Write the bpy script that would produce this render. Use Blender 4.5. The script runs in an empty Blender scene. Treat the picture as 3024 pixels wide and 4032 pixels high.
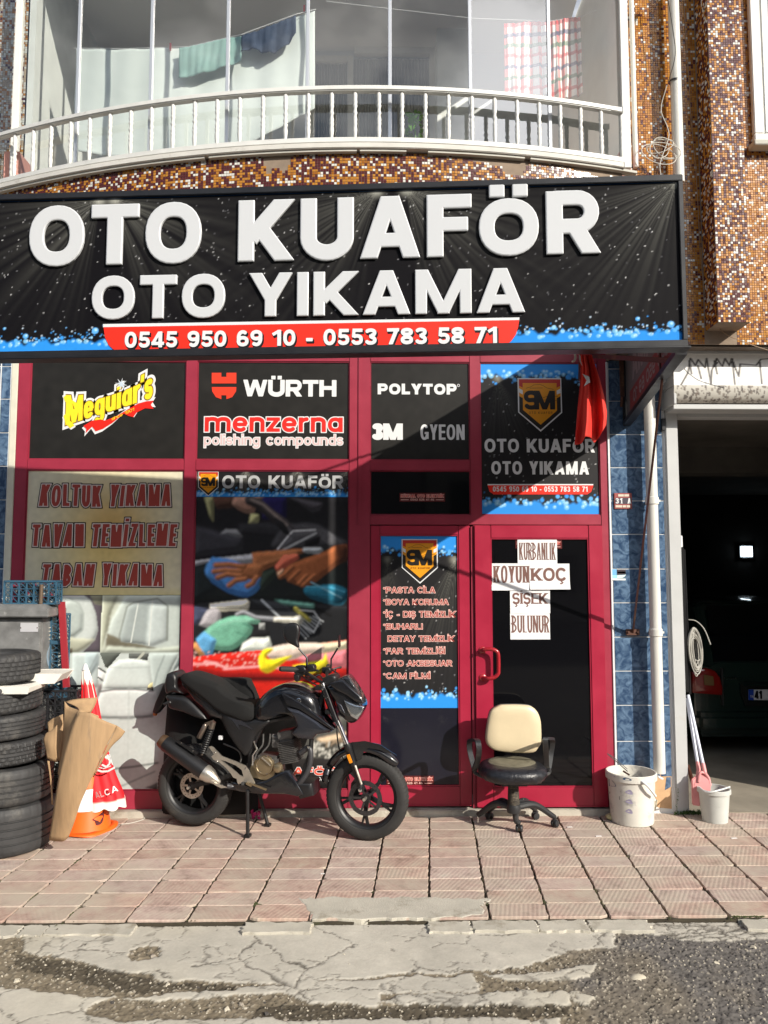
import bpy, bmesh, math, random
import numpy as np
from mathutils import Vector, Matrix
from mathutils.geometry import tessellate_polygon, delaunay_2d_cdt
random.seed(7); rng = np.random.default_rng(7)
PI = math.pi
SC = bpy.context.scene; COL = SC.collection
# ---------------------------------------------------------------- camera, world, sun, exposure
EYE = Vector((0.0, -5.85, 1.8)); FPX = 3000.0
PITCH = math.atan(3000/37700); YAW = 0.016
camd = bpy.data.cameras.new('camera'); cam = bpy.data.objects.new('camera', camd); COL.objects.link(cam)
cam.location = EYE; cam.rotation_euler = (PI/2 + PITCH, 0, -YAW)
camd.sensor_fit = 'VERTICAL'; camd.sensor_height = 36; camd.lens = FPX/4032*36; camd.clip_end = 900; camd.clip_start = .05
SC.camera = cam
SUNV = Vector((-0.97, 1.0, -0.705)).normalized()          # the way the light travels
sun_el = math.asin(-SUNV.z); sun_az = math.atan2(-SUNV.x, -SUNV.y)
W = bpy.data.worlds.new('World'); SC.world = W; W.use_nodes = True
wn = W.node_tree; bg = wn.nodes['Background']
sky = wn.nodes.new('ShaderNodeTexSky'); sky.sky_type = 'NISHITA'; sky.sun_disc = False
sky.sun_elevation = sun_el; sky.sun_rotation = sun_az; sky.air_density = 1.0; sky.dust_density = 1.2
# white clouds over the blue, one bank high above the street
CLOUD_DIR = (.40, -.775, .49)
tc = wn.nodes.new('ShaderNodeTexCoord'); mp = wn.nodes.new('ShaderNodeMapping'); mp.inputs['Scale'].default_value = (1.6, 1.6, 3.4)
nz = wn.nodes.new('ShaderNodeTexNoise'); nz.inputs['Scale'].default_value = 2.1; nz.inputs['Detail'].default_value = 8; nz.inputs['Roughness'].default_value = .58
cr = wn.nodes.new('ShaderNodeValToRGB'); cr.color_ramp.elements[0].position = .50; cr.color_ramp.elements[1].position = .66
m2 = wn.nodes.new('ShaderNodeMix'); m2.data_type = 'RGBA'; pm = wn.nodes.new('ShaderNodeMath'); pm.operation = 'MULTIPLY'
mx = wn.nodes.new('ShaderNodeMix'); mx.data_type = 'RGBA'; mx.inputs['B'].default_value = (13, 13.2, 13.6, 1)
wn.links.new(tc.outputs['Generated'], mp.inputs['Vector']); wn.links.new(mp.outputs[0], nz.inputs['Vector'])
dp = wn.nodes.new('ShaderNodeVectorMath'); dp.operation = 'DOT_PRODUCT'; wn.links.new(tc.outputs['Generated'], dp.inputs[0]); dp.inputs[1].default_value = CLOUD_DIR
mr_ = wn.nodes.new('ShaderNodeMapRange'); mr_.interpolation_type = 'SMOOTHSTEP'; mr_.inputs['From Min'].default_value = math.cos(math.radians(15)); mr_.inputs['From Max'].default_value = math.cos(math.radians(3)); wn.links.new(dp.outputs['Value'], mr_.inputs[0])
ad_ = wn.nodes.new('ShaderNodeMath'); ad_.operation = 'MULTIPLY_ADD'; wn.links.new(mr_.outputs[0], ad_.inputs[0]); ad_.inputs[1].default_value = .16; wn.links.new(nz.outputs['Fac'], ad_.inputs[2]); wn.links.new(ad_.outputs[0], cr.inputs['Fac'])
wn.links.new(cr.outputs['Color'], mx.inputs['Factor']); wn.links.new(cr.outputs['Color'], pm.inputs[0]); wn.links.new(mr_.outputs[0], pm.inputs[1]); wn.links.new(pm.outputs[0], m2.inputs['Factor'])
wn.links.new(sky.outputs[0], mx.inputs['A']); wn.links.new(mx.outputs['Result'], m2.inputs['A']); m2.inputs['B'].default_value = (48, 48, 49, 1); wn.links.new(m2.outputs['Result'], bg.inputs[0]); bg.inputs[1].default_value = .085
sl = bpy.data.lights.new('sun', 'SUN'); sl.energy = 4.6; sl.angle = math.radians(.53); sl.color = (1, .93, .82)
so = bpy.data.objects.new('sun', sl); COL.objects.link(so); so.rotation_euler = SUNV.to_track_quat('-Z', 'Y').to_euler()
SC.view_settings.view_transform = 'Standard'; SC.view_settings.look = 'None'; SC.view_settings.gamma = 1; SC.view_settings.exposure = .38
SC.view_settings.use_curve_mapping = False
SC.cycles.max_bounces = 10; SC.cycles.transparent_max_bounces = 14; SC.cycles.use_denoising = True
# ---------------------------------------------------------------- rays of the surveyed photograph -> places in the street
_R = Matrix.Rotation(-YAW, 3, 'Z') @ Matrix.Rotation(PI/2 + PITCH, 3, 'X')
def ray(u, v): return (_R @ Vector(((u-1512)/FPX, -(v-2016)/FPX, -1.0)))
def at(u, v, Y):
    r = ray(u, v); return EYE + r*((Y-EYE.y)/r.y)
def gd(u, v, Z=0.0):
    r = ray(u, v); return EYE + r*((Z-EYE.z)/r.z)
def on(u, v, P, N):
    r = ray(u, v); return EYE + r*((P-EYE).dot(N)/r.dot(N))
def XZ(u, v, Y=0.0):
    p = at(u, v, Y); return p.x, p.z
# ---------------------------------------------------------------- materials
def lin(c):
    c = [x/255 for x in c]; return tuple(x/12.92 if x <= .04045 else ((x+.055)/1.055)**2.4 for x in c)
MATS = {}
def mat(name, rgb, rough=.6, metal=0.0, var=.0, vscale=8, bump=0.0, bscale=60, spec=.5, coat=0, dirt=None, dscale=3, dpos=.55, stretch=None):
    """principled material; rgb is linear; var: lightness mottling; dirt: second colour mixed in by noise"""
    if name in MATS: return MATS[name]
    m = bpy.data.materials.new(name); m.use_nodes = True; nt = m.node_tree; b = nt.nodes['Principled BSDF']; L = nt.links.new
    b.inputs['Base Color'].default_value = (*rgb, 1); b.inputs['Roughness'].default_value = rough; b.inputs['Metallic'].default_value = metal
    b.inputs['Specular IOR Level'].default_value = spec; b.inputs['Coat Weight'].default_value = coat
    m.diffuse_color = (*rgb, 1)
    co = nt.nodes.new('ShaderNodeTexCoord').outputs['Object']
    if stretch:
        mpp = nt.nodes.new('ShaderNodeMapping'); mpp.inputs['Scale'].default_value = stretch; L(co, mpp.inputs[0]); co = mpp.outputs[0]
    def noise(s, d=5, r=.6):
        n = nt.nodes.new('ShaderNodeTexNoise'); n.inputs['Scale'].default_value = s; n.inputs['Detail'].default_value = d; n.inputs['Roughness'].default_value = r; L(co, n.inputs['Vector']); return n.outputs['Fac']
    out = None
    if var:
        n = noise(vscale); h = nt.nodes.new('ShaderNodeHueSaturation'); h.inputs['Color'].default_value = (*rgb, 1)
        mr = nt.nodes.new('ShaderNodeMapRange'); mr.inputs['From Min'].default_value = .3; mr.inputs['From Max'].default_value = .7
        mr.inputs['To Min'].default_value = 1-var; mr.inputs['To Max'].default_value = 1+var; L(n, mr.inputs['Value']); L(mr.outputs[0], h.inputs['Value']); out = h.outputs['Color']
        r2 = nt.nodes.new('ShaderNodeMapRange'); r2.inputs['To Min'].default_value = max(.03, rough-.12); r2.inputs['To Max'].default_value = min(1, rough+.15); L(n, r2.inputs['Value']); L(r2.outputs[0], b.inputs['Roughness'])
    if dirt:
        n = noise(dscale, 7, .7); rp = nt.nodes.new('ShaderNodeValToRGB'); rp.color_ramp.elements[0].position = dpos; rp.color_ramp.elements[1].position = min(1, dpos+.16); L(n, rp.inputs[0])
        mx = nt.nodes.new('ShaderNodeMix'); mx.data_type = 'RGBA'; L(rp.outputs[0], mx.inputs['Factor']); mx.inputs['B'].default_value = (*dirt, 1)
        if out: L(out, mx.inputs['A'])
        else: mx.inputs['A'].default_value = (*rgb, 1)
        out = mx.outputs['Result']
    if out: L(out, b.inputs['Base Color'])
    if bump:
        n = noise(bscale, 4); bp = nt.nodes.new('ShaderNodeBump'); bp.inputs['Strength'].default_value = bump; bp.inputs['Distance'].default_value = .004; L(n, bp.inputs['Height']); L(bp.outputs[0], b.inputs['Normal'])
    MATS[name] = m; return m
def mat_attr(name, rough=.5, bump=0, bscale=80, spec=.5, var=0.0, vscale=14):
    """colour from the mesh's own colour attribute"""
    if name in MATS: return MATS[name]
    m = mat(name, (.5, .5, .5), rough, bump=bump, bscale=bscale, spec=spec); nt = m.node_tree
    a = nt.nodes.new('ShaderNodeVertexColor'); a.layer_name = 'Col'; o = a.outputs[0]
    if var:
        n = nt.nodes.new('ShaderNodeTexNoise'); n.inputs['Scale'].default_value = vscale; n.inputs['Detail'].default_value = 8; n.inputs['Roughness'].default_value = .7
        t = nt.nodes.new('ShaderNodeTexCoord'); nt.links.new(t.outputs['Object'], n.inputs['Vector'])
        mr = nt.nodes.new('ShaderNodeMapRange'); mr.inputs['From Min'].default_value = .3; mr.inputs['From Max'].default_value = .7; mr.inputs['To Min'].default_value = 1-var; mr.inputs['To Max'].default_value = 1+var
        h = nt.nodes.new('ShaderNodeHueSaturation'); nt.links.new(n.outputs['Fac'], mr.inputs[0]); nt.links.new(mr.outputs[0], h.inputs['Value']); nt.links.new(o, h.inputs['Color']); o = h.outputs[0]
    nt.links.new(o, nt.nodes['Principled BSDF'].inputs['Base Color']); return m
def mat_glass(name, tint=(.93, .97, .95), base=.06, rough=.0, refl=1.0):
    if name in MATS: return MATS[name]
    m = bpy.data.materials.new(name); m.use_nodes = True; nt = m.node_tree; nt.nodes.clear(); L = nt.links.new
    o = nt.nodes.new('ShaderNodeOutputMaterial'); t = nt.nodes.new('ShaderNodeBsdfTransparent'); t.inputs[0].default_value = (*tint, 1)
    g = nt.nodes.new('ShaderNodeBsdfGlossy'); g.inputs['Roughness'].default_value = rough; g.inputs['Color'].default_value = (refl, refl, refl, 1)
    lw = nt.nodes.new('ShaderNodeFresnel'); lw.inputs['IOR'].default_value = 1.5
    ma = nt.nodes.new('ShaderNodeMath'); ma.operation = 'MULTIPLY_ADD'; ma.inputs[1].default_value = 1.6; ma.inputs[2].default_value = base; ma.use_clamp = True; L(lw.outputs[0], ma.inputs[0]); ge = nt.nodes.new('ShaderNodeNewGeometry'); iv = nt.nodes.new('ShaderNodeMath'); iv.operation = 'SUBTRACT'; iv.inputs[0].default_value = 1; L(ge.outputs['Backfacing'], iv.inputs[1]); mu = nt.nodes.new('ShaderNodeMath'); mu.operation = 'MULTIPLY'; L(ma.outputs[0], mu.inputs[0]); L(iv.outputs[0], mu.inputs[1])
    x = nt.nodes.new('ShaderNodeMixShader'); L(mu.outputs[0], x.inputs[0]); L(t.outputs[0], x.inputs[1]); L(g.outputs[0], x.inputs[2]); L(x.outputs[0], o.inputs[0])
    MATS[name] = m; return m
def mat_emit(name, rgb, s):
    if name in MATS: return MATS[name]
    m = bpy.data.materials.new(name); m.use_nodes = True; b = m.node_tree.nodes['Principled BSDF']
    b.inputs['Emission Color'].default_value = (*rgb, 1); b.inputs['Emission Strength'].default_value = s; MATS[name] = m; return m
# ---------------------------------------------------------------- object helpers
def tag(o, label=None, cat=None, group=None, kind=None):
    if label: o['label'] = label
    if cat: o['category'] = cat
    if group: o['group'] = group
    if kind: o['kind'] = kind
    return o
def thing(name, label, cat, loc=(0, 0, 0), group=None):
    o = bpy.data.objects.new(name, None); COL.objects.link(o); o.location = loc; o.empty_display_size = .1
    return tag(o, label, cat, group)
def link(name, me, m=None, parent=None):
    if m is not None:
        for k in (m if isinstance(m, (list, tuple)) else [m]): me.materials.append(k)
    o = bpy.data.objects.new(name, me); COL.objects.link(o)
    if parent is not None:
        o.parent = parent
        q = parent
        off = Vector((0, 0, 0))
        while q is not None: off += q.location; q = q.parent
        o.matrix_parent_inverse = Matrix.Identity(4); o.location = -off
    return o
class MB:
    """collects geometry in world coordinates and links it as one mesh object"""
    def __init__(s): s.v = []; s.f = []; s.mi = []; s.cur = 0
    def add(s, vs, fs, mi=None):
        b = len(s.v); s.v += [tuple(p) for p in vs]; s.f += [tuple(i+b for i in f) for f in fs]; s.mi += [s.cur if mi is None else mi]*len(fs); return s
    def box(s, x0, x1, y0, y1, z0, z1, mi=None):
        vs = [(x, y, z) for z in (z0, z1) for y in (y0, y1) for x in (x0, x1)]
        return s.add(vs, [(0, 2, 3, 1), (4, 5, 7, 6), (0, 1, 5, 4), (2, 6, 7, 3), (1, 3, 7, 5), (0, 4, 6, 2)], mi)
    def obox(s, c, ax, ay, az, mi=None):
        c = Vector(c); ax, ay, az = Vector(ax), Vector(ay), Vector(az)
        vs = [c + ax*i + ay*j + az*k for k in (-1, 1) for j in (-1, 1) for i in (-1, 1)]
        return s.add(vs, [(0, 2, 3, 1), (4, 5, 7, 6), (0, 1, 5, 4), (2, 6, 7, 3), (1, 3, 7, 5), (0, 4, 6, 2)], mi)
    def bar(s, a, b, w, h, up=(0, 0, 1), mi=None):
        a, b = Vector(a), Vector(b); d = b-a; n = d.normalized(); u = Vector(up); sd = n.cross(u)
        if sd.length < 1e-4: sd = n.cross(Vector((1, 0, 0)))
        sd.normalize(); u = sd.cross(n).normalized()
        return s.obox((a+b)/2, d/2, sd*w/2, u*h/2, mi)
    def tube(s, pts, r, n=8, mi=None, cap=True, closed=False):
        pts = [Vector(p) for p in pts]; N = len(pts); rs = r if isinstance(r, (list, tuple)) else [r]*N
        vs = []; prev = None
        for i, p in enumerate(pts):
            if closed: t = pts[(i+1) % N]-pts[i-1]
            else: t = pts[min(i+1, N-1)]-pts[max(i-1, 0)]
            t.normalize()
            if prev is None:
                a = t.orthogonal().normalized()
            else:
                a = prev - t*prev.dot(t)
                a = a.normalized() if a.length > 1e-6 else t.orthogonal().normalized()
            prev = a; b = t.cross(a)
            vs += [p + (a*math.cos(2*PI*k/n)+b*math.sin(2*PI*k/n))*rs[i] for k in range(n)]
        fs = []
        for i in range(N if closed else N-1):
            j = (i+1) % N
            fs += [(i*n+k, i*n+(k+1) % n, j*n+(k+1) % n, j*n+k) for k in range(n)]
        if cap and not closed: fs += [tuple(range(n-1, -1, -1)), tuple((N-1)*n+k for k in range(n))]
        return s.add(vs, fs, mi)
    def lathe(s, prof, origin=(0, 0, 0), axis=(0, 0, 1), n=32, mi=None, closed=False):
        """prof: (radius, height) along the axis"""
        A = Vector(axis).normalized(); X = A.orthogonal().normalized(); Y = A.cross(X); O = Vector(origin); m = len(prof)
        vs = [O + A*h + (X*math.cos(2*PI*k/n)+Y*math.sin(2*PI*k/n))*r for r, h in prof for k in range(n)]
        fs = []
        for i in range(m if closed else m-1):
            j = (i+1) % m
            fs += [(i*n+k, i*n+(k+1) % n, j*n+(k+1) % n, j*n+k) for k in range(n)]
        return s.add(vs, fs, mi)
    def build(s, name, m, parent=None, smooth=False, bevel=0, angle=35, segs=2):
        me = bpy.data.meshes.new(name); me.from_pydata(s.v, [], s.f)
        o = link(name, me, m, parent)
        if any(s.mi): me.polygons.foreach_set('material_index', s.mi)
        bm = bmesh.new(); bm.from_mesh(me)
        if bevel:
            bmesh.ops.bevel(bm, geom=[e for e in bm.edges if len(e.link_faces) == 2 and e.calc_face_angle(0) > .5], offset=bevel, segments=segs, affect='EDGES', clamp_overlap=True)
        bmesh.ops.recalc_face_normals(bm, faces=bm.faces[:]); bm.to_mesh(me); bm.free()
        if smooth or bevel:
            me.polygons.foreach_set('use_smooth', [True]*len(me.polygons)); me.set_sharp_from_angle(angle=math.radians(angle))
        me.update(); return o
def bezier(p0, p1, p2, p3, n=12):
    P = [Vector(p) for p in (p0, p1, p2, p3)]
    return [P[0]*(1-t)**3+P[1]*3*t*(1-t)**2+P[2]*3*t*t*(1-t)+P[3]*t**3 for t in [i/n for i in range(n+1)]]
def spline(pts, n=6):
    P = [Vector(p) for p in pts]; P = [P[0]*2-P[1]]+P+[P[-1]*2-P[-2]]; out = []
    for i in range(1, len(P)-2):
        for k in range(n):
            t = k/n; a, b, c, d = P[i-1], P[i], P[i+1], P[i+2]
            out.append(.5*((2*b)+(c-a)*t+(2*a-5*b+4*c-d)*t*t+(3*b-3*c+d-a)*t**3))
    return out+[P[-2]]
def plate(pts, thick, nrm, m, name, parent, bevel=0, dome=0.0, rings=3, smooth=True, both=True):
    """prism of a planar outline (Vector list), centred on it; dome pulls the faces out like a cushion"""
    P = [Vector(p) for p in pts]; n = Vector(nrm).normalized(); c = sum(P, Vector())/len(P); mb = MB(); k = len(P)
    sc = [(1, .0)] if not dome else [(1 - .5*(1-math.cos(PI/2*i/rings))**1.0*.9, math.sin(PI/2*i/rings)) for i in range(rings+1)]
    vs = []; layers = []
    def layer(s, off): layers.append(len(vs)); vs.extend([c+(p-c)*s+n*off for p in P])
    if dome:
        for s_, h in reversed(sc): layer(s_, -(thick/2+dome*h) if both else -thick/2)
        for s_, h in sc: layer(s_, thick/2+dome*h)
    else: layer(1, -thick/2); layer(1, thick/2)
    fs = []
    for a, b in zip(layers, layers[1:]): fs += [(a+i, a+(i+1) % k, b+(i+1) % k, b+i) for i in range(k)]
    mb.add(vs, fs)
    for L, flip in ((layers[0], 1), (layers[-1], 0)):
        tri = tessellate_polygon([[vs[L+i] for i in range(k)]])
        mb.add([], []); mb.f += [tuple(L+i for i in (t[::-1] if flip else t)) for t in tri]; mb.mi += [0]*len(tri)
    return mb.build(name, m, parent, smooth=smooth, bevel=bevel if not dome else 0, angle=50)
# ---------------------------------------------------------------- lettering: outlines traced round stroke fields
def bx(x0, y0, x1, y1, h, X, Y):
    dx, dy = x1-x0, y1-y0; l = math.hypot(dx, dy) or 1e-6; dx /= l; dy /= l
    a = (X-x0)*dx+(Y-y0)*dy; p = np.abs((X-x0)*-dy+(Y-y0)*dx)
    return np.maximum(p-h, np.maximum(-a, a-l))
def pl(pts, h, X, Y, butt=True):
    d = np.full(X.shape, 9.0); butt = butt and math.hypot(pts[0][0]-pts[-1][0], pts[0][1]-pts[-1][1]) > .02
    for i in range(len(pts)-1):
        (x0, y0), (x1, y1) = pts[i], pts[i+1]; dx, dy = x1-x0, y1-y0; l = math.hypot(dx, dy) or 1e-6; dx /= l; dy /= l
        a = (X-x0)*dx+(Y-y0)*dy; ac = np.clip(a, 0, l); q = np.hypot(X-x0-ac*dx, Y-y0-ac*dy)-h
        if butt and i == 0: q = np.maximum(q, -a)
        if butt and i == len(pts)-2: q = np.maximum(q, a-l)
        d = np.minimum(d, q)
    return d
def el(cx, cy, rx, ry, a0=0, a1=360, p=2.25, n=28):
    o = []
    for i in range(n+1):
        t = math.radians(a0+(a1-a0)*i/n); c, s = math.cos(t), math.sin(t)
        o.append((cx+rx*math.copysign(abs(c)**(2/p), c), cy+ry*math.copysign(abs(s)**(2/p), s)))
    return o
def glyph(ch, s, h, serif):
    """strokes of a letter: (width, list); s stretches it sideways, h is half the stroke"""
    hv = h*.86 if not serif else h*.55; S = []; w = .62*s; g = h; base = ch
    acc = None
    if ch in 'ÖÜöüİŞÇĞ': base, acc = {'Ö': ('O', 'd'), 'Ü': ('U', 'd'), 'ö': ('o', 'd'), 'ü': ('u', 'd'), 'İ': ('I', 'i'), 'Ş': ('S', 'c'), 'Ç': ('C', 'c'), 'Ğ': ('G', 'b')}[ch]
    V = lambda x, y0=0, y1=1: S.append(('b', x, y0, x, y1, h))
    H = lambda y, x0, x1: S.append(('b', x0, y, x1, y, hv))
    D = lambda x0, y0, x1, y1, k=1.0: S.append(('d', x0, y0, x1, y1, h*k))
    A = lambda pts, k=.93: S.append(('p', pts, h*k))
    c = base
    if c == ' ': return .34*s, []
    if c == 'O' or c == '0': w = (.78 if c == 'O' else .58)*s; k_ = .45 if acc == 'd' else .5; A(el(w/2, k_, w/2-g, k_-hv))
    elif c == 'T': w = .66*s; V(w/2); H(1-hv, 0, w)
    elif c == 'K': w = .74*s; V(g); D(g*1.5, .36, w-g*1.2, 1); D(g*1.9+.08*s, .55, w-g*1.15, 0)
    elif c == 'U': w = .70*s; r = w/2-g; A([(g, 1), (g, .36)]+[(w/2-r*math.cos(t), hv+(.36-hv)*(1-math.sin(t))) for t in np.linspace(0, PI, 15)]+[(w-g, .36), (w-g, 1)], 1)
    elif c == 'A': w = .78*s; D(g*1.05, 0, w/2-.01, 1.0); D(w-g*1.05, 0, w/2+.01, 1.0); H(.29, w*.25, w*.75)
    elif c == 'F': w = .58*s; V(g); H(1-hv, g, w); H(.52, g, w*.92)
    elif c == 'E': w = .60*s; V(g); H(1-hv, g, w); H(.51, g, w*.94); H(hv, g, w)
    elif c == 'L': w = .56*s; V(g); H(hv, g, w)
    elif c == 'I': w = 2*g; V(g)
    elif c == 'Y': w = .72*s; D(g*1.1, 1, w/2, .40); D(w-g*1.1, 1, w/2, .40); V(w/2, 0, .46)
    elif c == 'M': w = .92*s; V(g); V(w-g); D(g*1.2, 1, w/2, 0.02, .9); D(w-g*1.2, 1, w/2, .02, .9)
    elif c == 'N': w = .74*s; V(g); V(w-g); D(g*1.15, 1, w-g*1.15, 0)
    elif c == 'V': w = .74*s; D(g*1.0, 1, w/2, 0); D(w-g*1.0, 1, w/2, 0)
    elif c == 'W': w = 1.0*s; D(g*.9, 1, w*.27, 0, .95); D(w*.5, 1, w*.27, 0, .95); D(w*.5, 1, w*.73, 0, .95); D(w-g*.9, 1, w*.73, 0, .95)
    elif c == 'Z': w = .62*s; H(1-hv, 0.02, w); H(hv, 0, w); D(g, .0, w-g, 1.0)
    elif c == 'H': w = .72*s; V(g); V(w-g); H(.52, g, w-g)
    elif c in 'RPB':
        w = .68*s; V(g); y = .27 if c != 'B' else .25; m_ = 1-2*y-hv*.2 if c != 'B' else .52
        r = (1-hv-m_)/2; x = w-g*.95-r*.95 if c != 'B' else w-g*1.2-r
        A([(g, 1-hv), (x, 1-hv)]+[(x+r*math.sin(t)*.95, 1-hv-r+r*math.cos(t)) for t in np.linspace(0, PI, 12)]+[(x, m_), (g, m_)], .9)
        if c == 'R': D(w*.52, m_+.02, w-g*1.05, 0)
        if c == 'B': r2 = (m_-hv)/2; x2 = w-g-r2; A([(g, m_), (x2, m_)]+[(x2+r2*math.sin(t), hv+r2+r2*math.cos(t)) for t in np.linspace(0, PI, 12)]+[(x2, hv), (g, hv)], .9)
    elif c == 'D': w = .72*s; V(g); r = .5-hv; x = max(g, w-g-r*.8); A([(g, 1-hv), (x, 1-hv)]+[(x+(w-g-x)*math.sin(t), .5+r*math.cos(t)) for t in np.linspace(0, PI, 18)]+[(x, hv), (g, hv)], .95)
    elif c == 'S':
        w = .64*s; rx = w/2-g; ry = (.5-hv+.02)/2
        A(el(w/2, 1-hv-ry, rx, ry, 25, 265)[:-2]+[(w/2, .5)]+el(w/2, hv+ry, rx, ry, 85, -155)[2:], .95)
    elif c in 'CG':
        w = .74*s; A(el(w/2, .5, w/2-g, .5-hv, 38, 322 if c == 'C' else 345), .96)
        if c == 'G': H(.44, w*.52, w); V(w-g, .06, .46)
    elif c == '1': w = .42*s; V(w-g*1.25); D(w-g*1.2, .93, .0, .70, .8)
    elif c == '2': w = .56*s; A(el(w/2, .71, w/2-g, .29-hv, 165, -35)+[(g*.9, hv*1.5)]); H(hv, 0, w)
    elif c == '3': w = .56*s; A(el(w/2, .735, w/2-g*1.1, .265-hv, 155, -80)); A(el(w/2, .28, w/2-g, .28-hv, 82, -155)); H(.52, w*.38, w*.6)
    elif c == '4': w = .60*s; V(w*.70); H(.25, 0, w); D(w*.62, .95, g*.8, .25, .8)
    elif c == '5': w = .56*s; H(1-hv, w*.14, w*.95); S.append(('b', w*.14+g*.8, 1, w*.08+g*.8, .46, h*.8)); A(el(w/2, .33, w/2-g, .33-hv, 130, -158))
    elif c in '69':
        w = .57*s; P = el(w/2, .32, w/2-g, .32-hv); Q = [(w/2+(x-w/2), y) for x, y in el(w/2, .5, w/2-g, .5-hv, 55, 200)]
        if c == '9': P = [(w-x, 1-y) for x, y in P]; Q = [(w-x, 1-y) for x, y in Q]
        A(P); A(Q)
    elif c == '7': w = .55*s; H(1-hv, 0, w); D(w*.30, 0, w-g*1.0, 1)
    elif c == '8': w = .58*s; A(el(w/2, .75, w/2-g*1.1, .25-hv)); A(el(w/2, .27, w/2-g, .27-hv))
    elif c == '-': w = .34*s; H(.36, 0.02, w-.02)
    elif c == '*': w = .34*s; A(el(w/2, .8, .085*s, .10), .42); A([(w/2, .78), (w/2, .82)], .6)
    elif c == '.': w = .2*s; H(hv, 0, .2*s)
    elif c == "'": w = .16*s; S.append(('b', .08*s, .72, .1*s, 1.0, h*.8))
    elif c in 'aodgpqbuecnmrhiltszjv':
        xh = .70; w = .56*s; rx = w/2-g; ry = xh/2-hv
        if c in 'oadgpqb': A(el(w/2, xh/2, rx, ry))
        if c in 'ad': S.append(('b', w-g, 0, w-g, xh if c == 'a' else 1, h))
        if c in 'pb': S.append(('b', g, -.28 if c == 'p' else 0, g, xh if c == 'p' else 1, h))
        if c == 'g': A([(w-g, xh), (w-g, -.08)]+el(w/2, -.06, rx, .2, 0, -150))
        if c == 'u': A([(g, xh), (g, .28)]+el(w/2, .28, rx, .28-hv, 180, 360)+[(w-g, xh)], 1); S.append(('b', w-g, 0, w-g, xh, h))
        if c in 'ec': A(el(w/2, xh/2, rx, ry, 0 if c == 'e' else 40, 322), .95)
        if c == 'e': H(xh/2, g, w-g*.5)
        if c in 'nhm': 
            S.append(('b', g, 0, g, xh if c != 'h' else 1, h)); A([(w-g, 0), (w-g, xh-.26)]+el(w/2, xh-.26, rx, .26-hv, 0, 180), 1)
            if c == 'm': A([(2*w-3*g, 0), (2*w-3*g, xh-.26)]+el(1.5*w-2*g, xh-.26, rx, .26-hv, 0, 180), 1); w = 2*w-2*g
        if c == 'r': w = .38*s; S.append(('b', g, 0, g, xh, h)); A(el(w*.9, xh-.32, w*.9-g, .32-hv, 180, 95), .95)
        if c in 'il': w = 2*g; S.append(('b', g, 0, g, xh if c == 'i' else 1, h))
        if c == 'i': S.append(('b', g, .84, g, 1.02, h))
        if c == 't': w = .36*s; S.append(('b', w*.45, 0, w*.45, .95, h)); H(xh-hv, 0, w)
        if c == 's':
            w = .48*s; ry = (xh/2-hv+.015)/2; A(el(w/2, xh-hv-ry, w/2-g, ry, 30, 265)[:-2]+[(w/2, xh/2)]+el(w/2, hv+ry, w/2-g, ry, 85, -150)[2:], .92)
        if c == 'z': w = .5*s; H(xh-hv, 0, w); H(hv, 0, w); S.append(('b', g*1.1, hv, w-g*1.1, xh-hv, h))
        if c == 'v': w = .56*s; S.append(('b', g, xh, w/2, 0, h)); S.append(('b', w-g, xh, w/2, 0, h))
    if serif and c in 'KUBANLIYEMPRHFTD' or (serif and c in '1'):
        sw = h*1.9
        for q in list(S):
            if q[0] in 'bd' and abs(q[2]-q[4]) > .2:
                for (x, y) in ((q[1], q[2]), (q[3], q[4])):
                    if y < .05: S.append(('b', max(-.05*s, x-sw), hv*.7, min(w+.05*s, x+sw), hv*.7, hv*.7))
                    if y > .95 and c != 'A': S.append(('b', max(-.05*s, x-sw), 1-hv*.7, min(w+.05*s, x+sw), 1-hv*.7, hv*.7))
        if c == 'U':
            for x in (g, w-g): S.append(('b', max(-.03, x-sw), 1-hv*.7, x+sw, 1-hv*.7, hv*.7))
    top = 1.0
    if acc == 'd': 
        y = 1.135 if base.isupper() and base != 'O' else .9 if base.islower() else 1.035
        for k in (-1, 1): S.append(('x', w/2+k*(h*1.15+.03), y, h*.92, h*.8))
    if acc == 'i': S.append(('x', w/2, 1.2, h, h*.8))
    if acc == 'c': S.append(('p', [(w*.5, .04), (w*.5, -.08), (w*.62, -.16), (w*.5, -.25), (w*.36, -.24)], h*.45))
    if acc == 'b': S.append(('p', el(w/2, 1.25, w*.22, .12, 180, 360), h*.5))
    return w, S
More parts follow.
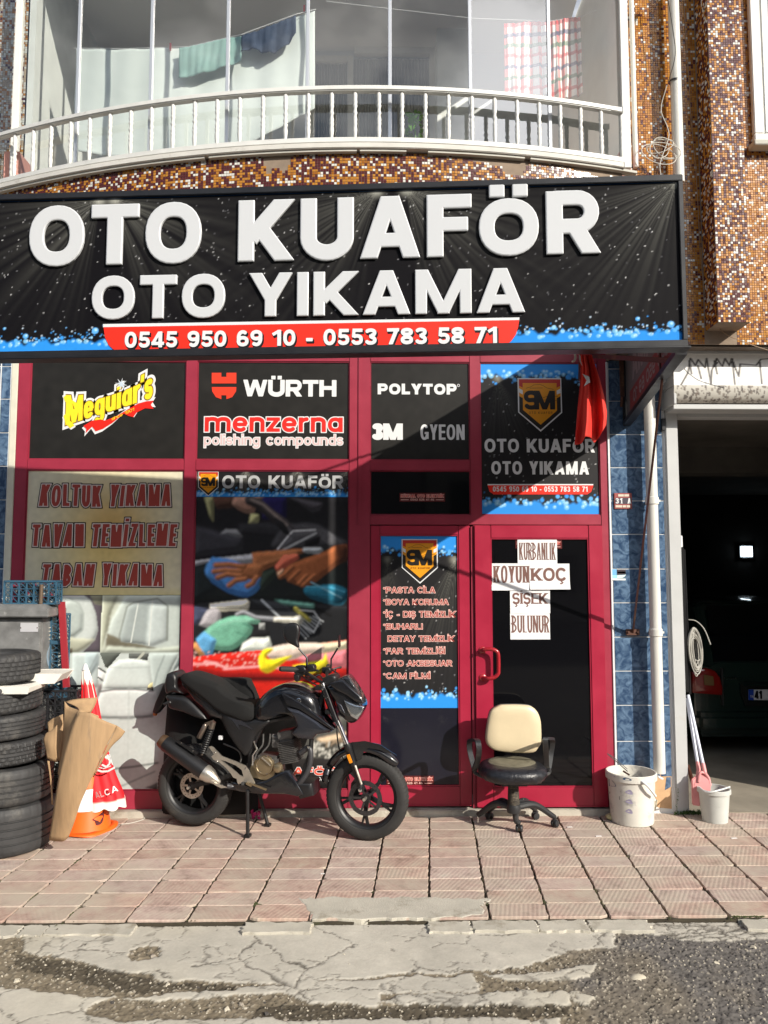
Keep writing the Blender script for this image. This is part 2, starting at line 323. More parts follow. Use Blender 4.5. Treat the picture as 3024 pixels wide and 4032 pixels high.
def contour(Fd, xs, ys):
    """closed loops of the zero level (inside negative)"""
    Fd = np.where(np.abs(Fd) < 1e-5, 1e-5, Fd); ny, nx = Fd.shape; segs = {}
    def px(kind, j, i):
        if kind == 0: a, b = Fd[j, i], Fd[j, i+1]; return (xs[i]+(xs[i+1]-xs[i])*a/(a-b), ys[j])
        a, b = Fd[j, i], Fd[j+1, i]; return (xs[i], ys[j]+(ys[j+1]-ys[j])*a/(a-b))
    ins = Fd < 0; code = ins[:-1, :-1]*1+ins[:-1, 1:]*2+ins[1:, 1:]*4+ins[1:, :-1]*8
    T = {1: [(3, 0)], 2: [(0, 1)], 3: [(3, 1)], 4: [(1, 2)], 5: [(3, 2), (1, 0)], 6: [(0, 2)], 7: [(3, 2)], 8: [(2, 3)], 9: [(2, 0)], 10: [(0, 3), (2, 1)], 11: [(2, 1)], 12: [(1, 3)], 13: [(1, 0)], 14: [(0, 3)]}
    jj, ii = np.nonzero((code > 0) & (code < 15))
    for j, i in zip(jj.tolist(), ii.tolist()):
        e = [(0, j, i), (1, j, i+1), (0, j+1, i), (1, j, i)]
        for a, b in T[int(code[j, i])]: segs[e[a]] = e[b]
    loops = []
    while segs:
        k0 = next(iter(segs)); k = k0; L = []
        while k in segs: L.append(px(*k)); k = segs.pop(k)
        if len(L) > 3: loops.append(L)
    return loops
GC = {}
def simplify(L, tol):
    D = []
    for p in L:
        if not D or math.hypot(p[0]-D[-1][0], p[1]-D[-1][1]) > tol*2.5: D.append(p)
    if len(D) < 4: return L
    s = min(range(len(D)), key=lambda i: D[i][0]*1.1+D[i][1]); D = D[s:]+D[:s]; out = [D[0]]; n = len(D)
    for i in range(1, n):
        a, b, c = out[-1], D[i], D[(i+1) % n]
        ar = abs((b[0]-a[0])*(c[1]-a[1])-(c[0]-a[0])*(b[1]-a[1])); l = math.hypot(c[0]-a[0], c[1]-a[1])
        if ar/max(l, 1e-6) > tol: out.append(b)
    return out if len(out) > 2 else L
def glyph_loops(ch, s, h, off, serif, res):
    k = (ch, round(s, 3), round(h, 3), round(off, 3), serif, res)
    if k in GC: return GC[k]
    w, S = glyph(ch, s, h, serif)
    if not S: GC[k] = (w, []); return GC[k]
    pad = .12+off; xs = np.arange(-pad-.02, w+pad+.02, res)+.00137; ys = np.arange(-.42-off, 1.45+off, res)+.00091
    X, Y = np.meshgrid(xs, ys); F = np.full(X.shape, 9.0); clip = np.maximum(Y-1-off, -Y-off)
    for q in S:
        if q[0] == 'b': x0, y0, x1, y1, hh = q[1:]; d = np.maximum(bx(x0, y0, x1, y1, hh, X, Y), -9)-off
        elif q[0] == 'd':
            x0, y0, x1, y1, hh = q[1:]; l = math.hypot(x1-x0, y1-y0); ex = .2
            a0 = ex if y0 < .04 or y0 > .96 else 0; a1 = ex if y1 < .04 or y1 > .96 else 0
            ux, uy = (x1-x0)/l, (y1-y0)/l; d = np.maximum(bx(x0-ux*a0, y0-uy*a0, x1+ux*a1, y1+uy*a1, hh, X, Y)-off, clip)
        elif q[0] == 'x': d = np.maximum(np.abs(X-q[1])-q[3], np.abs(Y-q[2])-q[4])-off
        else: d = pl(q[1], q[2], X, Y, butt=True)-off
        F = np.minimum(F, d)
    L = [simplify(l, res*.06) for l in contour(F, xs, ys)]
    GC[k] = (w, L); return GC[k]
def text_loops(txt, width, height, h=.11, gap=.09, off=0.0, serif=False, res=.02, skew=0.0, jit=0.0, arc=None):
    """list of loop-sets per letter filling width x height (cap height); origin at lower left"""
    s = 1.0; W_ = width/height
    for _ in range(12):
        tot = sum(glyph(c, s, h, serif)[0] for c in txt)+gap*(len(txt)-1)
        s *= 1 + (W_-tot)/max(.2, tot)*.9; s = max(.2, s)
    out = []; x = 0; r = random.Random(len(txt)*13+ord(txt[0]))
    for c in txt:
        w, L = glyph_loops(c, s, h, off, serif, res)
        k = r.uniform(-jit, jit); dy = r.uniform(-jit, jit)*.35; sy = 1+r.uniform(-jit, jit)*.35; dsk = skew+k
        if L: out.append([[((x+px_+(py_-.5)*dsk)*height, (py_*sy+dy)*height) for px_, py_ in l] for l in L])
        x += w+gap
    if arc: out = [[[arc(p) for p in l] for l in g] for g in out]
    return out
def evenodd(px, py, loops):
    m = np.zeros(px.shape, bool)
    for l in loops:
        n = len(l)
        for i in range(n):
            (x0, y0), (x1, y1) = l[i], l[(i+1) % n]
            if y0 != y1: m ^= ((py > y0) != (py > y1)) & (px < (x1-x0)*(py-y0)/(y1-y0)+x0)
    return m
def cdt(loops, keep=None):
    """triangulates loops; keeps triangles whose centre is inside (holes respected)"""
    P = []; E = []; k = 100
    for l in loops: b = len(P); n = len(l); P += [Vector((x*k, y*k)) for x, y in l]; E += [(b+i, b+(i+1) % n) for i in range(n)]
    V, _, F, ov, _, _ = delaunay_2d_cdt(P, E, [], 0, 1e-7); V = [(v.x/k, v.y/k) for v in V]
    if not F: return V, [], ov
    cx = np.array([sum(V[i][0] for i in t)/3 for t in F]); cy = np.array([sum(V[i][1] for i in t)/3 for t in F])
    m = keep(cx, cy) if keep else evenodd(cx, cy, loops)
    return V, [t for t, q in zip(F, m) if q], ov
def fill(mb, loops, place, d0, d1=None, mi=None):
    """fills loops (with holes) at depth d0, with walls to d1"""
    if not loops: return
    V, F, _ = cdt(loops); mb.add([place(x, y, d0) for x, y in V], F, mi)
    if d1 is not None:
        for l in loops:
            n = len(l); mb.add([place(p[0], p[1], d0) for p in l]+[place(p[0], p[1], d1) for p in l], [(i, (i+1) % n, n+(i+1) % n, n+i) for i in range(n)], mi)
def wall_place(X0, Z0, Y=0.0):
    return lambda x, y, d: (X0+x, Y-d, Z0+y)
def lettering(txt, X0, Z0, width, height, m, parent, depth, Y=0.0, name='lettering', **kw):
    mb = MB(); P = wall_place(X0, Z0, Y)
    for g in text_loops(txt, width, height, **kw): fill(mb, g, P, depth)
    return mb.build(name, m, parent) if mb.v else None
# ---------------------------------------------------------------- printed pictures: colour painted on a fine mesh
class Canvas:
    def __init__(s, nx, ny, col):
        s.nx, s.ny = nx, ny; s.a = np.ones((ny, nx, 3))*np.array(lin(col)); s.X, s.Y = np.meshgrid((np.arange(nx)+.5)/nx, (np.arange(ny)+.5)/ny)   # y grows downwards
    def put(s, m, col, a=1.0):
        c = np.array(lin(col)) if not callable(col) else col(s.X, s.Y); s.a = s.a*(1-(m*a)[..., None])+c*(m*a)[..., None]
    def soft(s, m, k):
        for _ in range(k):
            m = (m+np.roll(m, 1, 0)+np.roll(m, -1, 0))/3; m = (m+np.roll(m, 1, 1)+np.roll(m, -1, 1))/3
        return m
    def poly(s, pts, col, blur=1, a=1.0, smooth=False):
        if smooth: pts = [(p.x, p.y) for p in spline([Vector((x, y, 0)) for x, y in list(pts)+[pts[0]]], 5)]
        m = np.zeros(s.X.shape, bool); n = len(pts)
        for i in range(n):
            (x0, y0), (x1, y1) = pts[i], pts[(i+1) % n]
            if y0 == y1: continue
            m ^= ((s.Y > y0) != (s.Y > y1)) & (s.X < (x1-x0)*(s.Y-y0)/(y1-y0)+x0)
        m = s.soft(m.astype(float), blur); s.put(m, col, a); s.volume(m)
    vol = 0
    def volume(s, m):
        if not s.vol: return
        B = s.soft(m, 9); B = .6*B+.4*s.soft(B, 14); gy_, gx_ = np.gradient(B); k = np.clip((gx_*.6+gy_)*s.vol*26, -.55, .5)*m; s.a = np.clip(s.a*(1+k[..., None]), 0, 1)
    def ell(s, cx, cy, rx, ry, col, blur=1, a=1.0): s.put(s.soft((((s.X-cx)/rx)**2+((s.Y-cy)/ry)**2 < 1).astype(float), blur), col, a)
    def line(s, pts, w, col, blur=1, a=1.0):
        asp = s.ny/s.nx; X, Y = s.X, s.Y*asp; d = np.full(X.shape, 9.0)
        for (x0, y0), (x1, y1) in zip(pts, pts[1:]):
            y0_, y1_ = y0*asp, y1*asp; dx, dy = x1-x0, y1_-y0_; l2 = dx*dx+dy*dy+1e-9; t = np.clip(((X-x0)*dx+(Y-y0_)*dy)/l2, 0, 1)
            d = np.minimum(d, np.hypot(X-x0-t*dx, Y-y0_-t*dy))
        m = s.soft(np.clip(.5+(w-d)*s.nx, 0, 1), blur); s.put(m, col, a)
        if w > .008: s.volume(m)
    def noise(s, amp, k=2):
        n = s.soft(rng.standard_normal(s.X.shape), k); n /= n.std()+1e-6; s.a = np.clip(s.a*(1+amp*n[..., None]), 0, 1)
def sheet(name, cv, place, m, parent, depth=.001):
    """place(x,y,d) with x,y in 0..1, y up"""
    nx, ny = cv.nx, cv.ny; xs = (np.arange(nx)/(nx-1)); ys = 1-(np.arange(ny)/(ny-1))
    p00, p10, p01 = [np.array(place(*q, depth)) for q in ((0, 0), (1, 0), (0, 1))]
    gx, gy = np.meshgrid(xs, ys); co = p00+gx[..., None]*(p10-p00)+gy[..., None]*(p01-p00)
    me = bpy.data.meshes.new(name); nv = nx*ny; nf = (nx-1)*(ny-1)
    me.vertices.add(nv); me.vertices.foreach_set('co', co.reshape(-1).astype(np.float32))
    idx = np.arange(nv).reshape(ny, nx); q = np.stack([idx[1:, :-1], idx[1:, 1:], idx[:-1, 1:], idx[:-1, :-1]], -1).reshape(-1)
    me.loops.add(nf*4); me.loops.foreach_set('vertex_index', q); me.polygons.add(nf); me.polygons.foreach_set('loop_start', np.arange(nf)*4); me.polygons.foreach_set('loop_total', np.full(nf, 4))
    me.update(calc_edges=True); ca = me.color_attributes.new('Col', 'FLOAT_COLOR', 'POINT')
    ca.data.foreach_set('color', np.concatenate([cv.a.reshape(-1, 3), np.ones((nv, 1))], 1).reshape(-1).astype(np.float32))
    return link(name, me, m, parent)
def copy_tree(o, parent=None):
    c = o.copy(); COL.objects.link(c)
    if parent is not None: c.parent = parent
    for ch in list(o.children): copy_tree(ch, c)
    return c
# ================================================================ the ground
def fbm(X, Y, f, octv=4, seed=1, gain=.5):
    out = np.zeros(X.shape); amp = 1; tot = 0
    for o in range(octv):
        g = np.random.default_rng(seed*17+o).standard_normal((64, 64)); x = X*f*2**o+13.3*o; y = Y*f*2**o+7.7*o
        xi = np.floor(x).astype(int); yi = np.floor(y).astype(int); fx = x-xi; fy = y-yi; fx = fx*fx*(3-2*fx); fy = fy*fy*(3-2*fy)
        G = lambda a, b: g[b % 64, a % 64]
        out += amp*((G(xi, yi)*(1-fx)+G(xi+1, yi)*fx)*(1-fy)+(G(xi, yi+1)*(1-fx)+G(xi+1, yi+1)*fx)*fy); tot += amp; amp *= gain
    return out/tot
def voro(X, Y, dens, seed, area):
    r = np.random.default_rng(seed); x0, x1, y0, y1 = area; n = int(dens*(x1-x0)*(y1-y0)); P = np.stack([r.uniform(x0, x1, n), r.uniform(y0, y1, n)], 1)
    f1 = np.full(X.shape, 9.0); f2 = f1.copy()
    for p in P:
        d = np.hypot(X-p[0], Y-p[1]); f2 = np.minimum(f2, np.maximum(d, f1)); f1 = np.minimum(f1, d)
    return f2-f1
def inside(X, Y, pts):
    m = np.zeros(X.shape, bool); n = len(pts)
    for i in range(n):
        (x0, y0), (x1, y1) = pts[i], pts[(i+1) % n]
        if abs(y1-y0) < 1e-9: continue
        m ^= ((Y > y0) != (Y > y1)) & (X < (x1-x0)*(Y-y0)/(y1-y0)+x0)
    return m
M_asph = mat('asphalt', (.075, .072, .068), .92, var=.3, vscale=30, bump=.8, bscale=220, dirt=(.16, .145, .12), dscale=2.2, dpos=.52)
g = MB(); g.box(-90, 90, -120, 60, -.9, -.075); tag(g.build('ground', M_asph), kind='structure')
KY = gd(1512, 3618).y; BY = -3.7
# broken street edge in front of the kerb: concrete skin over old gravelly asphalt
XL, XR, YS, YE = -3.3, 3.5, BY, KY-.01
step = .0075; nx = int((XR-XL)/step); ny = int((YE-YS)/step)
gx, gy = np.meshgrid(np.linspace(XL, XR, nx), np.linspace(YS, YE, ny))
wx = gx+.022*fbm(gx, gy, 9, 3, 5)+.012*fbm(gx, gy, 36, 3, 6, .7); wy = gy+.015*fbm(gx, gy, 9, 3, 8)+.010*fbm(gx, gy, 36, 3, 9, .7)
def pz(pts, k=1):   # pixel outlines read off two enlarged views -> ground outlines
    ox = 0 if k == 1 else 1512
    return [tuple(gd(ox+x/1.0972, 3200+y/1.0972, -.03)[:2]) for x, y in pts]
conc = [
 pz([(95, 600), (95, 530), (180, 508), (380, 470), (700, 465), (1659, 465), (1659, 705), (1400, 728), (1300, 745), (980, 738), (690, 722), (600, 690), (480, 690), (420, 662), (300, 632), (170, 622)]),
 pz([(-5, 465), (905, 465), (985, 520), (1000, 582), (800, 600), (620, 662), (350, 702), (-5, 700)], 2),
 pz([(940, 465), (1700, 465), (1700, 545), (1500, 558), (1330, 552), (1150, 530), (1000, 500)], 2),
 pz([(-60, 748), (370, 800), (500, 795), (380, 850), (360, 870), (560, 900), (560, 1300), (-400, 1300), (-400, 748)]),
 pz([(520, 800), (1010, 762), (1240, 740), (1659, 715), (1659, 830), (1330, 830), (1240, 778), (1000, 790), (700, 815)]),
 pz([(-5, 712), (400, 712), (400, 775), (80, 782), (-5, 778)], 2), pz([(70, 785), (830, 768), (820, 832), (80, 832), (-5, 822)], 2),
 pz([(560, 890), (1659, 893), (1659, 1300), (560, 1300)]), pz([(-5, 893), (640, 893), (640, 905), (760, 880), (820, 1300), (-5, 1300)], 2),
 pz([(420, 702), (700, 690), (930, 655), (900, 720), (700, 730), (520, 728)], 2),
 pz([(835, 780), (920, 800), (890, 835), (835, 815)], 2)]
C = np.zeros(gx.shape, bool)
for P in conc: C |= inside(wx, wy, P)
hole = inside(wx, wy, pz([(545, 600), (640, 575), (710, 585), (680, 630), (590, 650), (540, 630)])); C &= ~hole
Cs = C.astype(float)
for _ in range(1): Cs = (Cs+np.roll(Cs, 1, 0)+np.roll(Cs, -1, 0)+np.roll(Cs, 1, 1)+np.roll(Cs, -1, 1))/5
area = (XL, XR, YS, YE)
cr_ = voro(wx, wy*1.25, 9, 3, (XL, XR, YS*1.25, YE*1.25)); cr2 = voro(wx, wy*1.4, 60, 4, (XL, XR, YS*1.4, YE*1.4))
fine = fbm(gx, gy, 2.2, 3, 21) > -.45
crack = np.clip(1-cr_/.013, 0, 1)*(fbm(gx, gy, 3, 2, 31) > -.6); crack = np.maximum(crack, .7*np.clip(1-cr2/.009, 0, 1)*fine*(fbm(gx, gy, 5, 2, 33) > -.25))
rub = inside(gx, gy, pz([(940, 465), (1700, 465), (1700, 560), (940, 540)], 2)); crack = np.maximum(crack, rub*np.clip(1-voro(wx, wy*1.6, 200, 9, (0, XR, -2.4*1.6, YE*1.6))/.014, 0, 1))
grit = voro(gx, gy*1.0, 3200, 12, (XL, XR, -3.0, YE)) if False else None
n1 = fbm(gx, gy, 60, 3, 41, .8); n2 = rng.standard_normal(gx.shape); n3 = fbm(gx, gy, 1.6, 3, 44)
h = -.0315+.0035*n1+.0016*n2+.003*n3
hc = -.0245+.0015*n3+.0003*n1-.004*crack
hh = h*(1-Cs)+hc*Cs
conc_c = np.array(lin((184, 179, 167)))[None, None]*(1+.07*fbm(gx, gy, 3, 5, 51)+.05*n2*.5)[..., None]
warm = np.clip(fbm(gx, gy, 1.2, 3, 55)*1.5+.3, 0, 1)[..., None]; conc_c = conc_c*(1-warm*.25)+np.array(lin((196, 186, 160)))*warm*.25
dirt_c = np.array(lin((70, 62, 52)))
conc_c = conc_c*(1-crack[..., None]*.85)+dirt_c*crack[..., None]*.85*.6
tarr = np.array(lin((122, 112, 95)))[None, None]*(1+.22*n1[..., None]); right = np.clip((gx-.9)*1.6+.5*fbm(gx, gy, 3, 3, 61), 0, 1)[..., None]
tarr = tarr*(1-right)+np.array(lin((103, 99, 95)))*right*(1+.25*n1[..., None])
wet = inside(wx, wy, pz([(60, 610), (420, 665), (700, 730), (1000, 745), (1000, 770), (500, 770), (60, 660)])) | inside(wx, wy, pz([(-5, 832), (820, 832), (760, 880), (-5, 893)], 2)) | inside(wx, wy, pz([(1100, 830), (1659, 835), (1659, 893), (1100, 890)]))
tarr = np.where(wet[..., None], tarr*.45, tarr)
sp = n2+.6*n1; light = np.clip((sp-1.7)*1.6, 0, 1)[..., None]; dark = np.clip((-sp-1.2)*1.2, 0, 1)[..., None]
tarr = tarr*(1-light)+np.array(lin((196, 187, 168)))*light; tarr = tarr*(1-dark*.75); hh = hh+light[..., 0]*.002*(1-Cs)-dark[..., 0]*.002*(1-Cs)
Cc = (.75*C+.25*Cs)[..., None]; col = tarr*(1-Cc)+conc_c*Cc
edge = np.clip(1-np.abs(Cs-.35)/.25, 0, 1)[..., None]*(fbm(gx, gy, 20, 2, 71) > -.2)[..., None]; col = np.clip(col*(1-edge*.55), .01, 1)
me = bpy.data.meshes.new('street_edge'); nv = nx*ny
me.vertices.add(nv); me.vertices.foreach_set('co', np.stack([gx, gy, hh], -1).reshape(-1).astype(np.float32))
idx = np.arange(nv).reshape(ny, nx); q = np.stack([idx[:-1, :-1], idx[:-1, 1:], idx[1:, 1:], idx[1:, :-1]], -1).reshape(-1); nf = (nx-1)*(ny-1)
me.loops.add(nf*4); me.loops.foreach_set('vertex_index', q); me.polygons.add(nf); me.polygons.foreach_set('loop_start', np.arange(nf)*4); me.polygons.foreach_set('loop_total', np.full(nf, 4)); me.update(calc_edges=True)
ca = me.color_attributes.new('Col', 'FLOAT_COLOR', 'POINT'); ca.data.foreach_set('color', np.concatenate([col.reshape(-1, 3), np.ones((nv, 1))], 1).reshape(-1).astype(np.float32))
tag(link('road_edge', me, mat_attr('broken_concrete', .93, bump=.5, bscale=260, spec=.25, var=.12, vscale=9)), kind='structure')
# loose stones
sm = MB(); r = random.Random(5)
def pebble(mb, x, y, z, s, mi=0):
    a = r.uniform(0, PI); c, sn = math.cos(a), math.sin(a); vs = []
    for (i, j, k) in ((1, 0, 0), (0, 1, 0), (-1, 0, 0), (0, -1, 0), (.5, .4, .75), (-.5, .3, .6), (0, -.5, .7)):
        i, j, k = i*r.uniform(.7, 1.2), j*r.uniform(.6, 1.1), k*r.uniform(.5, 1); vs.append((x+s*(i*c-j*sn), y+s*(i*sn+j*c), z+s*k))
    mb.add(vs, [(0, 1, 4), (1, 5, 4), (1, 2, 5), (2, 6, 5), (2, 3, 6), (3, 0, 6), (0, 4, 6), (4, 5, 6)], mi)
cnt = 0
while cnt < 5200:
    x = r.uniform(XL+.05, XR-.05); y = r.uniform(-3.1, YE-.02); i = int((x-XL)/(XR-XL)*(nx-1)); j = int((y-YS)/(YE-YS)*(ny-1))
    if Cs[j, i] > .3 and r.random() > .015: continue
    s = r.choice([.003, .004, .005, .006])*r.uniform(.8, 1.4)
    if r.random() < .012: s = r.uniform(.012, .022)
    pebble(sm, x, y, hh[j, i]-.001, s, r.choice([0, 0, 1, 1, 2])); cnt += 1
tag(sm.build('gravel', [mat('grit_pale', lin((186, 178, 160)), .9), mat('grit_grey', lin((140, 132, 120)), .9), mat('grit_dark', lin((70, 66, 62)), .9)]), kind='stuff')
for (u, v, s) in ((1512+1100/1.0972, 3200+725/1.0972, .05), (1512+1125/1.0972, 3200+695/1.0972, .03), (905/1.0972, 3200+795/1.0972, .026), (760/1.0972, 3200+780/1.0972, .026), (1060/1.0972, 3200+855/1.0972, .024), (670/1.0972, 3200+790/1.0972, .026)):
    p = gd(u, v, -.045); mb = MB(); bm = bmesh.new(); bmesh.ops.create_icosphere(bm, subdivisions=2, radius=1); rr = random.Random(int(u))
    vs = [(p.x+w.co.x*s*(1+rr.uniform(-.12, .12)), p.y+w.co.y*s*.6*(1+rr.uniform(-.12, .12)), p.z+max(-.2, w.co.z)*s*.55) for w in bm.verts]; mb.add(vs, [[q.index for q in f.verts] for f in bm.faces]); bm.free()
    o = mb.build('loose_stone', mat('grit_pale', (1, 1, 1)), smooth=True, angle=25)
    tag(o, {.05: 'largest pale broken stone lying on the dark asphalt at lower right', .03: 'pale broken stone just behind the largest one at lower right', .024: 'small whitish stone in the gravel nearest the camera'}.get(s, {905: 'pale lump of broken concrete nearest the middle of the lower edge', 760: 'pale lump of broken concrete, middle one of three along the gravel', 670: 'pale lump of broken concrete, leftmost of three along the gravel'}.get(round(u*1.0972))), 'stone', 'loose lumps of concrete on the street edge')
# ---------------------------------------------------------------- pavement of grooved red concrete tiles
def tile_mat(name, ang):
    m = mat(name, (.42, .29, .235), .85, bump=.0); nt = m.node_tree; L = nt.links.new; b = nt.nodes['Principled BSDF']; b.inputs['Specular IOR Level'].default_value = .3
    tc = nt.nodes.new('ShaderNodeTexCoord'); mp = nt.nodes.new('ShaderNodeMapping'); mp.inputs['Rotation'].default_value = (0, 0, ang); L(tc.outputs['Object'], mp.inputs[0])
    wv = nt.nodes.new('ShaderNodeTexWave'); wv.inputs['Scale'].default_value = 13; wv.inputs['Distortion'].default_value = .6; L(mp.outputs[0], wv.inputs[0])
    oi = nt.nodes.new('ShaderNodeObjectInfo'); ad = nt.nodes.new('ShaderNodeVectorMath'); L(tc.outputs['Object'], ad.inputs[0])
    cb = nt.nodes.new('ShaderNodeCombineXYZ'); mm = nt.nodes.new('ShaderNodeMath'); mm.operation = 'MULTIPLY'; mm.inputs[1].default_value = 40; L(oi.outputs['Random'], mm.inputs[0]); L(mm.outputs[0], cb.inputs[0]); L(cb.outputs[0], ad.inputs[1])
    n = nt.nodes.new('ShaderNodeTexNoise'); n.inputs['Scale'].default_value = 9; n.inputs['Detail'].default_value = 8; n.inputs['Roughness'].default_value = .7; L(ad.outputs[0], n.inputs[0])
    n2 = nt.nodes.new('ShaderNodeTexNoise'); n2.inputs['Scale'].default_value = 90; n2.inputs['Detail'].default_value = 4; L(ad.outputs[0], n2.inputs[0])
    cr = nt.nodes.new('ShaderNodeValToRGB'); e = cr.color_ramp.elements; e[0].position = .30; e[0].color = (*lin((142, 122, 110)), 1); e[1].position = .62; e[1].color = (*lin((190, 172, 156)), 1)
    e = cr.color_ramp.elements.new(.46); e.color = (*lin((179, 154, 142)), 1); e = cr.color_ramp.elements.new(.74); e.color = (*lin((186, 179, 163)), 1)
    L(n.outputs[0], cr.inputs[0])
    hs = nt.nodes.new('ShaderNodeHueSaturation'); L(cr.outputs[0], hs.inputs['Color']); mr = nt.nodes.new('ShaderNodeMapRange'); mr.inputs['To Min'].default_value = .88; mr.inputs['To Max'].default_value = 1.06; sr_ = nt.nodes.new('ShaderNodeMapRange'); sr_.inputs['To Min'].default_value = 1.1; sr_.inputs['To Max'].default_value = .82; fr_ = nt.nodes.new('ShaderNodeMath'); fr_.operation = 'FRACT'; m7 = nt.nodes.new('ShaderNodeMath'); m7.operation = 'MULTIPLY'; m7.inputs[1].default_value = 7.31; L(oi.outputs['Random'], m7.inputs[0]); L(m7.outputs[0], fr_.inputs[0]); L(fr_.outputs[0], sr_.inputs[0]); L(sr_.outputs[0], hs.inputs['Saturation']); L(oi.outputs['Random'], mr.inputs[0])
    mr2 = nt.nodes.new('ShaderNodeMapRange'); mr2.inputs['From Max'].default_value = .35; mr2.inputs['To Min'].default_value = .94; mr2.inputs['To Max'].default_value = 1.0; L(wv.outputs['Fac'], mr2.inputs[0])
    pr = nt.nodes.new('ShaderNodeMath'); pr.operation = 'MULTIPLY'; L(mr.outputs[0], pr.inputs[0]); L(mr2.outputs[0], pr.inputs[1]); L(pr.outputs[0], hs.inputs['Value']); ge = nt.nodes.new('ShaderNodeNewGeometry'); nd = nt.nodes.new('ShaderNodeTexNoise'); nd.inputs['Scale'].default_value = 1.7; nd.inputs['Detail'].default_value = 9; nd.inputs['Roughness'].default_value = .68; L(ge.outputs['Position'], nd.inputs[0])
    rd = nt.nodes.new('ShaderNodeMapRange'); rd.inputs['From Min'].default_value = .46; rd.inputs['From Max'].default_value = .62; rd.inputs['To Max'].default_value = .72; L(nd.outputs[0], rd.inputs[0]); md = nt.nodes.new('ShaderNodeMix'); md.data_type = 'RGBA'; L(rd.outputs[0], md.inputs['Factor']); L(hs.outputs[0], md.inputs['A']); md.inputs['B'].default_value = (*lin((178, 168, 152)), 1)
    n4 = nt.nodes.new('ShaderNodeTexNoise'); n4.inputs['Scale'].default_value = 7; n4.inputs['Detail'].default_value = 8; n4.inputs['Roughness'].default_value = .75; L(ge.outputs['Position'], n4.inputs[0]); r4 = nt.nodes.new('ShaderNodeMapRange'); r4.inputs['From Min'].default_value = .60; r4.inputs['From Max'].default_value = .74; r4.inputs['To Max'].default_value = .6; L(n4.outputs[0], r4.inputs[0]); m4 = nt.nodes.new('ShaderNodeMix'); m4.data_type = 'RGBA'; L(r4.outputs[0], m4.inputs['Factor']); L(md.outputs['Result'], m4.inputs['A']); m4.inputs['B'].default_value = (*lin((112, 94, 82)), 1); L(m4.outputs['Result'], b.inputs['Base Color'])
    s2 = nt.nodes.new('ShaderNodeMath'); s2.operation = 'MULTIPLY_ADD'; s2.inputs[1].default_value = .5; L(n2.outputs[0], s2.inputs[0]); L(wv.outputs['Fac'], s2.inputs[2])
    bp = nt.nodes.new('ShaderNodeBump'); bp.inputs['Strength'].default_value = .28; bp.inputs['Distance'].default_value = .003; L(s2.outputs[0], bp.inputs['Height']); L(bp.outputs[0], b.inputs['Normal'])
    return m
TM = [tile_mat('paving_red_grooved', .5), tile_mat('paving_red_grooved_cross', -.5), tile_mat('paving_red_fine', .2)]
SHR = -math.tan(.075)*-1      # joints run a little off the square of the facade
CW, RW = .316, .171
def tile_mesh(k):
    rr = random.Random(k*7); hw, hd = CW/2-.0062, RW/2-.0038; mb = MB(); out = []
    ptsb = [(-1, -1), (1, -1), (1, 1), (-1, 1)]
    for i in range(4):
        (a, b), (c, d) = ptsb[i], ptsb[(i+1) % 4]
        for t in (0, .14, .38, .62, .86):
            x, y = (a+(c-a)*t)*hw, (b+(d-b)*t)*hd
            if t == 0: q = rr.choice([.0, .003, .004, .014]); x -= math.copysign(q, x); y -= math.copysign(q*.8, y)
            x += rr.uniform(-.003, .003)*(abs(x) > hw*.9); y += rr.uniform(-.0016, .0016); out.append((x+y*.075, y))
    n = len(out); vs = [(x, y, -.03) for x, y in out]+[(x, y, -.004) for x, y in out]+[(x*.985, y*.972, 0) for x, y in out]
    fs = [(i, (i+1) % n, n+(i+1) % n, n+i) for i in range(n)]+[(n+i, n+(i+1) % n, 2*n+(i+1) % n, 2*n+i) for i in range(n)]+[tuple(2*n+i for i in range(n))]
    me = bpy.data.meshes.new('paving_tile'); me.from_pydata(vs, [], fs); me.materials.append(TM[k % 3 if k < 6 else 0]); me.update(); return me
TMS = [tile_mesh(k) for k in range(12)]
pv = MB(); pv.box(-40, 40, KY, .0, -.5, -.014); pave = pv.build('pavement', mat('joint_dirt', lin((60, 54, 42)), .95, var=.3, vscale=20, dirt=lin((62, 74, 36)), dscale=6, dpos=.58, bump=.6, bscale=150)); tag(pave, kind='structure')
x0 = gd(1690, 3373).x; y0 = gd(1690, 3373).y
nrow = int((0-KY)/RW)
for j in range(nrow):
    y = KY+.008+RW*(j+.5)
    for i in range(-15, 9):
        x = x0+CW*(i+.5)+(y-y0)*.075
        if abs(x) > 3.3: continue
        o = bpy.data.objects.new('paving_tile', TMS[(i*5+j*3+r.randrange(2)) % 12]); COL.objects.link(o); o.parent = pave
        o.location = (x+r.uniform(-.002, .002), y+r.uniform(-.002, .002), r.uniform(-.0022, .0014)); o.rotation_euler = (r.uniform(-.006, .006), r.uniform(-.006, .006), r.uniform(-.006, .006))
for sx in (-1, 1):
    fl = MB(); fl.box(3.34*sx if sx > 0 else -40, 40 if sx > 0 else -3.34, KY+.004, -.01, -.012, -.002); tag(fl.build('paving_bed', TM[2], pave), None)
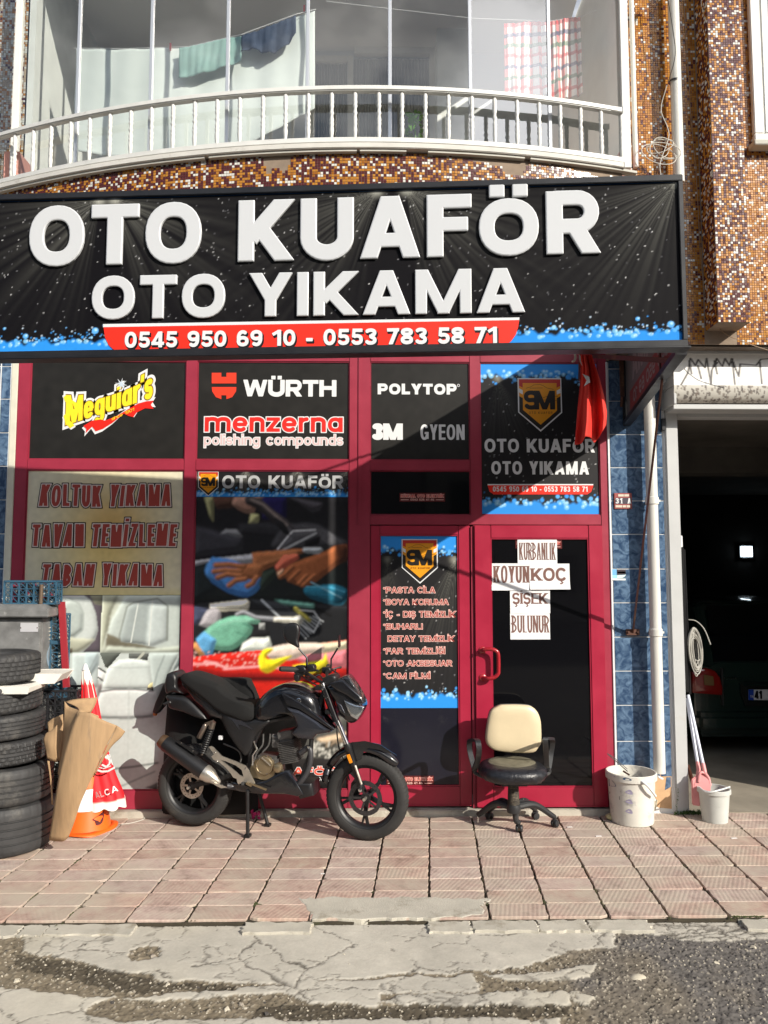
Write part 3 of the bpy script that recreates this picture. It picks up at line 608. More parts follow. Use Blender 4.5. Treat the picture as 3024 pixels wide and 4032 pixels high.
# mortar smeared over the tiles, and the concrete kerb lip
def slab(name, pts, z0, z1, m, parent, jit=.006, sub=4):
    P = []; rr = random.Random(len(pts)*3+int(abs(pts[0][0])*100)); k = len(pts)
    for i in range(k):
        a, b = Vector(pts[i]), Vector(pts[(i+1) % k])
        for t in range(sub): P.append(a+(b-a)*t/sub+Vector((rr.uniform(-jit, jit), rr.uniform(-jit, jit))))
    c = sum(P, Vector((0, 0)))/len(P); n = len(P); Q = [c+(p-c)*.985 for p in P]; mb = MB()
    vs = [(p.x, p.y, z0) for p in P]+[(p.x, p.y, z1-.003) for p in P]+[(p.x, p.y, z1) for p in Q]
    mb.add(vs, [(i, (i+1) % n, n+(i+1) % n, n+i) for i in range(n)]+[(n+i, n+(i+1) % n, 2*n+(i+1) % n, 2*n+i) for i in range(n)])
    mb.f += [tuple(2*n+i for i in t) for t in tessellate_polygon([[Vector((p.x, p.y, 0)) for p in Q]])]; mb.mi = [0]*len(mb.f)
    return mb.build(name, m, parent)
M_conc = mat('old_concrete', lin((180, 175, 162)), .93, var=.13, vscale=7, bump=.7, bscale=120, dirt=lin((140, 132, 116)), dscale=5, dpos=.54)
mpx = lambda pts, k: [tuple(gd((0 if k == 1 else 1512)+x/1.0972, 3200+y/1.0972, .0)[:2]) for x, y in pts]
slab('mortar_patch', mpx([(1290, 372), (1400, 366), (1659, 366), (1659+150, 368), (1659+330, 370), (1659+460, 372), (1659+420, 405), (1659+440, 440), (1659+200, 456), (1659, 458), (1340, 456), (1330, 410)], 1), -.03, .0015, M_conc, pave, .014, 7)
xk = XL
while xk < XR:
    w = r.uniform(.12, .55); gap = r.choice([.004, .006, .012, .03])
    pu = 1512+xk/3.95*3000
    if not (1180 < pu < 1560) and r.random() > (.12 if pu < 1500 else .45):
        slab('kerb_stone', [(xk, KY-.115), (xk+w-gap, KY-.118), (xk+w-gap, KY-.004), (xk, KY-.004)], -.2, -.011+r.uniform(-.006, .002), M_conc, pave, .009, 9)
    xk += w
lit = MB()   # scraps of paper and leaf litter on the tiles
for u, v, s in ((2243, 3256, .018), (2357, 3292, .02), (1432, 3368, .0), (822, 3302, .016), (1270, 3440, .012), (2890, 3300, .02)):
    if s: p = gd(u, v, .003); lit.obox(p, (s, .002, 0), (0, s*.45, 0), (0, 0, .001))
tag(lit.build('litter', mat('paper_scrap', (.75, .73, .7), .8)), kind='stuff')
moss = MB()
for (u0, u1, v, n) in ((100, 350, 3395, 500), (90, 200, 3537, 260), (250, 340, 3600, 160), (1000, 1040, 3560, 160), (2140, 2170, 3550, 120), (2880, 3010, 3605, 260)):
    for _ in range(n):
        p = gd(r.uniform(u0, u1), v+r.gauss(0, 4), -.006); pebble(moss, p.x, p.y, p.z, r.uniform(.003, .007))
for j in range(nrow):
    for i in range(-12, 9):
        k = r.random()
        if k > .42: continue
        y = KY+.008+RW*j; x = x0+CW*i+(y-y0)*.075
        for _ in range(int(40*(.45-k)*4)):
            t = r.gauss(0, .012) if r.random() < .5 else r.uniform(-.09, .09); pebble(moss, x+t*.075+r.gauss(0, .003)+(t if r.random() < .25 else 0)*.6, y+(t if r.random() < .75 else 0), -.007, r.uniform(.0025, .006), r.choice([0, 1, 1]))
tag(moss.build('moss', [mat('moss', lin((66, 72, 38)), .95, var=.3, vscale=40), mat('joint_soil', lin((66, 56, 42)), .95)]), kind='stuff')
# ================================================================ across the street: the row of buildings that faces the shop
M_far = mat('render_far', (.33, .30, .27), .9, var=.15, vscale=1); M_dglass = mat('dark_glass', (.012, .014, .016), .06, spec=.6)
for i, (xa, xb, hgt, c) in enumerate(((-42, -17, 9.2, (.34, .30, .26)), (-16.9, 2, 8.4, (.27, .24, .22)), (2.1, 19, 9.6, (.36, .33, .27)), (19.1, 44, 8.8, (.3, .3, .3)))):
    b = thing('apartment_block', ['beige block across the street, far left behind the camera', 'brown block straight across the street behind the camera', 'tall cream block across the street, right behind the camera', 'grey block across the street, far right behind the camera'][i], 'building', (xa, -24, 0), 'buildings across the street')
    mb = MB(); mb.box(xa, xb, -34, -24, -.07, hgt); mb.box(xa-.15, xb+.04, -34.1, -23.7, hgt, hgt+.25); mb.build('wall', mat('far_wall_%d' % i, c, .9, var=.12, vscale=.8), b)
    n = int((xb-xa)/3.2)
    for f in range(3):
        for k in range(n):
            x = xa+1+k*3.2; z = 1.0+f*2.9; w = MB(); w.box(x, x+1.7, -24.02, -23.94, z, z+1.5); w.build('window', M_dglass, b)
# ================================================================ materials of the house
M_red = mat('burgundy_frame', (.30, .024, .05), .40, var=.12, vscale=5, bump=.05, bscale=30, dirt=(.42, .14, .17), dscale=13, dpos=.70)
M_redD = mat('burgundy_frame_door', (.34, .014, .042), .33, var=.1, vscale=4)
M_blk = mat('black_vinyl', (.008, .0075, .007), .5, var=.2, vscale=3, bump=.03, bscale=12)
M_glassD = mat('shop_glass', (.004, .004, .005), .05, spec=.3, dirt=(.011, .011, .011), dscale=9, dpos=.66)
M_glassB = mat('shop_glass_blue', (.012, .012, .02), .12, spec=.35, dirt=(.022, .022, .028), dscale=8, dpos=.58)
M_white = mat('print_white', (.70, .71, .72), .45); M_whiteP = mat('paint_white', (.66, .66, .63), .45, var=.06, vscale=8, dirt=(.4, .37, .32), dscale=14, dpos=.64)
M_print = mat_attr('print', .5, bump=.02, bscale=5, spec=.3); M_printS = mat_attr('print_sign', .62, spec=.08); M_printG = mat_attr('print_gloss', .22)
M_plast = mat('plaster', (.5, .49, .44), .9, var=.1, vscale=4, bump=.4, bscale=50)
M_grout = mat('grout', (.25, .19, .14), .9, var=.2, vscale=10)
M_alu = mat('aluminium', (.62, .63, .64), .38, .75); M_blackm = mat('black_metal', (.012, .012, .014), .38, var=.2, vscale=8)
def X_(*uv): return sum(at(u, v, 0).x for u, v in uv)/len(uv)
def Z_(*uv): return sum(at(u, v, 0).z for u, v in uv)/len(uv)
# ================================================================ apartment house: shell, soffit, bay, pilaster
house = thing('apartment_building', 'apartment building clad in brown orange and white mosaic over the shops', 'building', (0, .5, 0))
ZS = 4.30; BX = 1.86; ZB = 3.46; YB = -.44; YP = -.64; ZPB = 3.56
mb = MB(); mb.box(-12, 12, .9, 1.0, 0, .01); 
w = MB(); w.box(-2.62, 1.9, .074, .2, 3.3, ZS); w.box(-12, -3.1, 0, .15, 0, ZS); w.build('wall', M_plast, house)
s = MB(); s.box(-12, BX, -.3, 3, ZS, ZS+.14); s.box(BX+.003, 12, YB+.01, 3, ZB, ZB+.12); s.build('soffit', mat('soffit', (.16, .13, .105), .9, var=.3, vscale=3, dirt=(.3, .27, .23), dscale=2), house)
# ---- mosaic: every little tile is geometry
PITCH_M = .0178
MT = [mat('mosaic_white', (.66, .65, .60), .24, spec=.4), mat('mosaic_ochre', (.46, .20, .028), .24, spec=.35), mat('mosaic_maroon', (.095, .02, .02), .22, spec=.4), mat('mosaic_amber', (.33, .12, .014), .24, spec=.35), mat('mosaic_sand', (.48, .38, .26), .24, spec=.4)]
PAL = {'mix': (.16, .26, .47, .11, 0), 'ochre': (.10, .43, .13, .34, 0), 'pale': (.35, .12, .05, .08, .4)}
def mosaic(name, P, ncol, nrow, pal, parent, skip=None, seed=1, parts=0, keep=None):
    """P(s,t,d) -> world; s along, t up in metres, d proud of the wall"""
    r_ = np.random.default_rng(seed); vs = []; fs = []; mi = []; p = PITCH_M; h = p*.5-.0011; nparts = 0
    coarse = fbm(*np.meshgrid(np.arange(ncol)*.05, np.arange(nrow)*.05), 1.5, 2, seed+3)
    for j in range(nrow):
        for i in range(ncol):
            s_, t_ = (i+.5)*p, (j+.5)*p
            if skip and skip(s_, t_): continue
            w_ = np.array(PAL[pal]); w_ = w_/w_.sum(); k = int(r_.choice(5, p=w_))
            a, b = r_.normal(0, .0003, 2); q = [(-h, -h), (h, -h), (h, h), (-h, h)]; tx, ty = r_.normal(0, .00022, 2)
            v = [P(s_+x, t_+y, 0) for x, y in q]+[P(s_+x*.93, t_+y*.93, .0026+tx*(1 if x > 0 else -1)+ty*(1 if y > 0 else -1)) for x, y in q]
            f = [(4, 5, 6, 7), (0, 1, 5, 4), (1, 2, 6, 5), (2, 3, 7, 6), (3, 0, 4, 7)]
            if keep and nparts < parts and keep(s_, t_):
                me = bpy.data.meshes.new('mosaic_tile'); me.from_pydata(v, [], f); link('mosaic_tile', me, MT[k], parent); nparts += 1; continue
            b0 = len(vs); vs += v; fs += [tuple(x+b0 for x in g_) for g_ in f]; mi += [k]*5
    me = bpy.data.meshes.new(name); me.from_pydata(vs, [], fs); o = link(name, me, MT, parent); me.polygons.foreach_set('material_index', mi); me.update(); o['kind'] = 'stuff'; return o
ZT = 6.5
g_ = MB(); g_.box(BX, 6, YB, YB+.05, ZB+.0, ZT); g_.box(BX-.02, BX+.03, YB+.003, 0, ZB, ZT)
pxl = at(2815, 900, YP).x; pxr = at(2940, 900, YP).x
g_.box(pxl, pxr, YP, YB-.0005, ZPB, ZT); g_.build('grout_backing', M_grout, house)
pw = pxr-pxl
mosaic('mosaic', lambda s, t, d: (BX+s, YB-d, ZB+t), int((pxl-BX)/PITCH_M), int((ZT-ZB)/PITCH_M), 'ochre', house, seed=2)
mosaic('mosaic', lambda s, t, d: (pxl+s, YP-d, ZPB+t), int(round(pw/PITCH_M)), int((ZT-ZPB)/PITCH_M), 'mix', house, seed=3, parts=150, keep=lambda s, t: t > .9)
mosaic('mosaic', lambda s, t, d: (pxl-d, YB-s, ZPB+t), int((YB-YP)/PITCH_M), int((ZT-ZPB)/PITCH_M), 'mix', house, seed=4)
mosaic('mosaic', lambda s, t, d: (pxr+d, YP+s, ZPB+t), int((YB-YP)/PITCH_M), int((ZT-ZPB)/PITCH_M), 'mix', house, seed=5)
wz = at(2990, 575, YB).z; wxl = at(2955, 300, YB-.02).x
mosaic('mosaic', lambda s, t, d: (pxr+s, YB-d, ZB+t), 56, int((ZT-ZB)/PITCH_M), 'ochre', house, seed=6, skip=lambda s, t: pxr+s > wxl+.02 and ZB+t > wz-.02)
mosaic('mosaic', lambda s, t, d: (-4.0+s, -.3-d, ZS+t), int((4.0-2.62)/PITCH_M), int((ZT-ZS)/PITCH_M), 'pale', house, seed=7)
gb = MB(); gb.box(-12, -2.62, -.3, 0, ZS, ZT); gb.build('grout_backing', M_grout, house)
# window of the bay, far right
bw = MB(); wt = ZT; x1 = wxl+1.2
bw.box(wxl, x1, YB-.05, YB-.004, wz, wz+.07); bw.box(wxl, wxl+.075, YB-.05, YB-.004, wz+.07, wt); bw.box(wxl+.085, wxl+.14, YB-.042, YB-.004, wz+.08, wt); fr = bw.build('window', M_whiteP, house, bevel=.006)
gl = MB(); gl.box(wxl+.14, x1, YB-.02, YB-.006, wz+.07, wt); gl.build('pane', mat('dim_glass', (.10, .11, .13), .05, spec=.6), fr)
sl_ = MB(); sl_.box(wxl-.03, x1, YB-.10, YB-.001, wz-.045, wz-.004); sl_.build('sill', M_plast, fr, bevel=.005)
# ================================================================ glazed bow-front balcony
balc = thing('balcony', 'bow fronted glazed balcony with white baluster railing above the black shop sign', 'balcony', (-.07, -1.1, ZS))
XC = .039
def arcY(x, off=0): return -1.108+.0782*(x-XC)**2+off
x0b, x1b = -3.05, 1.70
def arc_pts(z, off=0, n=56, a=x0b, b=x1b): return [Vector((a+(b-a)*i/n, arcY(a+(b-a)*i/n, off), z)) for i in range(n+1)]
def arc_bar(mb, z0, z1, o0, o1, a=x0b, b=x1b, n=56, mi=None):
    A = arc_pts(0, 0, n, a, b); vs = []
    for p in A: vs += [(p.x, p.y+o0, z0), (p.x, p.y+o1, z0), (p.x, p.y+o1, z1), (p.x, p.y+o0, z1)]
    fs = []
    for i in range(n): k = i*4; fs += [(k+j, k+(j+1) % 4, k+4+(j+1) % 4, k+4+j) for j in range(4)]
    fs += [(0, 1, 2, 3), tuple(n*4+j for j in (3, 2, 1, 0))]; mb.add(vs, fs, mi)
# floor slab body with the mosaic band
fl = MB(); A = arc_pts(0, .0); n = len(A); vs = [(p.x, p.y, ZS) for p in A]+[(x1b, 1.0, ZS), (x0b, 1.0, ZS)]; k = len(vs); vs += [(x, y, 4.52) for x, y, z in vs]
fl.add(vs, [(i, (i+1) % k, k+(i+1) % k, k+i) for i in range(k)]+[tuple(range(k)), tuple(range(2*k-1, k-1, -1))]); fl.build('floor_slab', M_grout, balc)
al = [0.0]; xs_ = np.linspace(x0b, x1b, 600)
for a, b in zip(xs_, xs_[1:]): al.append(al[-1]+math.hypot(b-a, arcY(b)-arcY(a)))
def onarc(s, t, d):
    x = float(np.interp(s, al, xs_)); sl = .1564*(x-XC); l = math.hypot(1, sl); return (x+sl/l*d, arcY(x)-d/l, ZS+t)
patch = lambda s, t: ((np.interp(s, al, xs_)-.0) and (abs(float(np.interp(s, al, xs_))+.62) < .07+.35*max(0, t-.12) and t > .11+.02*math.sin(s*60))) or (abs(float(np.interp(s, al, xs_))-.93) < .06+.3*max(0, t-.1) and t > .10) or (t > .185+.02*math.sin(s*9) and float(np.interp(s, al, xs_)) > .4)
mosaic('mosaic', onarc, int(al[-1]/PITCH_M), int(.222/PITCH_M), 'mix', balc, skip=patch, seed=9, parts=150, keep=lambda s, t: t > .12 and 1.4 < s < 2.4)
rail = MB(); arc_bar(rail, 4.522, 4.558, -.05, .2); rail.build('coping', mat('coping', (.6, .585, .54), .8, var=.1, vscale=6, dirt=(.35, .32, .27), dscale=7, dpos=.6), balc, bevel=.004)
lip = MB()
for a, b in ((-3.0, -1.1), (-1.07, -.1), (-.08, .22), (.36, 1.0), (1.04, 1.8)): arc_bar(lip, 4.506, 4.5215, -.035, .02, a, b, 20)
lip.build('drip_edge', M_plast, balc)
zr0, zr1 = 4.571, 4.915; rl = thing('railing', None, None); rl.parent = balc; rl.location = -balc.location
m1 = MB(); arc_bar(m1, zr0+.0, zr0+.03, -.035, .0); m1.build('bottom_rail', M_whiteP, rl); m2 = MB(); arc_bar(m2, zr1, zr1+.035, -.045, .005); m2.build('top_rail', M_whiteP, rl, bevel=.006)
prof = [(.009, .0), (.013, .03), (.0155, .06), (.012, .085), (.016, .10), (.0115, .112), (.016, .125), (.0115, .14), (.0105, .155), (.0165, .168), (.0105, .182), (.0115, .20), (.016, .215), (.0115, .228), (.016, .24), (.013, .26), (.015, .285), (.009, .308)]
bp_ = MB(); bp_.lathe(prof, n=10); bme = None; u_prev = None
ub = [63, 135, 204, 281, 355, 434, 516, 597, 681, 767, 855, 944, 1035, 1124, 1214, 1306, 1398, 1492, 1583, 1675, 1766, 1858, 1948, 2036, 2123, 2206, 2286, 2366, 2446, -10, -75, -140]
for u in ub:
    x = (u-1512)/3000*4.9
    for _ in range(4): x = at(u, 480, arcY(x, -.018)).x
    if bme is None:
        o = bp_.build('baluster', M_whiteP, rl, smooth=True, angle=60); bme = o.data
    else: o = bpy.data.objects.new('baluster', bme); COL.objects.link(o); o.parent = rl
    o.location = Vector((x, arcY(x, -.018), zr0+.028)); o.scale = (1, 1, (zr1-zr0-.024)/.308)
# glazing
M_bal = mat_glass('balcony_glass', (.975, .985, .98), .045)
posts_u = [(75, 300), (312, 200), (598, 200), (898, 200), (1212, 200), (1535, 200), (1850, 200), (2160, 200), (2445, 230)]
PX = []
for u, v in posts_u:
    x = (u-1512)/3000*4.9
    for _ in range(5): x = at(u, v, arcY(x, .08)).x
    PX.append(x)
PX = [-3.0]+PX; zg0, zg1 = 4.585, 6.65
for i, x in enumerate(PX):
    y = arcY(x, .08); m_ = MB(); wd = .035 if i == len(PX)-1 else .012
    if i == len(PX)-1: m_.box(x-.012, x+.045, y-.03, y+.04, zg0, zg1)
    elif i == 1: m_.box(x-.035, x+.012, y-.02, y+.03, zg0, zg1)
    else: m_.box(x-wd, x+wd, y-.012, y+.012, zg0, zg1)
    m_.build('glazing_post', M_alu if 1 < i < len(PX)-1 else M_whiteP, balc, bevel=.003)
for i in range(len(PX)-1):
    a, b = PX[i], PX[i+1]; ya, yb = arcY(a, .08), arcY(b, .08); m_ = MB(); m_.bar((a+.013, ya, (zg0+zg1)/2), (b-.013, yb, (zg0+zg1)/2), .006, zg1-zg0-.03); m_.build('glass_pane', M_bal, balc)
m_ = MB(); arc_bar(m_, 4.559, 4.584, .03, .13); m_.build('glazing_track', M_alu, balc)
# inside the balcony
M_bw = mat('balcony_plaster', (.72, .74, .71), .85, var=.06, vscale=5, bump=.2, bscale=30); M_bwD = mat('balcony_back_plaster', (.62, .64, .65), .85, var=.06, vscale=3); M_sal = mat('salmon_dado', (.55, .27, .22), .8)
XI, XJ = -2.57, 1.80; zc = 6.72
ii = MB(); ii.box(XI-.1, XJ+.1, 1.0, 1.12, 4.5, zc); ii.build('back_wall', M_bwD, balc)
ii = MB(); ii.box(XI-.1, XI, -.3, .999, 4.85, zc); ii.box(XJ, XJ+.06, -.62, .999, 4.85, zc); ii.build('side_wall', M_bw, balc)
ii = MB(); ii.box(XI-.1, XI+.006, -.5, .999, 4.5, 4.848); ii.box(XJ-.006, XJ+.06, -.62, .999, 4.5, 4.848); ii.build('dado', M_sal, balc)
ii = MB(); A = arc_pts(0, -.02, 30); vs = [(p.x, p.y, zc) for p in A]+[(x1b+.1, 1.12, zc), (x0b, 1.12, zc)]; k = len(vs); vs += [(x, y, zc+.18) for x, y, z in vs]
ii.add(vs, [(i, (i+1) % k, k+(i+1) % k, k+i) for i in range(k)]+[tuple(range(k)), tuple(range(2*k-1, k-1, -1))]); ii.build('ceiling', mat('white_ceiling', (.78, .78, .76), .9), balc)
def back(u0, v0, u1, v1, Y=.99, t=.03):
    a = at(u0, v1, Y); b = at(u1, v0, Y); return a.x, b.x, Y-t, Y, a.z, b.z
bd = MB()
for q in ((1225, 235, 1245, 660), (1368, 235, 1392, 660), (1245, 235, 1368, 258), (1690, 150, 1712, 660), (1395, 200, 1690, 225), (1530, 225, 1542, 660)): bd.box(*back(*q, t=.06))
bdo = bd.build('balcony_window', M_whiteP, balc, bevel=.004)
cu = MB()
for (ua, ub_) in ((1246, 1367), (1392, 1530), (1543, 1690)):
    a = at(ua, 660, .985); b = at(ub_, 240, .985); N = 36; vs = []
    for i in range(N+1):
        x = a.x+(b.x-a.x)*i/N; y = .965+.012*math.sin(i*1.9)+.004*math.sin(i*.7); vs += [(x, y, a.z-.3), (x, y, b.z)]
    cu.add(vs, [(2*i, 2*i+2, 2*i+3, 2*i+1) for i in range(N)])
cu.build('curtain', mat('grey_curtain', (.34, .35, .35), .9), bdo, smooth=True)
pil = MB(); pil.box(*back(1712, -300, 1830, 660, .98, .3)); pil.build('pillar', M_bw, balc)
# ---- laundry and line
def cloth(name, label, cat, top, drop, m, Yf, nu=40, nv=24, fold=.012, group=None, bot=None, cols=None, freq=23):
    """top: list of pixel points along the line, drop(t): length, hanging"""
    T = spline([Vector((at(u, v, Yf).x, 0, at(u, v, Yf).z)) for u, v in top], 8); n = len(T); vs = []
    cum = [0]
    for a, b in zip(T, T[1:]): cum.append(cum[-1]+(b-a).length)
    for j in range(nv+1):
        q = j/nv
        for i in range(nu+1):
            t = i/nu; s_ = t*cum[-1]; x = float(np.interp(s_, cum, [p.x for p in T])); z = float(np.interp(s_, cum, [p.z for p in T])); d = drop(t)
            y = Yf+fold*(.25+q)*math.sin(t*freq+math.sin(q*3+t*5))+fold*.4*math.sin(t*51+q*2)+.006*math.sin(q*9+t*8); vs.append((x+.01*q*math.sin(t*9), y, z-d*q))
    fs = [(j*(nu+1)+i, j*(nu+1)+i+1, (j+1)*(nu+1)+i+1, (j+1)*(nu+1)+i) for j in range(nv) for i in range(nu)]
    me = bpy.data.meshes.new(name); me.from_pydata(vs, [], fs); me.polygons.foreach_set('use_smooth', [True]*len(fs))
    if cols is not None:
        ca = me.color_attributes.new('Col', 'FLOAT_COLOR', 'POINT')
        ca.data.foreach_set('color', np.array([(*lin(cols(i/nu, j/nv)), 1) for j in range(nv+1) for i in range(nu+1)], np.float32).reshape(-1))
    o = link(name, me, m); so_ = o.modifiers.new('t', 'SOLIDIFY'); so_.thickness = .003
    return tag(o, label, cat, group)
M_sheet = mat('white_cotton', (.58, .63, .61), .9, bump=.1, bscale=300)
cloth('bed_sheet', 'large white bed sheet hung along the washing line inside the balcony', 'sheet', [(300, 192), (500, 193), (740, 186), (900, 160), (1060, 110), (1160, 70), (1240, 40)], lambda t: .80+.10*math.sin(t*PI)-.02*t, M_sheet, -.35, 90, 40, .010, freq=13)
cloth('towel', 'teal towel folded over the washing line left of the dark blue cloth', 'towel', [(705, 188), (800, 172), (950, 140)], lambda t: .235+.01*math.sin(t*5)-.02*t, mat('teal_towel', (.20, .34, .31), .9), -.42, 34, 14, .008, freq=15)
cloth('dark_garment', 'navy garment hanging from the washing line beside the teal towel', 'clothes', [(950, 138), (1060, 105), (1165, 58)], lambda t: .17-.05*math.cos(t*5), mat('navy_cotton', (.035, .05, .085), .9), -.43, 26, 12, .012)
def plaid(i, j):
    r_ = (1 if (j*7) % 1 < .34 else 0); c_ = (1 if (i*5) % 1 < .36 else 0); base = (232, 226, 220); k = int(j*7) % 3; cc = ((185, 30, 40), (45, 40, 85), (60, 95, 65))[k]
    if r_ and c_: return cc
    if r_: return tuple((a+b)//2 for a, b in zip(base, cc))
    if c_: return (205, 110, 110)
    return base
M_plaid = mat_attr('plaid_cloth', .9)
cloth('plaid_cloth', 'red and blue plaid cloth with sky reflected across it, left of the pair', 'cloth', [(1985, 92), (2060, 90), (2150, 84)], lambda t: .60, M_plaid, -.30, 60, 90, .010, 'plaid cloths on the balcony line', cols=plaid)
cloth('plaid_cloth', 'red and blue plaid cloth hanging nearest the right end of the balcony', 'cloth', [(2166, 84), (2220, 76), (2285, 66)], lambda t: .66-.03*t, M_plaid, -.31, 60, 90, .012, 'plaid cloths on the balcony line', cols=plaid)
wl = MB(); wl.tube([at(290, 190, -.34), at(500, 191, -.34), at(740, 184, -.36), at(950, 136, -.42), at(1165, 56, -.4), at(1245, 36, -.35)], .0025, 5); wl.tube([at(1285, 5, -.35), at(1535, 34, -.33), at(1860, 72, -.31), at(2160, 84, -.3), at(2290, 64, -.31), at(2350, 40, -.4)], .0022, 5)
tag(wl.build('washing_line', M_white), 'thin white washing line strung across the glazed balcony', 'line')
for (u, v) in ((671, 184), (1198, 34)):
    p = at(u, v, -.37); m_ = MB(); m_.obox(p, (.006, 0, 0), (0, .008, 0), (0, 0, .026)); m_.obox(p+Vector((0, -.008, -.004)), (.005, 0, 0), (0, .003, 0), (.0, .002, .024)); tag(m_.build('clothes_peg', mat('red_plastic', (.5, .04, .03), .4)), 'red clothes peg at the left of the teal towel' if u < 900 else 'red clothes peg above the right end of the bed sheet', 'peg')
pl_ = MB(); rr = random.Random(3)
for _ in range(46):
    p = at(rr.uniform(1600, 1665), rr.uniform(440, 555), .3+rr.uniform(-.1, .1)); a = Vector((rr.uniform(-1, 1), rr.uniform(-1, 1), rr.uniform(-.4, .8))).normalized()*.03; b = a.cross(Vector((rr.uniform(-1, 1), .3, 1))).normalized()*.018
    pl_.add([p-a, p+b, p+a, p-b], [(0, 1, 2, 3)])
pt = thing('potted_plant', 'bright green leafy plant standing inside the balcony by the window', 'plant', tuple(at(1632, 590, .3)))
pl_.build('foliage', mat('leaf', (.10, .26, .03), .5), pt); pp = MB(); q = at(1632, 600, .3); pp.lathe([(.0, -.16), (.06, -.16), (.08, .0), (.07, .0), (.0, -.01)], (q.x, q.y, q.z), n=16); pp.build('pot', mat('terracotta', (.32, .12, .06), .8), pt); st = MB(); st.tube([q, q+Vector((.01, 0, .16))], .005, 5); st.build('stem', mat('leaf', (0, 0, 0)), pt)
# ---- pipes and cables on the bay
def pipe(name, label, u0, v0, u1, v1, Y, rad, m, collars=()):
    a = at(u0, v0, Y); b = at(u1, v1, Y); x = (a.x+b.x)/2; t = thing(name, label, 'pipe', (x, Y, b.z)); mb = MB(); mb.tube([(x, Y, a.z), (x, Y, b.z)], rad, 20); mb.build('pipe', m, t, smooth=True, angle=60)
    for v in collars:
        z = at(u0, v, Y).z; c = MB(); c.lathe([(rad+.001, -.03), (rad+.007, -.025), (rad+.007, .025), (rad+.001, .03)], (x, Y, z), n=20); c.box(x+rad, x+rad+.02, Y-.006, Y+.01, z-.008, z+.008); c.box(x-.006, x+.006, Y+rad, 0.0 if Y > -.3 else YB, z-.01, z+.01); c.build('collar', m, t, smooth=True)
    return t
M_pvc = mat('white_pvc', (.63, .62, .575), .42, var=.05, vscale=5, dirt=(.45, .40, .33), dscale=9, dpos=.62)
pipe('downpipe', 'thick white downpipe on the mosaic wall above the sign, tied with black tape', 2650, -400, 2662, 720, -.54, .0385, M_pvc)
z = at(2655, 322, -.54).z; tp = MB(); q = at(2655, 322, -.54); tp.lathe([(.0395, -.008), (.0405, 0), (.0395, .008)], (at(2656, 322, -.54).x, -.54, z), n=20); tag(tp.build('tape_band', M_blackm, smooth=True), 'black band of tape round the upper white downpipe', 'tape')
pipe('drain_pipe', 'slim white pipe running down beside the balcony end post', 2486, -400, 2492, 660, -.55, .018, M_pvc)
pipe('downpipe', 'white downpipe on the blue tiled pillar right of the shop door', 2548, 1380, 2600, 3043, -.10, .0425, M_pvc, (1972, 2490))
M_cab = mat('cable_white', (.55, .53, .47), .6); M_cabk = mat('cable_black', (.02, .02, .02), .5)
c = MB(); c.tube(spline([at(2620, -60, -.59), at(2650, 120, -.60), at(2658, 220, -.60), at(2632, 322, -.59)], 8), .003, 6); tag(c.build('cable', M_cabk, smooth=True), 'thin black cable looping down the upper white downpipe', 'cable')
c = MB(); c.tube(spline([at(2626, 335, -.65), at(2603, 430, -.6), at(2628, 500, -.62), at(2632, 545, -.62), at(2600, 640, -.62), at(2602, 690, -.62)], 8), .003, 6); rr = random.Random(11)
for k in range(5):
    cx, cy = 2600+rr.uniform(-8, 40), 592+rr.uniform(-16, 16); a, b, ph = rr.uniform(34, 72), rr.uniform(22, 42), rr.uniform(-.6, .9)
    c.tube([at(cx+a*math.cos(t)*math.cos(ph)-b*math.sin(t)*math.sin(ph), cy+a*math.cos(t)*math.sin(ph)+b*math.sin(t)*math.cos(ph), -.60+.02*math.sin(t+k)) for t in np.linspace(0, 2*PI, 26)[:-1]], .0032, 6, closed=True)
tag(c.build('coiled_cable', M_cab, smooth=True), 'tangle of white cable coiled on the upper downpipe just above the sign', 'cable')
c = MB(); c.tube(spline([at(2690, -50, YB-.01), at(2702, 180, YB-.01), at(2712, 320, YB-.01), at(2722, 480, YB-.01), at(2742, 700, YB-.01), at(2770, 1120, YB-.01), at(2830, 1290, YB-.05), at(2940, 1350, YB-.1), at(3060, 1390, YB-.1)], 6), .0028, 5); tag(c.build('cable', mat('cable_brown', (.3, .2, .12), .6), smooth=True), 'thin brown cable stapled down the shaded mosaic wall', 'cable')
v = MB(); p = at(2560, 8, -.5); v.lathe([(.0, .02), (.028, .02), (.028, -.05), (.05, -.05), (.05, .0), (.045, .04)], (p.x, p.y-.1, p.z), (0, -.6, -.8), n=24); tag(v.build('vent_cowl', M_pvc, smooth=True, angle=40), 'white round vent pipe end on the mosaic wall at top of the picture', 'vent')
c = MB(); p0 = at(2505, 515, -.47); c.box(p0.x, p0.x+.018, YB-.03, YB-.002, at(2505, 655, -.47).z, p0.z); tag(c.build('cable_duct', mat('brown_duct', (.28, .14, .10), .6)), 'short brown cable duct beside the slim white pipe', 'duct')
# ================================================================ shop front
XA = (X_((70, 1421), (46, 2280)), X_((122, 1421), (104, 1850), (90, 2280)))
XB_ = (X_((735, 1421), (726, 1850), (710, 2344)), X_((780, 1421), (769, 1851), (758, 2344)))
XCc = (X_((1377, 1421), (1372, 2200)), X_((1459, 1430), (1456, 2000)))
XD = (X_((1851, 1428), (1849, 1812)), X_((1891, 1430), (1894, 2027)))
XE = (X_((2358, 1431), (2363, 2028)), X_((2386, 1418), (2402, 2100)))
Z0, Z1, Z2, Z3, Z4, ZSs, ZB0, ZB1 = (Z_((800, 1421)), Z_((800, 1809)), Z_((800, 1851)), Z_((1650, 2027)), Z_((1650, 2066)), Z_((400, 2343)), Z_((600, 3113)), .045)
ZTOP = 3.78
shop = thing('storefront', 'burgundy aluminium shop front with dark glass under the long black sign', 'shop front', ((XA[0]+XE[1])/2, .05, 0))
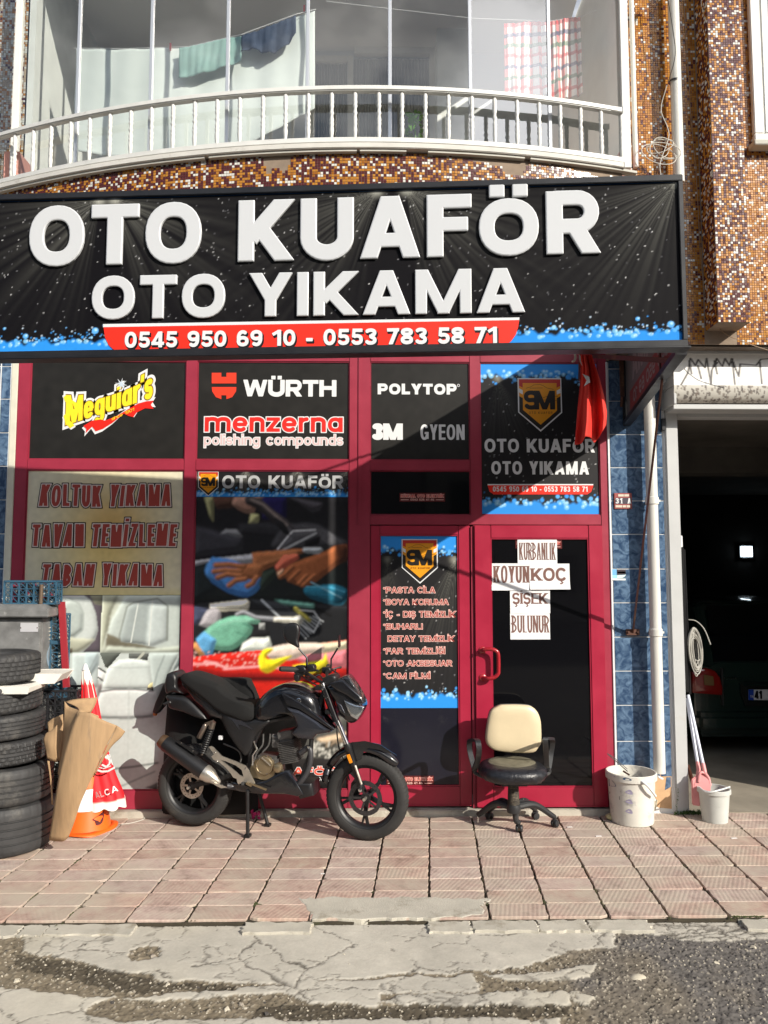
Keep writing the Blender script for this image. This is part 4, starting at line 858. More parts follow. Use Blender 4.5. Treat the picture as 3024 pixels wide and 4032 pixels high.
def member(name, x0, x1, z0, z1, y0=0.0, y1=.07, m=None, par=None, bev=.003):
    mb = MB(); mb.box(x0, x1, y0, y1, z0, z1); return mb.build(name, m or M_red, par or shop, bevel=bev)
G = .0015
for (a, b) in (XA, XB_, XCc, XE): member('mullion', a, b, ZB1, ZTOP)
member('mullion', XD[0], XD[1], Z4+G, ZTOP)
# two-piece joint down the wide mullion and between doors
for x, z0, z1 in (((XCc[0]+XCc[1])/2-.012, Z4, ZTOP), (XD[0]-.004, ZB1, Z4-.005)):
    j = MB(); j.box(x, x+.022, -.009, -.0004, z0, z1-.01); j.build('cover_strip', M_red, shop, bevel=.002)
sp = [(XA[1], XB_[0]), (XB_[1], XCc[0]), (XCc[1], XD[0]), (XD[1], XE[0])]
for a, b in sp: member('transom', a+G, b-G, Z0, ZTOP-.01, .001, .068)
for a, b in sp[:3]: member('transom', a+G, b-G, Z2, Z1, .001, .068)
member('transom', XCc[1]+G, XE[0]-G, Z4, Z3, .001, .068)
for a, b in sp[:2]: member('bottom_rail', a+G, b-G, ZB1, ZB0, .001, .068)
sill = MB(); sill.box(XA[0]-.1, XE[1]+.02, -.055, .10, -.1, .043); sill.build('sill', M_conc, shop, bevel=.006)
def pane(x0, x1, z0, z1, m, name='window_pane'):
    mb = MB(); mb.box(x0+G, x1-G, .020, .034, z0+G, z1-G); return mb.build(name, m, shop)
def beads(x0, x1, z0, z1, w=.007, m=None, par=None, y0=.010, y1=.020):
    mb = MB(); mb.box(x0, x1, y0, y1, z1-w, z1-G); mb.box(x0, x1, y0, y1, z0+G, z0+w); mb.box(x0+G, x0+w, y0, y1, z0+w+G, z1-w-G); mb.box(x1-w, x1-G, y0, y1, z0+w+G, z1-w-G); return mb.build('glazing_bead', m or M_red, par or shop)
for (a, b), z0, z1, m in ((sp[0], Z1, Z0, M_blk), (sp[1], Z1, Z0, M_blk), (sp[2], Z1, Z0, M_blk), (sp[3], Z3, Z0, M_blk), (sp[2], Z3, Z2, M_glassD), (sp[0], ZB0, Z2, M_glassD), (sp[1], ZB0, Z2, M_glassD)):
    pane(a, b, z0, z1, m); beads(a, b, z0, z1)
dk = MB(); dk.box(XA[0], XE[1], .5, .52, 0, ZTOP); dk.build('inner_wall', mat('dark_room', (.03, .03, .03), .9), shop)
# doors
def door(x0, x1, gx0, gx1, gz0, gz1, label, yo, tilt=0):
    d = thing('door', label, None); d.parent = shop; del_ = d; d.location = -shop.location
    y0, y1 = yo, yo+.045; zt = Z4-.006; zb = .055; mb = MB(); mb.box(x0, gx0, y0, y1, zb, zt); mb.box(gx1, x1, y0, y1, zb, zt); mb.box(gx0+G, gx1-G, y0+.0008, y1, zb, gz0); mb.box(gx0+G, gx1-G, y0+.0008, y1, gz1, zt)
    mb.build('door_frame', M_redD, d, bevel=.004); g = MB(); g.box(gx0+G, gx1-G, y0+.018, y0+.03, gz0+G, gz1-G); g.build('door_glass', M_glassD if x0 > .6 else M_glassB, d)
    bd_ = beads(gx0, gx1, gz0, gz1, .008, M_redD, d, y0+.006, y0+.018); kp = MB(); kp.box(x0+.01, x1-.01, y0-.006, y0-.0006, zb+.004, zb+.012); kp.build('drip_bar', M_redD, d); return d
zb_g = Z_((1600, 3098))
dL = door(XCc[1]+.004, XD[0]-.008, X_((1495, 2500)), X_((1808, 2500)), zb_g, Z_((1600, 2106)), None, .004)
dR = door(XD[0]+.022, XE[0]-.004, X_((1932, 2120), (1938, 3095)), X_((2313, 2120), (2328, 2800)), Z_((2100, 3096)), Z_((2100, 2120)), None, -.030)
fx = MB(); fx.box(XD[0]+.019, XD[1]-.003, -.0, .06, .05, Z4-.004); fx.build('door_post', M_red, shop)
hb = at(1932, 2640, -.1); H_ = [at(1900, 2560, -.035), at(1904, 2558, -.075), at(1930, 2556, -.095), at(1952, 2562, -.10), at(1962, 2580, -.10), at(1963, 2640, -.10), at(1960, 2655, -.10), at(1945, 2668, -.095), at(1920, 2672, -.085), at(1901, 2670, -.035)]
h_ = MB(); h_.tube(spline(H_, 5), .0145, 12)
for u, v in ((1900, 2560), (1901, 2668)): p = at(u, v, -.034); h_.lathe([(.0, -.006), (.028, -.006), (.028, .002), (.02, .008), (.0, .008)], p, (0, -1, 0), 18)
h_.build('handle', mat('red_handle', (.33, .012, .02), .25, coat=.5), dR, smooth=True, angle=50)
# ---------------------------------------------------------------- printed posters
def foam(cv, y0, up=True, amp=.03, seed=1, asp=1.0, blue=(40, 140, 225)):
    """solid blue from y0 to the edge with a bubbly border; cv.y down; up=False: band hangs from the top"""
    r_ = random.Random(seed); sgn = 1 if up else -1
    X, Y = cv.X, cv.Y; n = 24; ph = [r_.uniform(0, 6) for _ in range(6)]
    e = y0+amp*(.5*np.sin(X*31*asp+ph[0])+.35*np.sin(X*67*asp+ph[1])+.4*np.sin(X*113*asp+ph[2])*.6)
    cv.put(cv.soft(((Y-e)*sgn > 0).astype(float), 1), blue)
    for i in range(int(48*asp)):
        x = r_.random(); yy = y0-sgn*abs(r_.gauss(0, 1))*amp*1.3; rad = r_.choice([.15, .25, .4, .6])*amp; cdot(cv, x, yy, rad, r_.choice([(50, 145, 228), (60, 150, 230), (90, 170, 236), (150, 205, 242)]))
    for i in range(int(34*asp)):
        x = r_.random(); yy = y0+sgn*r_.uniform(-.4, 1.4)*amp; rad = r_.uniform(.3, .75)*amp; cdot(cv, x, yy, rad, (128, 196, 240), .75); cdot(cv, x+rad*.15, yy-rad*.25, rad*.4, (205, 230, 248), .7)
def cdot(cv, x, y, rad, col, a=1.0):
    """round dot; rad in units of the picture's height"""
    ph, pw = cv.ny, cv.nx; cx, cy, rr = x*pw, y*ph, max(.45, rad*ph*cv.dot_k); i0, i1 = int(max(0, cx-rr-2)), int(min(pw, cx+rr+3)); j0, j1 = int(max(0, cy-rr-2)), int(min(ph, cy+rr+3))
    if i0 >= i1 or j0 >= j1: return
    yy, xx = np.mgrid[j0:j1, i0:i1]; m = np.clip(rr+.5-np.hypot(xx+.5-cx, yy+.5-cy), 0, 1)[..., None]*a; cv.a[j0:j1, i0:i1] = cv.a[j0:j1, i0:i1]*(1-m)+np.array(lin(col))*m
Canvas.dot_k = 1.0
def rays_(cv, x, y, a0, a1, L, col, strength, asp, seed=0):
    r_ = np.random.default_rng(seed); dx = (cv.X-x)*asp; dy = cv.Y-y; an = np.degrees(np.arctan2(dy, dx)); ds = np.hypot(dx, dy)
    t = (an-a0)/(a1-a0); w_ = np.interp(t*64, np.arange(64), r_.random(64)**1.5); m = np.where((t > 0) & (t < 1), w_*np.sin(np.clip(t, 0, 1)*PI)**.6, 0)*np.exp(-ds/L)*strength
    m += np.exp(-(ds/(L*.12))**2)*.8*(dy > -.02); cv.put(np.clip(m, 0, 1), col)
def stars(cv, n, seed, y1=1.0):
    r_ = random.Random(seed)
    for _ in range(n): cdot(cv, r_.random(), r_.random()*y1, .0016, r_.choice([(255, 255, 255), (170, 170, 175), (120, 120, 125)]), r_.uniform(.4, 1))
def poly_layer(name, pts, P, d, m, parent):
    mb = MB(); fill(mb, [pts], P, d); return mb.build(name, m, parent)
M_y = mat('logo_yellow', lin((225, 150, 20)), .4); M_lr = mat('logo_red', lin((190, 45, 35)), .4); M_lk = mat('logo_black', (.012, .009, .007), .4); M_lo = mat('logo_brown', lin((120, 60, 10)), .4)
def sm_logo(P0, Wd, parent, d, Y=0.0):
    """shield badge: SM letters on yellow; P0 = (x,z) of its upper left, Wd = width"""
    k = Wd/1085.0; P = lambda x, y, dd: (P0[0]+x, Y-dd, P0[1]+y)
    t = lambda pts: [((x-240)*k, -(y-185)*k) for x, y in pts]; e = .0009
    lg = thing('emblem', None, None); lg.parent = parent
    off = Vector(); q = parent
    while q is not None: off += q.location; q = q.parent
    lg.location = -off
    poly_layer('badge_border', t([(240, 185), (1325, 185), (1335, 1050), (795, 1525), (245, 1045)]), P, d, M_white, lg)
    poly_layer('badge_field', t([(275, 215), (1300, 215), (1305, 1035), (795, 1480), (275, 1035)]), P, d+e, M_lk, lg)
    poly_layer('badge_red', t([(275, 218), (1298, 218), (1300, 600), (795, 700), (275, 600)]), P, d+2*e, M_lr, lg)
    poly_layer('badge_yellow', t([(365, 312), (1205, 312), (1205, 1000), (795, 1355), (365, 985)]), P, d+3*e, M_y, lg)
    for q in ([(275, 380), (365, 430), (365, 690), (275, 640)], [(1298, 380), (1205, 430), (1205, 690), (1298, 640)]): poly_layer('badge_yellow', t(q), P, d+3*e, M_y, lg)
    for q in ([(275, 445), (365, 495), (365, 600), (275, 550)], [(1298, 450), (1205, 500), (1205, 600), (1298, 560)]): poly_layer('badge_stripe', t(q), P, d+4*e, M_white, lg)
    ln = MB()
    for pts in ([(440, 445), (560, 410), (640, 360), (790, 348), (870, 375), (960, 435), (1130, 470)], [(540, 440), (860, 435)], [(870, 680), (1000, 630), (1240, 650)], [(880, 745), (1000, 710), (1220, 760)]):
        q = t(pts); 
        for (x0, y0), (x1, y1) in zip(q, q[1:]):
            l = math.hypot(x1-x0, y1-y0); nx_, ny_ = -(y1-y0)/l*5*k, (x1-x0)/l*5*k; ln.add([P(x0-nx_, y0-ny_, d+4*e), P(x1-nx_, y1-ny_, d+4*e), P(x1+nx_, y1+ny_, d+4*e), P(x0+nx_, y0+ny_, d+4*e)], [(0, 1, 2, 3)])
    ln.build('car_outline', M_lo, lg)
    mb = MB(); h_ = 470*k; gl = text_loops('S', 370*k, h_, h=.12, res=.03); gm = text_loops('M', 520*k, h_, h=.135, res=.03)
    for g in gl: fill(mb, [[(x+(385-240)*k, y-(975-185)*k) for x, y in l] for l in g], P, d+5*e)
    for g in gm: fill(mb, [[(x+(640-240)*k, y-(975-185)*k) for x, y in l] for l in g], P, d+6*e)
    mb.build('lettering', M_lk, lg); mb = MB()
    for g in text_loops('OTO KUAFÖR', 580*k, 58*k, h=.08, gap=.35, res=.06): fill(mb, [[(x+(510-240)*k, y-(1085-185)*k) for x, y in l] for l in g], P, d+5*e)
    mb.build('small_lettering', M_lo, lg); return lg
def panel_at(x0, z0, x1, z1): return lambda x, y, d: (x0+(x1-x0)*x, .020-d, z0+(z1-z0)*y)
def poster(name, label, x0, x1, z0, z1, cv, cat='poster'):
    t = thing(name, label, cat, ((x0+x1)/2, .02, z0)); sheet('print', cv, panel_at(x0, z0, x1, z1), M_print, t, .002); return t
E_ = .001
def put(txt, u0, v0, u1, v1, m, parent, depth=.004, Y=.02, name='lettering', outl=(), **kw):
    """text whose capitals fill the surveyed box (pixels u0..u1, v0 top..v1 bottom)"""
    a = at(u0, v1, Y); b = at(u1, v0, Y); k = 0
    for off, mm in outl:
        lettering(txt, a.x, a.z, b.x-a.x, b.z-a.z, mm, parent, depth+k*E_, Y, name+'_outline', off=off, **kw); k += 1
    return lettering(txt, a.x, a.z, b.x-a.x, b.z-a.z, m, parent, depth+k*E_, Y, name, **kw)
def board(name, label, sx, z0, z1, col=(30, 29, 27)):
    cv = Canvas(80, 60, col); cv.noise(.10, 3); return poster(name, label, sx[0]+.009, sx[1]-.009, z0+.009, z1-.009, cv, 'sticker')
# 1 : yellow script
b1 = board('brand_sticker', 'black window panel with yellow slanting script and red ribbon at upper left', sp[0], Z1, Z0)
M_yl = mat('print_yellow', lin((245, 215, 40)), .4); M_rr = mat('print_red', lin((225, 35, 20)), .4); M_gold = mat('print_gold', lin((120, 90, 5)), .4)
def script(txt, u0, v0, u1, v1, rise, hh, m, par, depth, off=0.0, grow=0.0, name='lettering', h=.095, curve=0.0):
    a = at(u0, v1, .02); b = at(u1, v1, .02); Wd = b.x-a.x; H2 = (v1-v0)/3000*5.87; mb = MB(); P = wall_place(a.x, a.z, .02); ri = rise/3000*5.87
    for g in text_loops(txt, Wd, H2, h=h, gap=.03, off=off, res=.02):
        fill(mb, [[(x, y*(1+grow*(abs(x/Wd-.5)*2)**2)+ri*x/Wd-curve*math.sin(PI*x/Wd)) for x, y in l] for l in g], P, depth)
    return mb.build(name, m, par)
zz = lambda x, y: (x/2.168, 1380+y/2.168)
u0, v0 = zz(560, 640); u1, v1 = zz(1300, 640)
script("Meguiar's", u0, v0-90, u1, v0, 112, 0, M_white, b1, .004, off=.125, grow=.35, name='lettering_outline')
script("Meguiar's", u0, v0-90, u1, v0, 112, 0, M_gold, b1, .005, off=.035, grow=.35, name='lettering_edge')
script("Meguiar's", u0, v0-90, u1, v0, 112, 0, M_yl, b1, .006, grow=.35)
def wp(pts, d, m, par, name, Y=.02, conv=zz):
    P = lambda x, y, dd: (x, Y-dd, y); return poly_layer(name, [(at(*conv(*p), Y).x, at(*conv(*p), Y).z) for p in pts], P, d, m, par)
sw = [(x, y) for x, y in ((610, 420), (570, 380), (545, 400), (560, 440), (620, 450), (640, 500), (590, 510), (545, 560), (560, 620), (600, 665), (640, 640), (600, 600), (600, 550), (660, 530), (660, 450))]
wp([(x-(12 if x < 600 else -8), y+(12 if y > 520 else -12)) for x, y in sw], .0035, M_white, b1, 'swash_outline'); wp(sw, .0065, M_yl, b1, 'swash')
rib = [(715, 645), (790, 600), (860, 590), (900, 600), (1000, 560), (1100, 500), (1180, 455), (1250, 435), (1315, 430), (1290, 465), (1315, 500), (1240, 495), (1170, 530), (1140, 570), (1100, 560), (1060, 540), (960, 620), (880, 670), (820, 690), (790, 650), (735, 705), (740, 670)]
c0 = (1010, 570); wp([(c0[0]+(x-c0[0])*1.05, c0[1]+(y-c0[1])*1.22) for x, y in rib], .0034, M_white, b1, 'ribbon_outline'); wp(rib, .0072, M_rr, b1, 'ribbon')
u0, v0 = zz(955, 600); u1, _ = zz(1145, 600)
script('since 1901', u0, v0-13, u1, v0, 40, 0, M_yl, b1, .0082, h=.07, name='small_lettering')
st = [];  cx, cy = 1037, 290
for k in range(16): rr_ = 44 if k % 2 == 0 else 14; st.append((cx+rr_*math.cos(k*PI/8+.2), cy+rr_*math.sin(k*PI/8+.2)))
wp([(cx+(x-cx)*1.25, cy+(y-cy)*1.25) for x, y in st], .0066, M_white, b1, 'star_outline'); wp(st, .0076, mat('print_pale_blue', lin((190, 205, 220)), .4), b1, 'star')
# 2 : WÜRTH / menzerna
b2 = board('brand_sticker', 'black window panel with red shield and white and red lettering, second from left', sp[1], Z1, Z0)
z2 = lambda x, y: (700+x/1.676, 1380+y/1.676)
put('WÜRTH', 958, 1497, 1325, 1561, M_white, b2, h=.135, gap=.05)
mR = mat('emblem_red', lin((225, 60, 35)), .4)
wp([(225, 148), (288, 148), (288, 175), (322, 175), (322, 148), (387, 148), (387, 218), (225, 218)], .004, mR, b2, 'emblem', conv=z2)
wp([(225, 242), (387, 242), (385, 270), (360, 308), (322, 322), (322, 296), (288, 296), (288, 322), (252, 308), (228, 270)], .004, mR, b2, 'emblem', conv=z2)
put('menzerna', 806, 1620, 1350, 1700, mat('print_red2', lin((222, 42, 35)), .4), b2, outl=((.05, M_white),), h=.098, gap=.09, res=.025)
put('polishing compounds', 804, 1712, 1350, 1751, mat('print_rose', lin((215, 185, 185)), .4), b2, outl=((.075, M_white),), h=.075, gap=.13, res=.035, name='small_lettering')
# 3
b3 = board('brand_sticker', 'black window panel with three white brand names over the left door, third from left', sp[2], Z1, Z0)
put('POLYTOP', 1487, 1512, 1798, 1553, M_white, b3, h=.155, gap=.10)
mb = MB(); P = wall_place(at(1805, 1518, .02).x, at(1805, 1518, .02).z, .02); fill(mb, [el(0, 0, .011, .011), el(0, 0, .007, .007)[::-1]], P, .004); mb.build('small_ring', M_white, b3)
put('3M', 1463, 1668, 1586, 1732, M_white, b3, h=.17, gap=-.03); put('GYEON', 1655, 1672, 1829, 1732, M_white, b3, h=.085, gap=.07)
# 4 : tall poster over the right door
def foam_poster(name, label, sx, z0, z1, seed, nx=130, ny=170, y_top=.085, y_bot=.92, asp=1.0, ray=((.15, .1, 50, 110),)):
    cv = Canvas(nx, ny, (26, 25, 27)); cv.dot_k = 1.0
    for q in ray: rays_(cv, q[0], q[1], q[2], q[3], .22, (130, 130, 120), .4, nx/ny, seed)
    stars(cv, 150, seed); foam(cv, y_top, False, .022, seed, asp); foam(cv, y_bot, True, .022, seed+1, asp); return poster(name, label, sx[0], sx[1], z0, z1, cv)
p4 = foam_poster('poster', 'tall black poster with blue foam edges and shield emblem above the right door', (sp[3][0]+.004, sp[3][1]-.004), Z3+.004, Z0-.004, 4)
a = at(2037, 1489, .02); b = at(2209, 1489, .02); sm_logo((a.x, a.z), b.x-a.x, p4, .0045, .02)
put('OTO KUAFÖR', 1907, 1729, 2341, 1781, M_white, p4, h=.115, gap=.10); put('OTO YIKAMA', 1934, 1817, 2318, 1868, M_white, p4, h=.115, gap=.10)
M_ban = mat('banner_red', lin((232, 42, 20)), .4)
def banner(u0, v0, u1, v1, par, Y=.02, d=.004, P=None):
    pts = [(u0, v0), (u1, v0), (u1-3, v0+(v1-v0)*.35), (u1-9, v0+(v1-v0)*.75), (u1-24, v1), (u0+24, v1), (u0+9, v0+(v1-v0)*.75), (u0+3, v0+(v1-v0)*.35)]
    wp(pts, d, M_white, par, 'banner_edge', Y, lambda x, y: (x, y)); wp([(u, v+(5 if v == v0 else 0)) for u, v in pts], d+.001, M_ban, par, 'banner', Y, lambda x, y: (x, y))
banner(1919, 1906, 2336, 1947, p4); put('0545 950 69 10 - 0553 783 58 71', 1940, 1916, 2313, 1936, M_white, p4, .0065, h=.1, gap=.09, res=.04, name='phone_number')
# 5 : poster on the left door
x0, x1 = X_((1495, 2500))+.002, X_((1808, 2500))-.002; Yd = .022
cv = Canvas(96, 200, (24, 23, 25)); rays_(cv, .1, .14, 60, 120, .18, (110, 110, 100), .35, .48, 3); rays_(cv, .95, .14, 70, 130, .22, (150, 150, 140), .5, .48, 6); stars(cv, 120, 9); foam(cv, .085, False, .018, 21, .7); foam(cv, .925, True, .018, 22, .7)
p5 = thing('poster', 'narrow black price list poster with shield emblem on the left door glass', 'poster', ((x0+x1)/2, Yd, 1)); zt5, zb5 = Z_((1650, 2110)), Z_((1650, 2790))
sheet('print', cv, lambda x, y, d: (x0+(x1-x0)*x, Yd-d, zb5+(zt5-zb5)*y), M_print, p5, .002)
a = at(1581, 2123, Yd); b = at(1722, 2123, Yd); sm_logo((a.x, a.z), b.x-a.x, p5, .0045, Yd)
z3 = lambda x, y: (1400+x/1.558, 1380+y/1.558)
M_lt = mat('list_red', lin((150, 48, 40)), .4); M_lp = mat('list_pale', lin((250, 205, 195)), .4)
for s_, xa_, xb_, ya, yb in (('*PASTA CİLA', 168, 488, 1452, 1487), ('*BOYA KORUMA', 168, 570, 1526, 1560), ('*İÇ - DIŞ TEMİZLİK', 168, 615, 1600, 1636), ('*BUHARLI', 168, 410, 1676, 1710), ('DETAY TEMİZLİK', 197, 607, 1750, 1785), ('*FAR TEMİZLİĞİ', 168, 548, 1826, 1861), ('*OTO AKSESUAR', 168, 590, 1901, 1936), ('*CAM FİLMİ', 168, 457, 1978, 2013)):
    ua, va = z3(xa_, ya); ub_, vb = z3(xb_, yb); put(s_, ua, va, ub_, vb, M_lt, p5, .0045, Yd, outl=((.075, M_lp),), h=.085, gap=.11, res=.04)
# small red electrician stickers
def el_sticker(label, u0, v0, u1, v1, Y):
    t = thing('sticker', label, 'sticker', tuple(at((u0+u1)/2, v1, Y)), 'small red stickers on the shop glass'); a = at(u0, v1, Y); b = at(u1, v0, Y); w_, h_ = b.x-a.x, b.z-a.z
    mb = MB(); mb.box(a.x, b.x, Y-.002, Y-.0012, a.z, b.z); mb.build('backing', mat('sticker_maroon', (.10, .006, .006), .4), t)
    pr = mat('sticker_pale', lin((235, 190, 180)), .4); sr = mat('sticker_red', lin((190, 50, 40)), .4)
    for off, m, d in ((.10, pr, .003), (0, sr, .0038)): lettering('KÖKSAL OTO ELEKTRİK', a.x+w_*.03, a.z+h_*.48, w_*.94, h_*.34, m, t, d, Y, 'lettering' if not off else 'lettering_outline', h=.09, gap=.16, off=off, res=.05)
    lettering('0542 526 41 46', a.x+w_*.24, a.z+h_*.12, w_*.52, h_*.22, pr, t, .003, Y, 'phone_number', h=.1, gap=.12, res=.06)
    mb = MB(); mb.box(a.x+w_*.03, a.x+w_*.2, Y-.0032, Y-.0025, a.z+h_*.18, a.z+h_*.24); mb.box(a.x+w_*.8, b.x-w_*.03, Y-.0032, Y-.0025, a.z+h_*.18, a.z+h_*.24); mb.build('dash', pr, t)
el_sticker('small dim red sticker on the dark window above the left door', 1573, 1941, 1752, 1975, .02)
el_sticker('small red sticker low on the left door glass beside the front wheel', 1522, 3054, 1708, 3092, .022)
el_sticker('small red sticker half hidden behind the top white paper on the right door', 2030, 2128, 2212, 2160, -.012)
# 6 : sofa washing text poster and seat pictures
cv = Canvas(150, 118, (214, 210, 188))
cx = (cv.X-.52)/.36; cy = (cv.Y-.62)/.55; m = np.exp(-(cx**2+cy**2)); cv.put(np.clip(m, 0, 1), (226, 200, 120), .85); m = np.exp(-(((cv.X-.55)/.2)**2+((cv.Y-.42)/.22)**2)); cv.put(m, (205, 158, 84), .6); cv.put(np.clip((cv.Y-.93)*14, 0, 1), (214, 204, 140), .7); cv.noise(.03, 3)  # bottom strip painted in the cream tone of the poster's sunlit part
p6 = poster('poster', 'yellowish poster with three lines of jagged red brown letters at far left', sp[0][0]+.004, sp[0][1]-.004, ZSs, Z2-.004, cv)
M_kt = mat('jagged_brown', lin((160, 62, 52)), .4); M_kg = mat('jagged_grey', lin((215, 200, 194)), .4); M_kk = mat('jagged_black', (.015, .01, .01), .4)
for s_, q in (('KOLTUK YIKAMA', (345, 1150, 1465, 1330)), ('TAVAN TEMİZLEME', (275, 1485, 1510, 1672)), ('TABAN YIKAMA', (358, 1825, 1398, 2010))):
    ua, va = zz(q[0], q[1]); ub_, vb = zz(q[2], q[3]); put(s_, ua, va, ub_, vb, M_kt, p6, .0045, outl=((.085, M_kk), (.045, M_kg)), h=.085, gap=.10, res=.028, skew=.06, jit=.07)
cv = Canvas(200, 250, (205, 214, 210)); P_ = cv.poly; cv.vol = .2
qx = lambda pts: [((x/1.844-88)/(710-88), (2200+y/1.844-2343)/(3115-2343)) for x, y in pts]
q2 = lambda pts: [((380+x/2.697-88)/622, (2380+y/2.697-2343)/772) for x, y in pts]
P_(qx([(160, 264), (735, 264), (735, 692), (160, 692)]), (100, 92, 100), 0); P_(qx([(640, 264), (735, 264), (735, 340), (680, 330)]), (150, 150, 130), 1)
P_(qx([(160, 264), (600, 264), (650, 300), (690, 400), (708, 520), (690, 590), (600, 690), (160, 692)]), (214, 222, 218), 1); P_(qx([(440, 330), (500, 290), (560, 320), (600, 400), (600, 520), (540, 575), (440, 580)]), (198, 208, 203), 2); cv.line(qx([(500, 290), (570, 330), (600, 400), (600, 520), (540, 575), (440, 580)]), .003, (165, 175, 170), 1)
P_(qx([(460, 575), (690, 590), (620, 660), (560, 692), (160, 692), (160, 620)]), (190, 192, 172), 2); P_(qx([(480, 655), (530, 655), (530, 692), (480, 692)]), (110, 100, 85), 1)
P_(qx([(735, 264), (1318, 264), (1310, 692), (728, 692)]), (206, 212, 196), 0); P_(qx([(740, 264), (850, 264), (790, 420), (770, 560), (735, 690)]), (184, 188, 168), 2)
P_(qx([(900, 264), (1318, 264), (1310, 692), (780, 692), (765, 600), (800, 450)]), (196, 206, 200), 2); P_(qx([(770, 540), (880, 590), (1120, 650), (1150, 665), (900, 680), (760, 690)]), (108, 104, 88), 2); P_(qx([(780, 640), (1100, 662), (1310, 640), (1310, 692), (750, 692)]), (190, 198, 184), 3)
P_(qx([(915, 350), (960, 320), (1135, 290), (1210, 345), (1210, 600), (1110, 640), (880, 610), (865, 570)]), (168, 178, 176), 1); P_(qx([(1080, 320), (1210, 345), (1210, 600), (1110, 640), (1060, 630)]), (196, 206, 204), 6)
for l in ([(995, 325), (950, 612)], [(1098, 300), (1080, 635)]): cv.line(qx(l), .004, (222, 228, 222), 0); 
cv.line(qx([(870, 600), (865, 570), (915, 350), (960, 320), (1135, 290), (1210, 345), (1210, 600)]), .004, (120, 124, 114), 1); P_(qx([(790, 400), (850, 280), (900, 264), (870, 264), (800, 380), (775, 560), (770, 500)]), (120, 116, 98), 3)
P_(q2([(-250, 528), (40, 528), (30, 900), (-250, 900)]), (206, 218, 216), 1); P_(q2([(-120, 528), (30, 528), (30, 640), (-60, 800), (-120, 700)]), (188, 204, 206), 2); cv.line(q2([(20, 540), (-80, 740)]), .004, (150, 160, 160), 1)
P_(q2([(40, 528), (262, 528), (130, 690), (100, 680)]), (92, 98, 92), 0); P_(q2([(30, 670), (120, 740), (110, 850), (30, 820)]), (235, 240, 238), 0); cv.line(q2([(35, 690), (120, 745)]), .006, (90, 95, 90), 0); cv.line(q2([(30, 790), (90, 830)]), .005, (90, 95, 90), 0)
P_(q2([(20, 860), (80, 860), (60, 1000), (20, 1200)]), (135, 128, 128), 2); P_(q2([(342, 530), (555, 530), (545, 610), (350, 590)]), (96, 100, 96), 0); cv.line(q2([(500, 530), (440, 600)]), .008, (190, 194, 180), 0)
P_(q2([(560, 528), (880, 528), (800, 700), (640, 1100), (600, 900), (570, 640)]), (186, 198, 194), 1); cv.line(q2([(720, 560), (650, 740), (615, 900)]), .004, (140, 150, 146), 1); P_(q2([(870, 560), (900, 640), (800, 740)]), (120, 130, 130), 1)
P_(q2([(240, 600), (400, 590), (520, 610), (565, 640), (610, 900), (600, 920), (80, 920), (75, 860), (120, 700)]), (212, 222, 218), 1); cv.line(q2([(150, 680), (330, 690), (570, 680)]), .003, (180, 190, 186), 1)
P_(q2([(70, 920), (400, 912), (600, 930), (640, 980), (610, 1210), (60, 1220), (20, 1080)]), (216, 225, 222), 1, 1, True); cv.line(q2([(60, 940), (200, 918), (420, 916), (610, 935)]), .006, (84, 90, 88), 1); cv.line(q2([(60, 1218), (300, 1214), (610, 1208)]), .004, (110, 116, 114), 1)
cv.line(q2([(355, 930), (360, 1205), (362, 1680)]), .002, (178, 188, 184), 1); cv.line(q2([(180, 1765), (420, 1740), (680, 1700)]), .005, (80, 88, 86), 1); cv.line(q2([(200, 1990), (400, 1900), (650, 1790)]), .004, (120, 128, 126), 1); P_(q2([(550, 1960), (680, 1900), (680, 1990)]), (90, 92, 92), 1)
P_(q2([(550, 880), (600, 840), (608, 890), (560, 910)]), (225, 215, 160), 0); P_(q2([(540, 905), (615, 890), (615, 930), (550, 925)]), (70, 65, 60), 0); cv.put(np.abs(cv.Y-.3).__lt__(.002).astype(float), (150, 155, 148), .8); cv.noise(.02, 2); cv.a = np.clip(cv.a*.74, 0, 1)
p7 = poster('poster', 'poster of pale grey car seats in four pictures behind the umbrella and motorcycle', sp[0][0]+.004, sp[0][1]-.004, ZB0+.004, ZSs-.003, cv)
# 7 : middle poster with photographs of cleaning work
cv = Canvas(210, 430, (20, 21, 24)); L_ = cv.line; P_ = cv.poly; cv.vol = .5
zq = lambda pts: [((700+x/1.676-769)/603, (1380+y/1.676-1851)/(3112-1851)) for x, y in pts]
P_(zq([(118, 965), (1127, 965), (1127, 1320), (118, 1400)]), (22, 22, 25), 0); P_(zq([(170, 965), (235, 965), (235, 1140), (210, 1100)]), (130, 130, 95), 1); P_(zq([(545, 965), (715, 965), (710, 1110), (560, 1120)]), (28, 24, 70), 2)
P_(zq([(480, 1075), (535, 1090), (530, 1150), (465, 1155)]), (150, 150, 110), 1); P_(zq([(720, 965), (960, 1010), (930, 1060), (880, 1070), (800, 1010)]), (62, 60, 66), 2); P_(zq([(220, 965), (370, 965), (360, 1040), (260, 1050)]), (70, 48, 40), 2)
P_(zq([(370, 965), (560, 965), (520, 1000), (500, 1075), (440, 1075), (380, 1040), (355, 1010)]), (140, 108, 95), 1, 1, True); P_(zq([(400, 1150), (600, 1140), (700, 1170), (700, 1260), (400, 1230)]), (34, 34, 38), 3)
P_(zq([(265, 1230), (320, 1185), (390, 1190), (430, 1240), (390, 1250), (330, 1225), (300, 1250)]), (110, 112, 116), 1); P_(zq([(110, 1160), (430, 1250), (430, 1330), (110, 1370)]), (46, 46, 52), 6)
P_(zq([(700, 1150), (900, 1150), (1020, 1220), (1110, 1300), (640, 1320)]), (52, 52, 56), 3, 1, True)
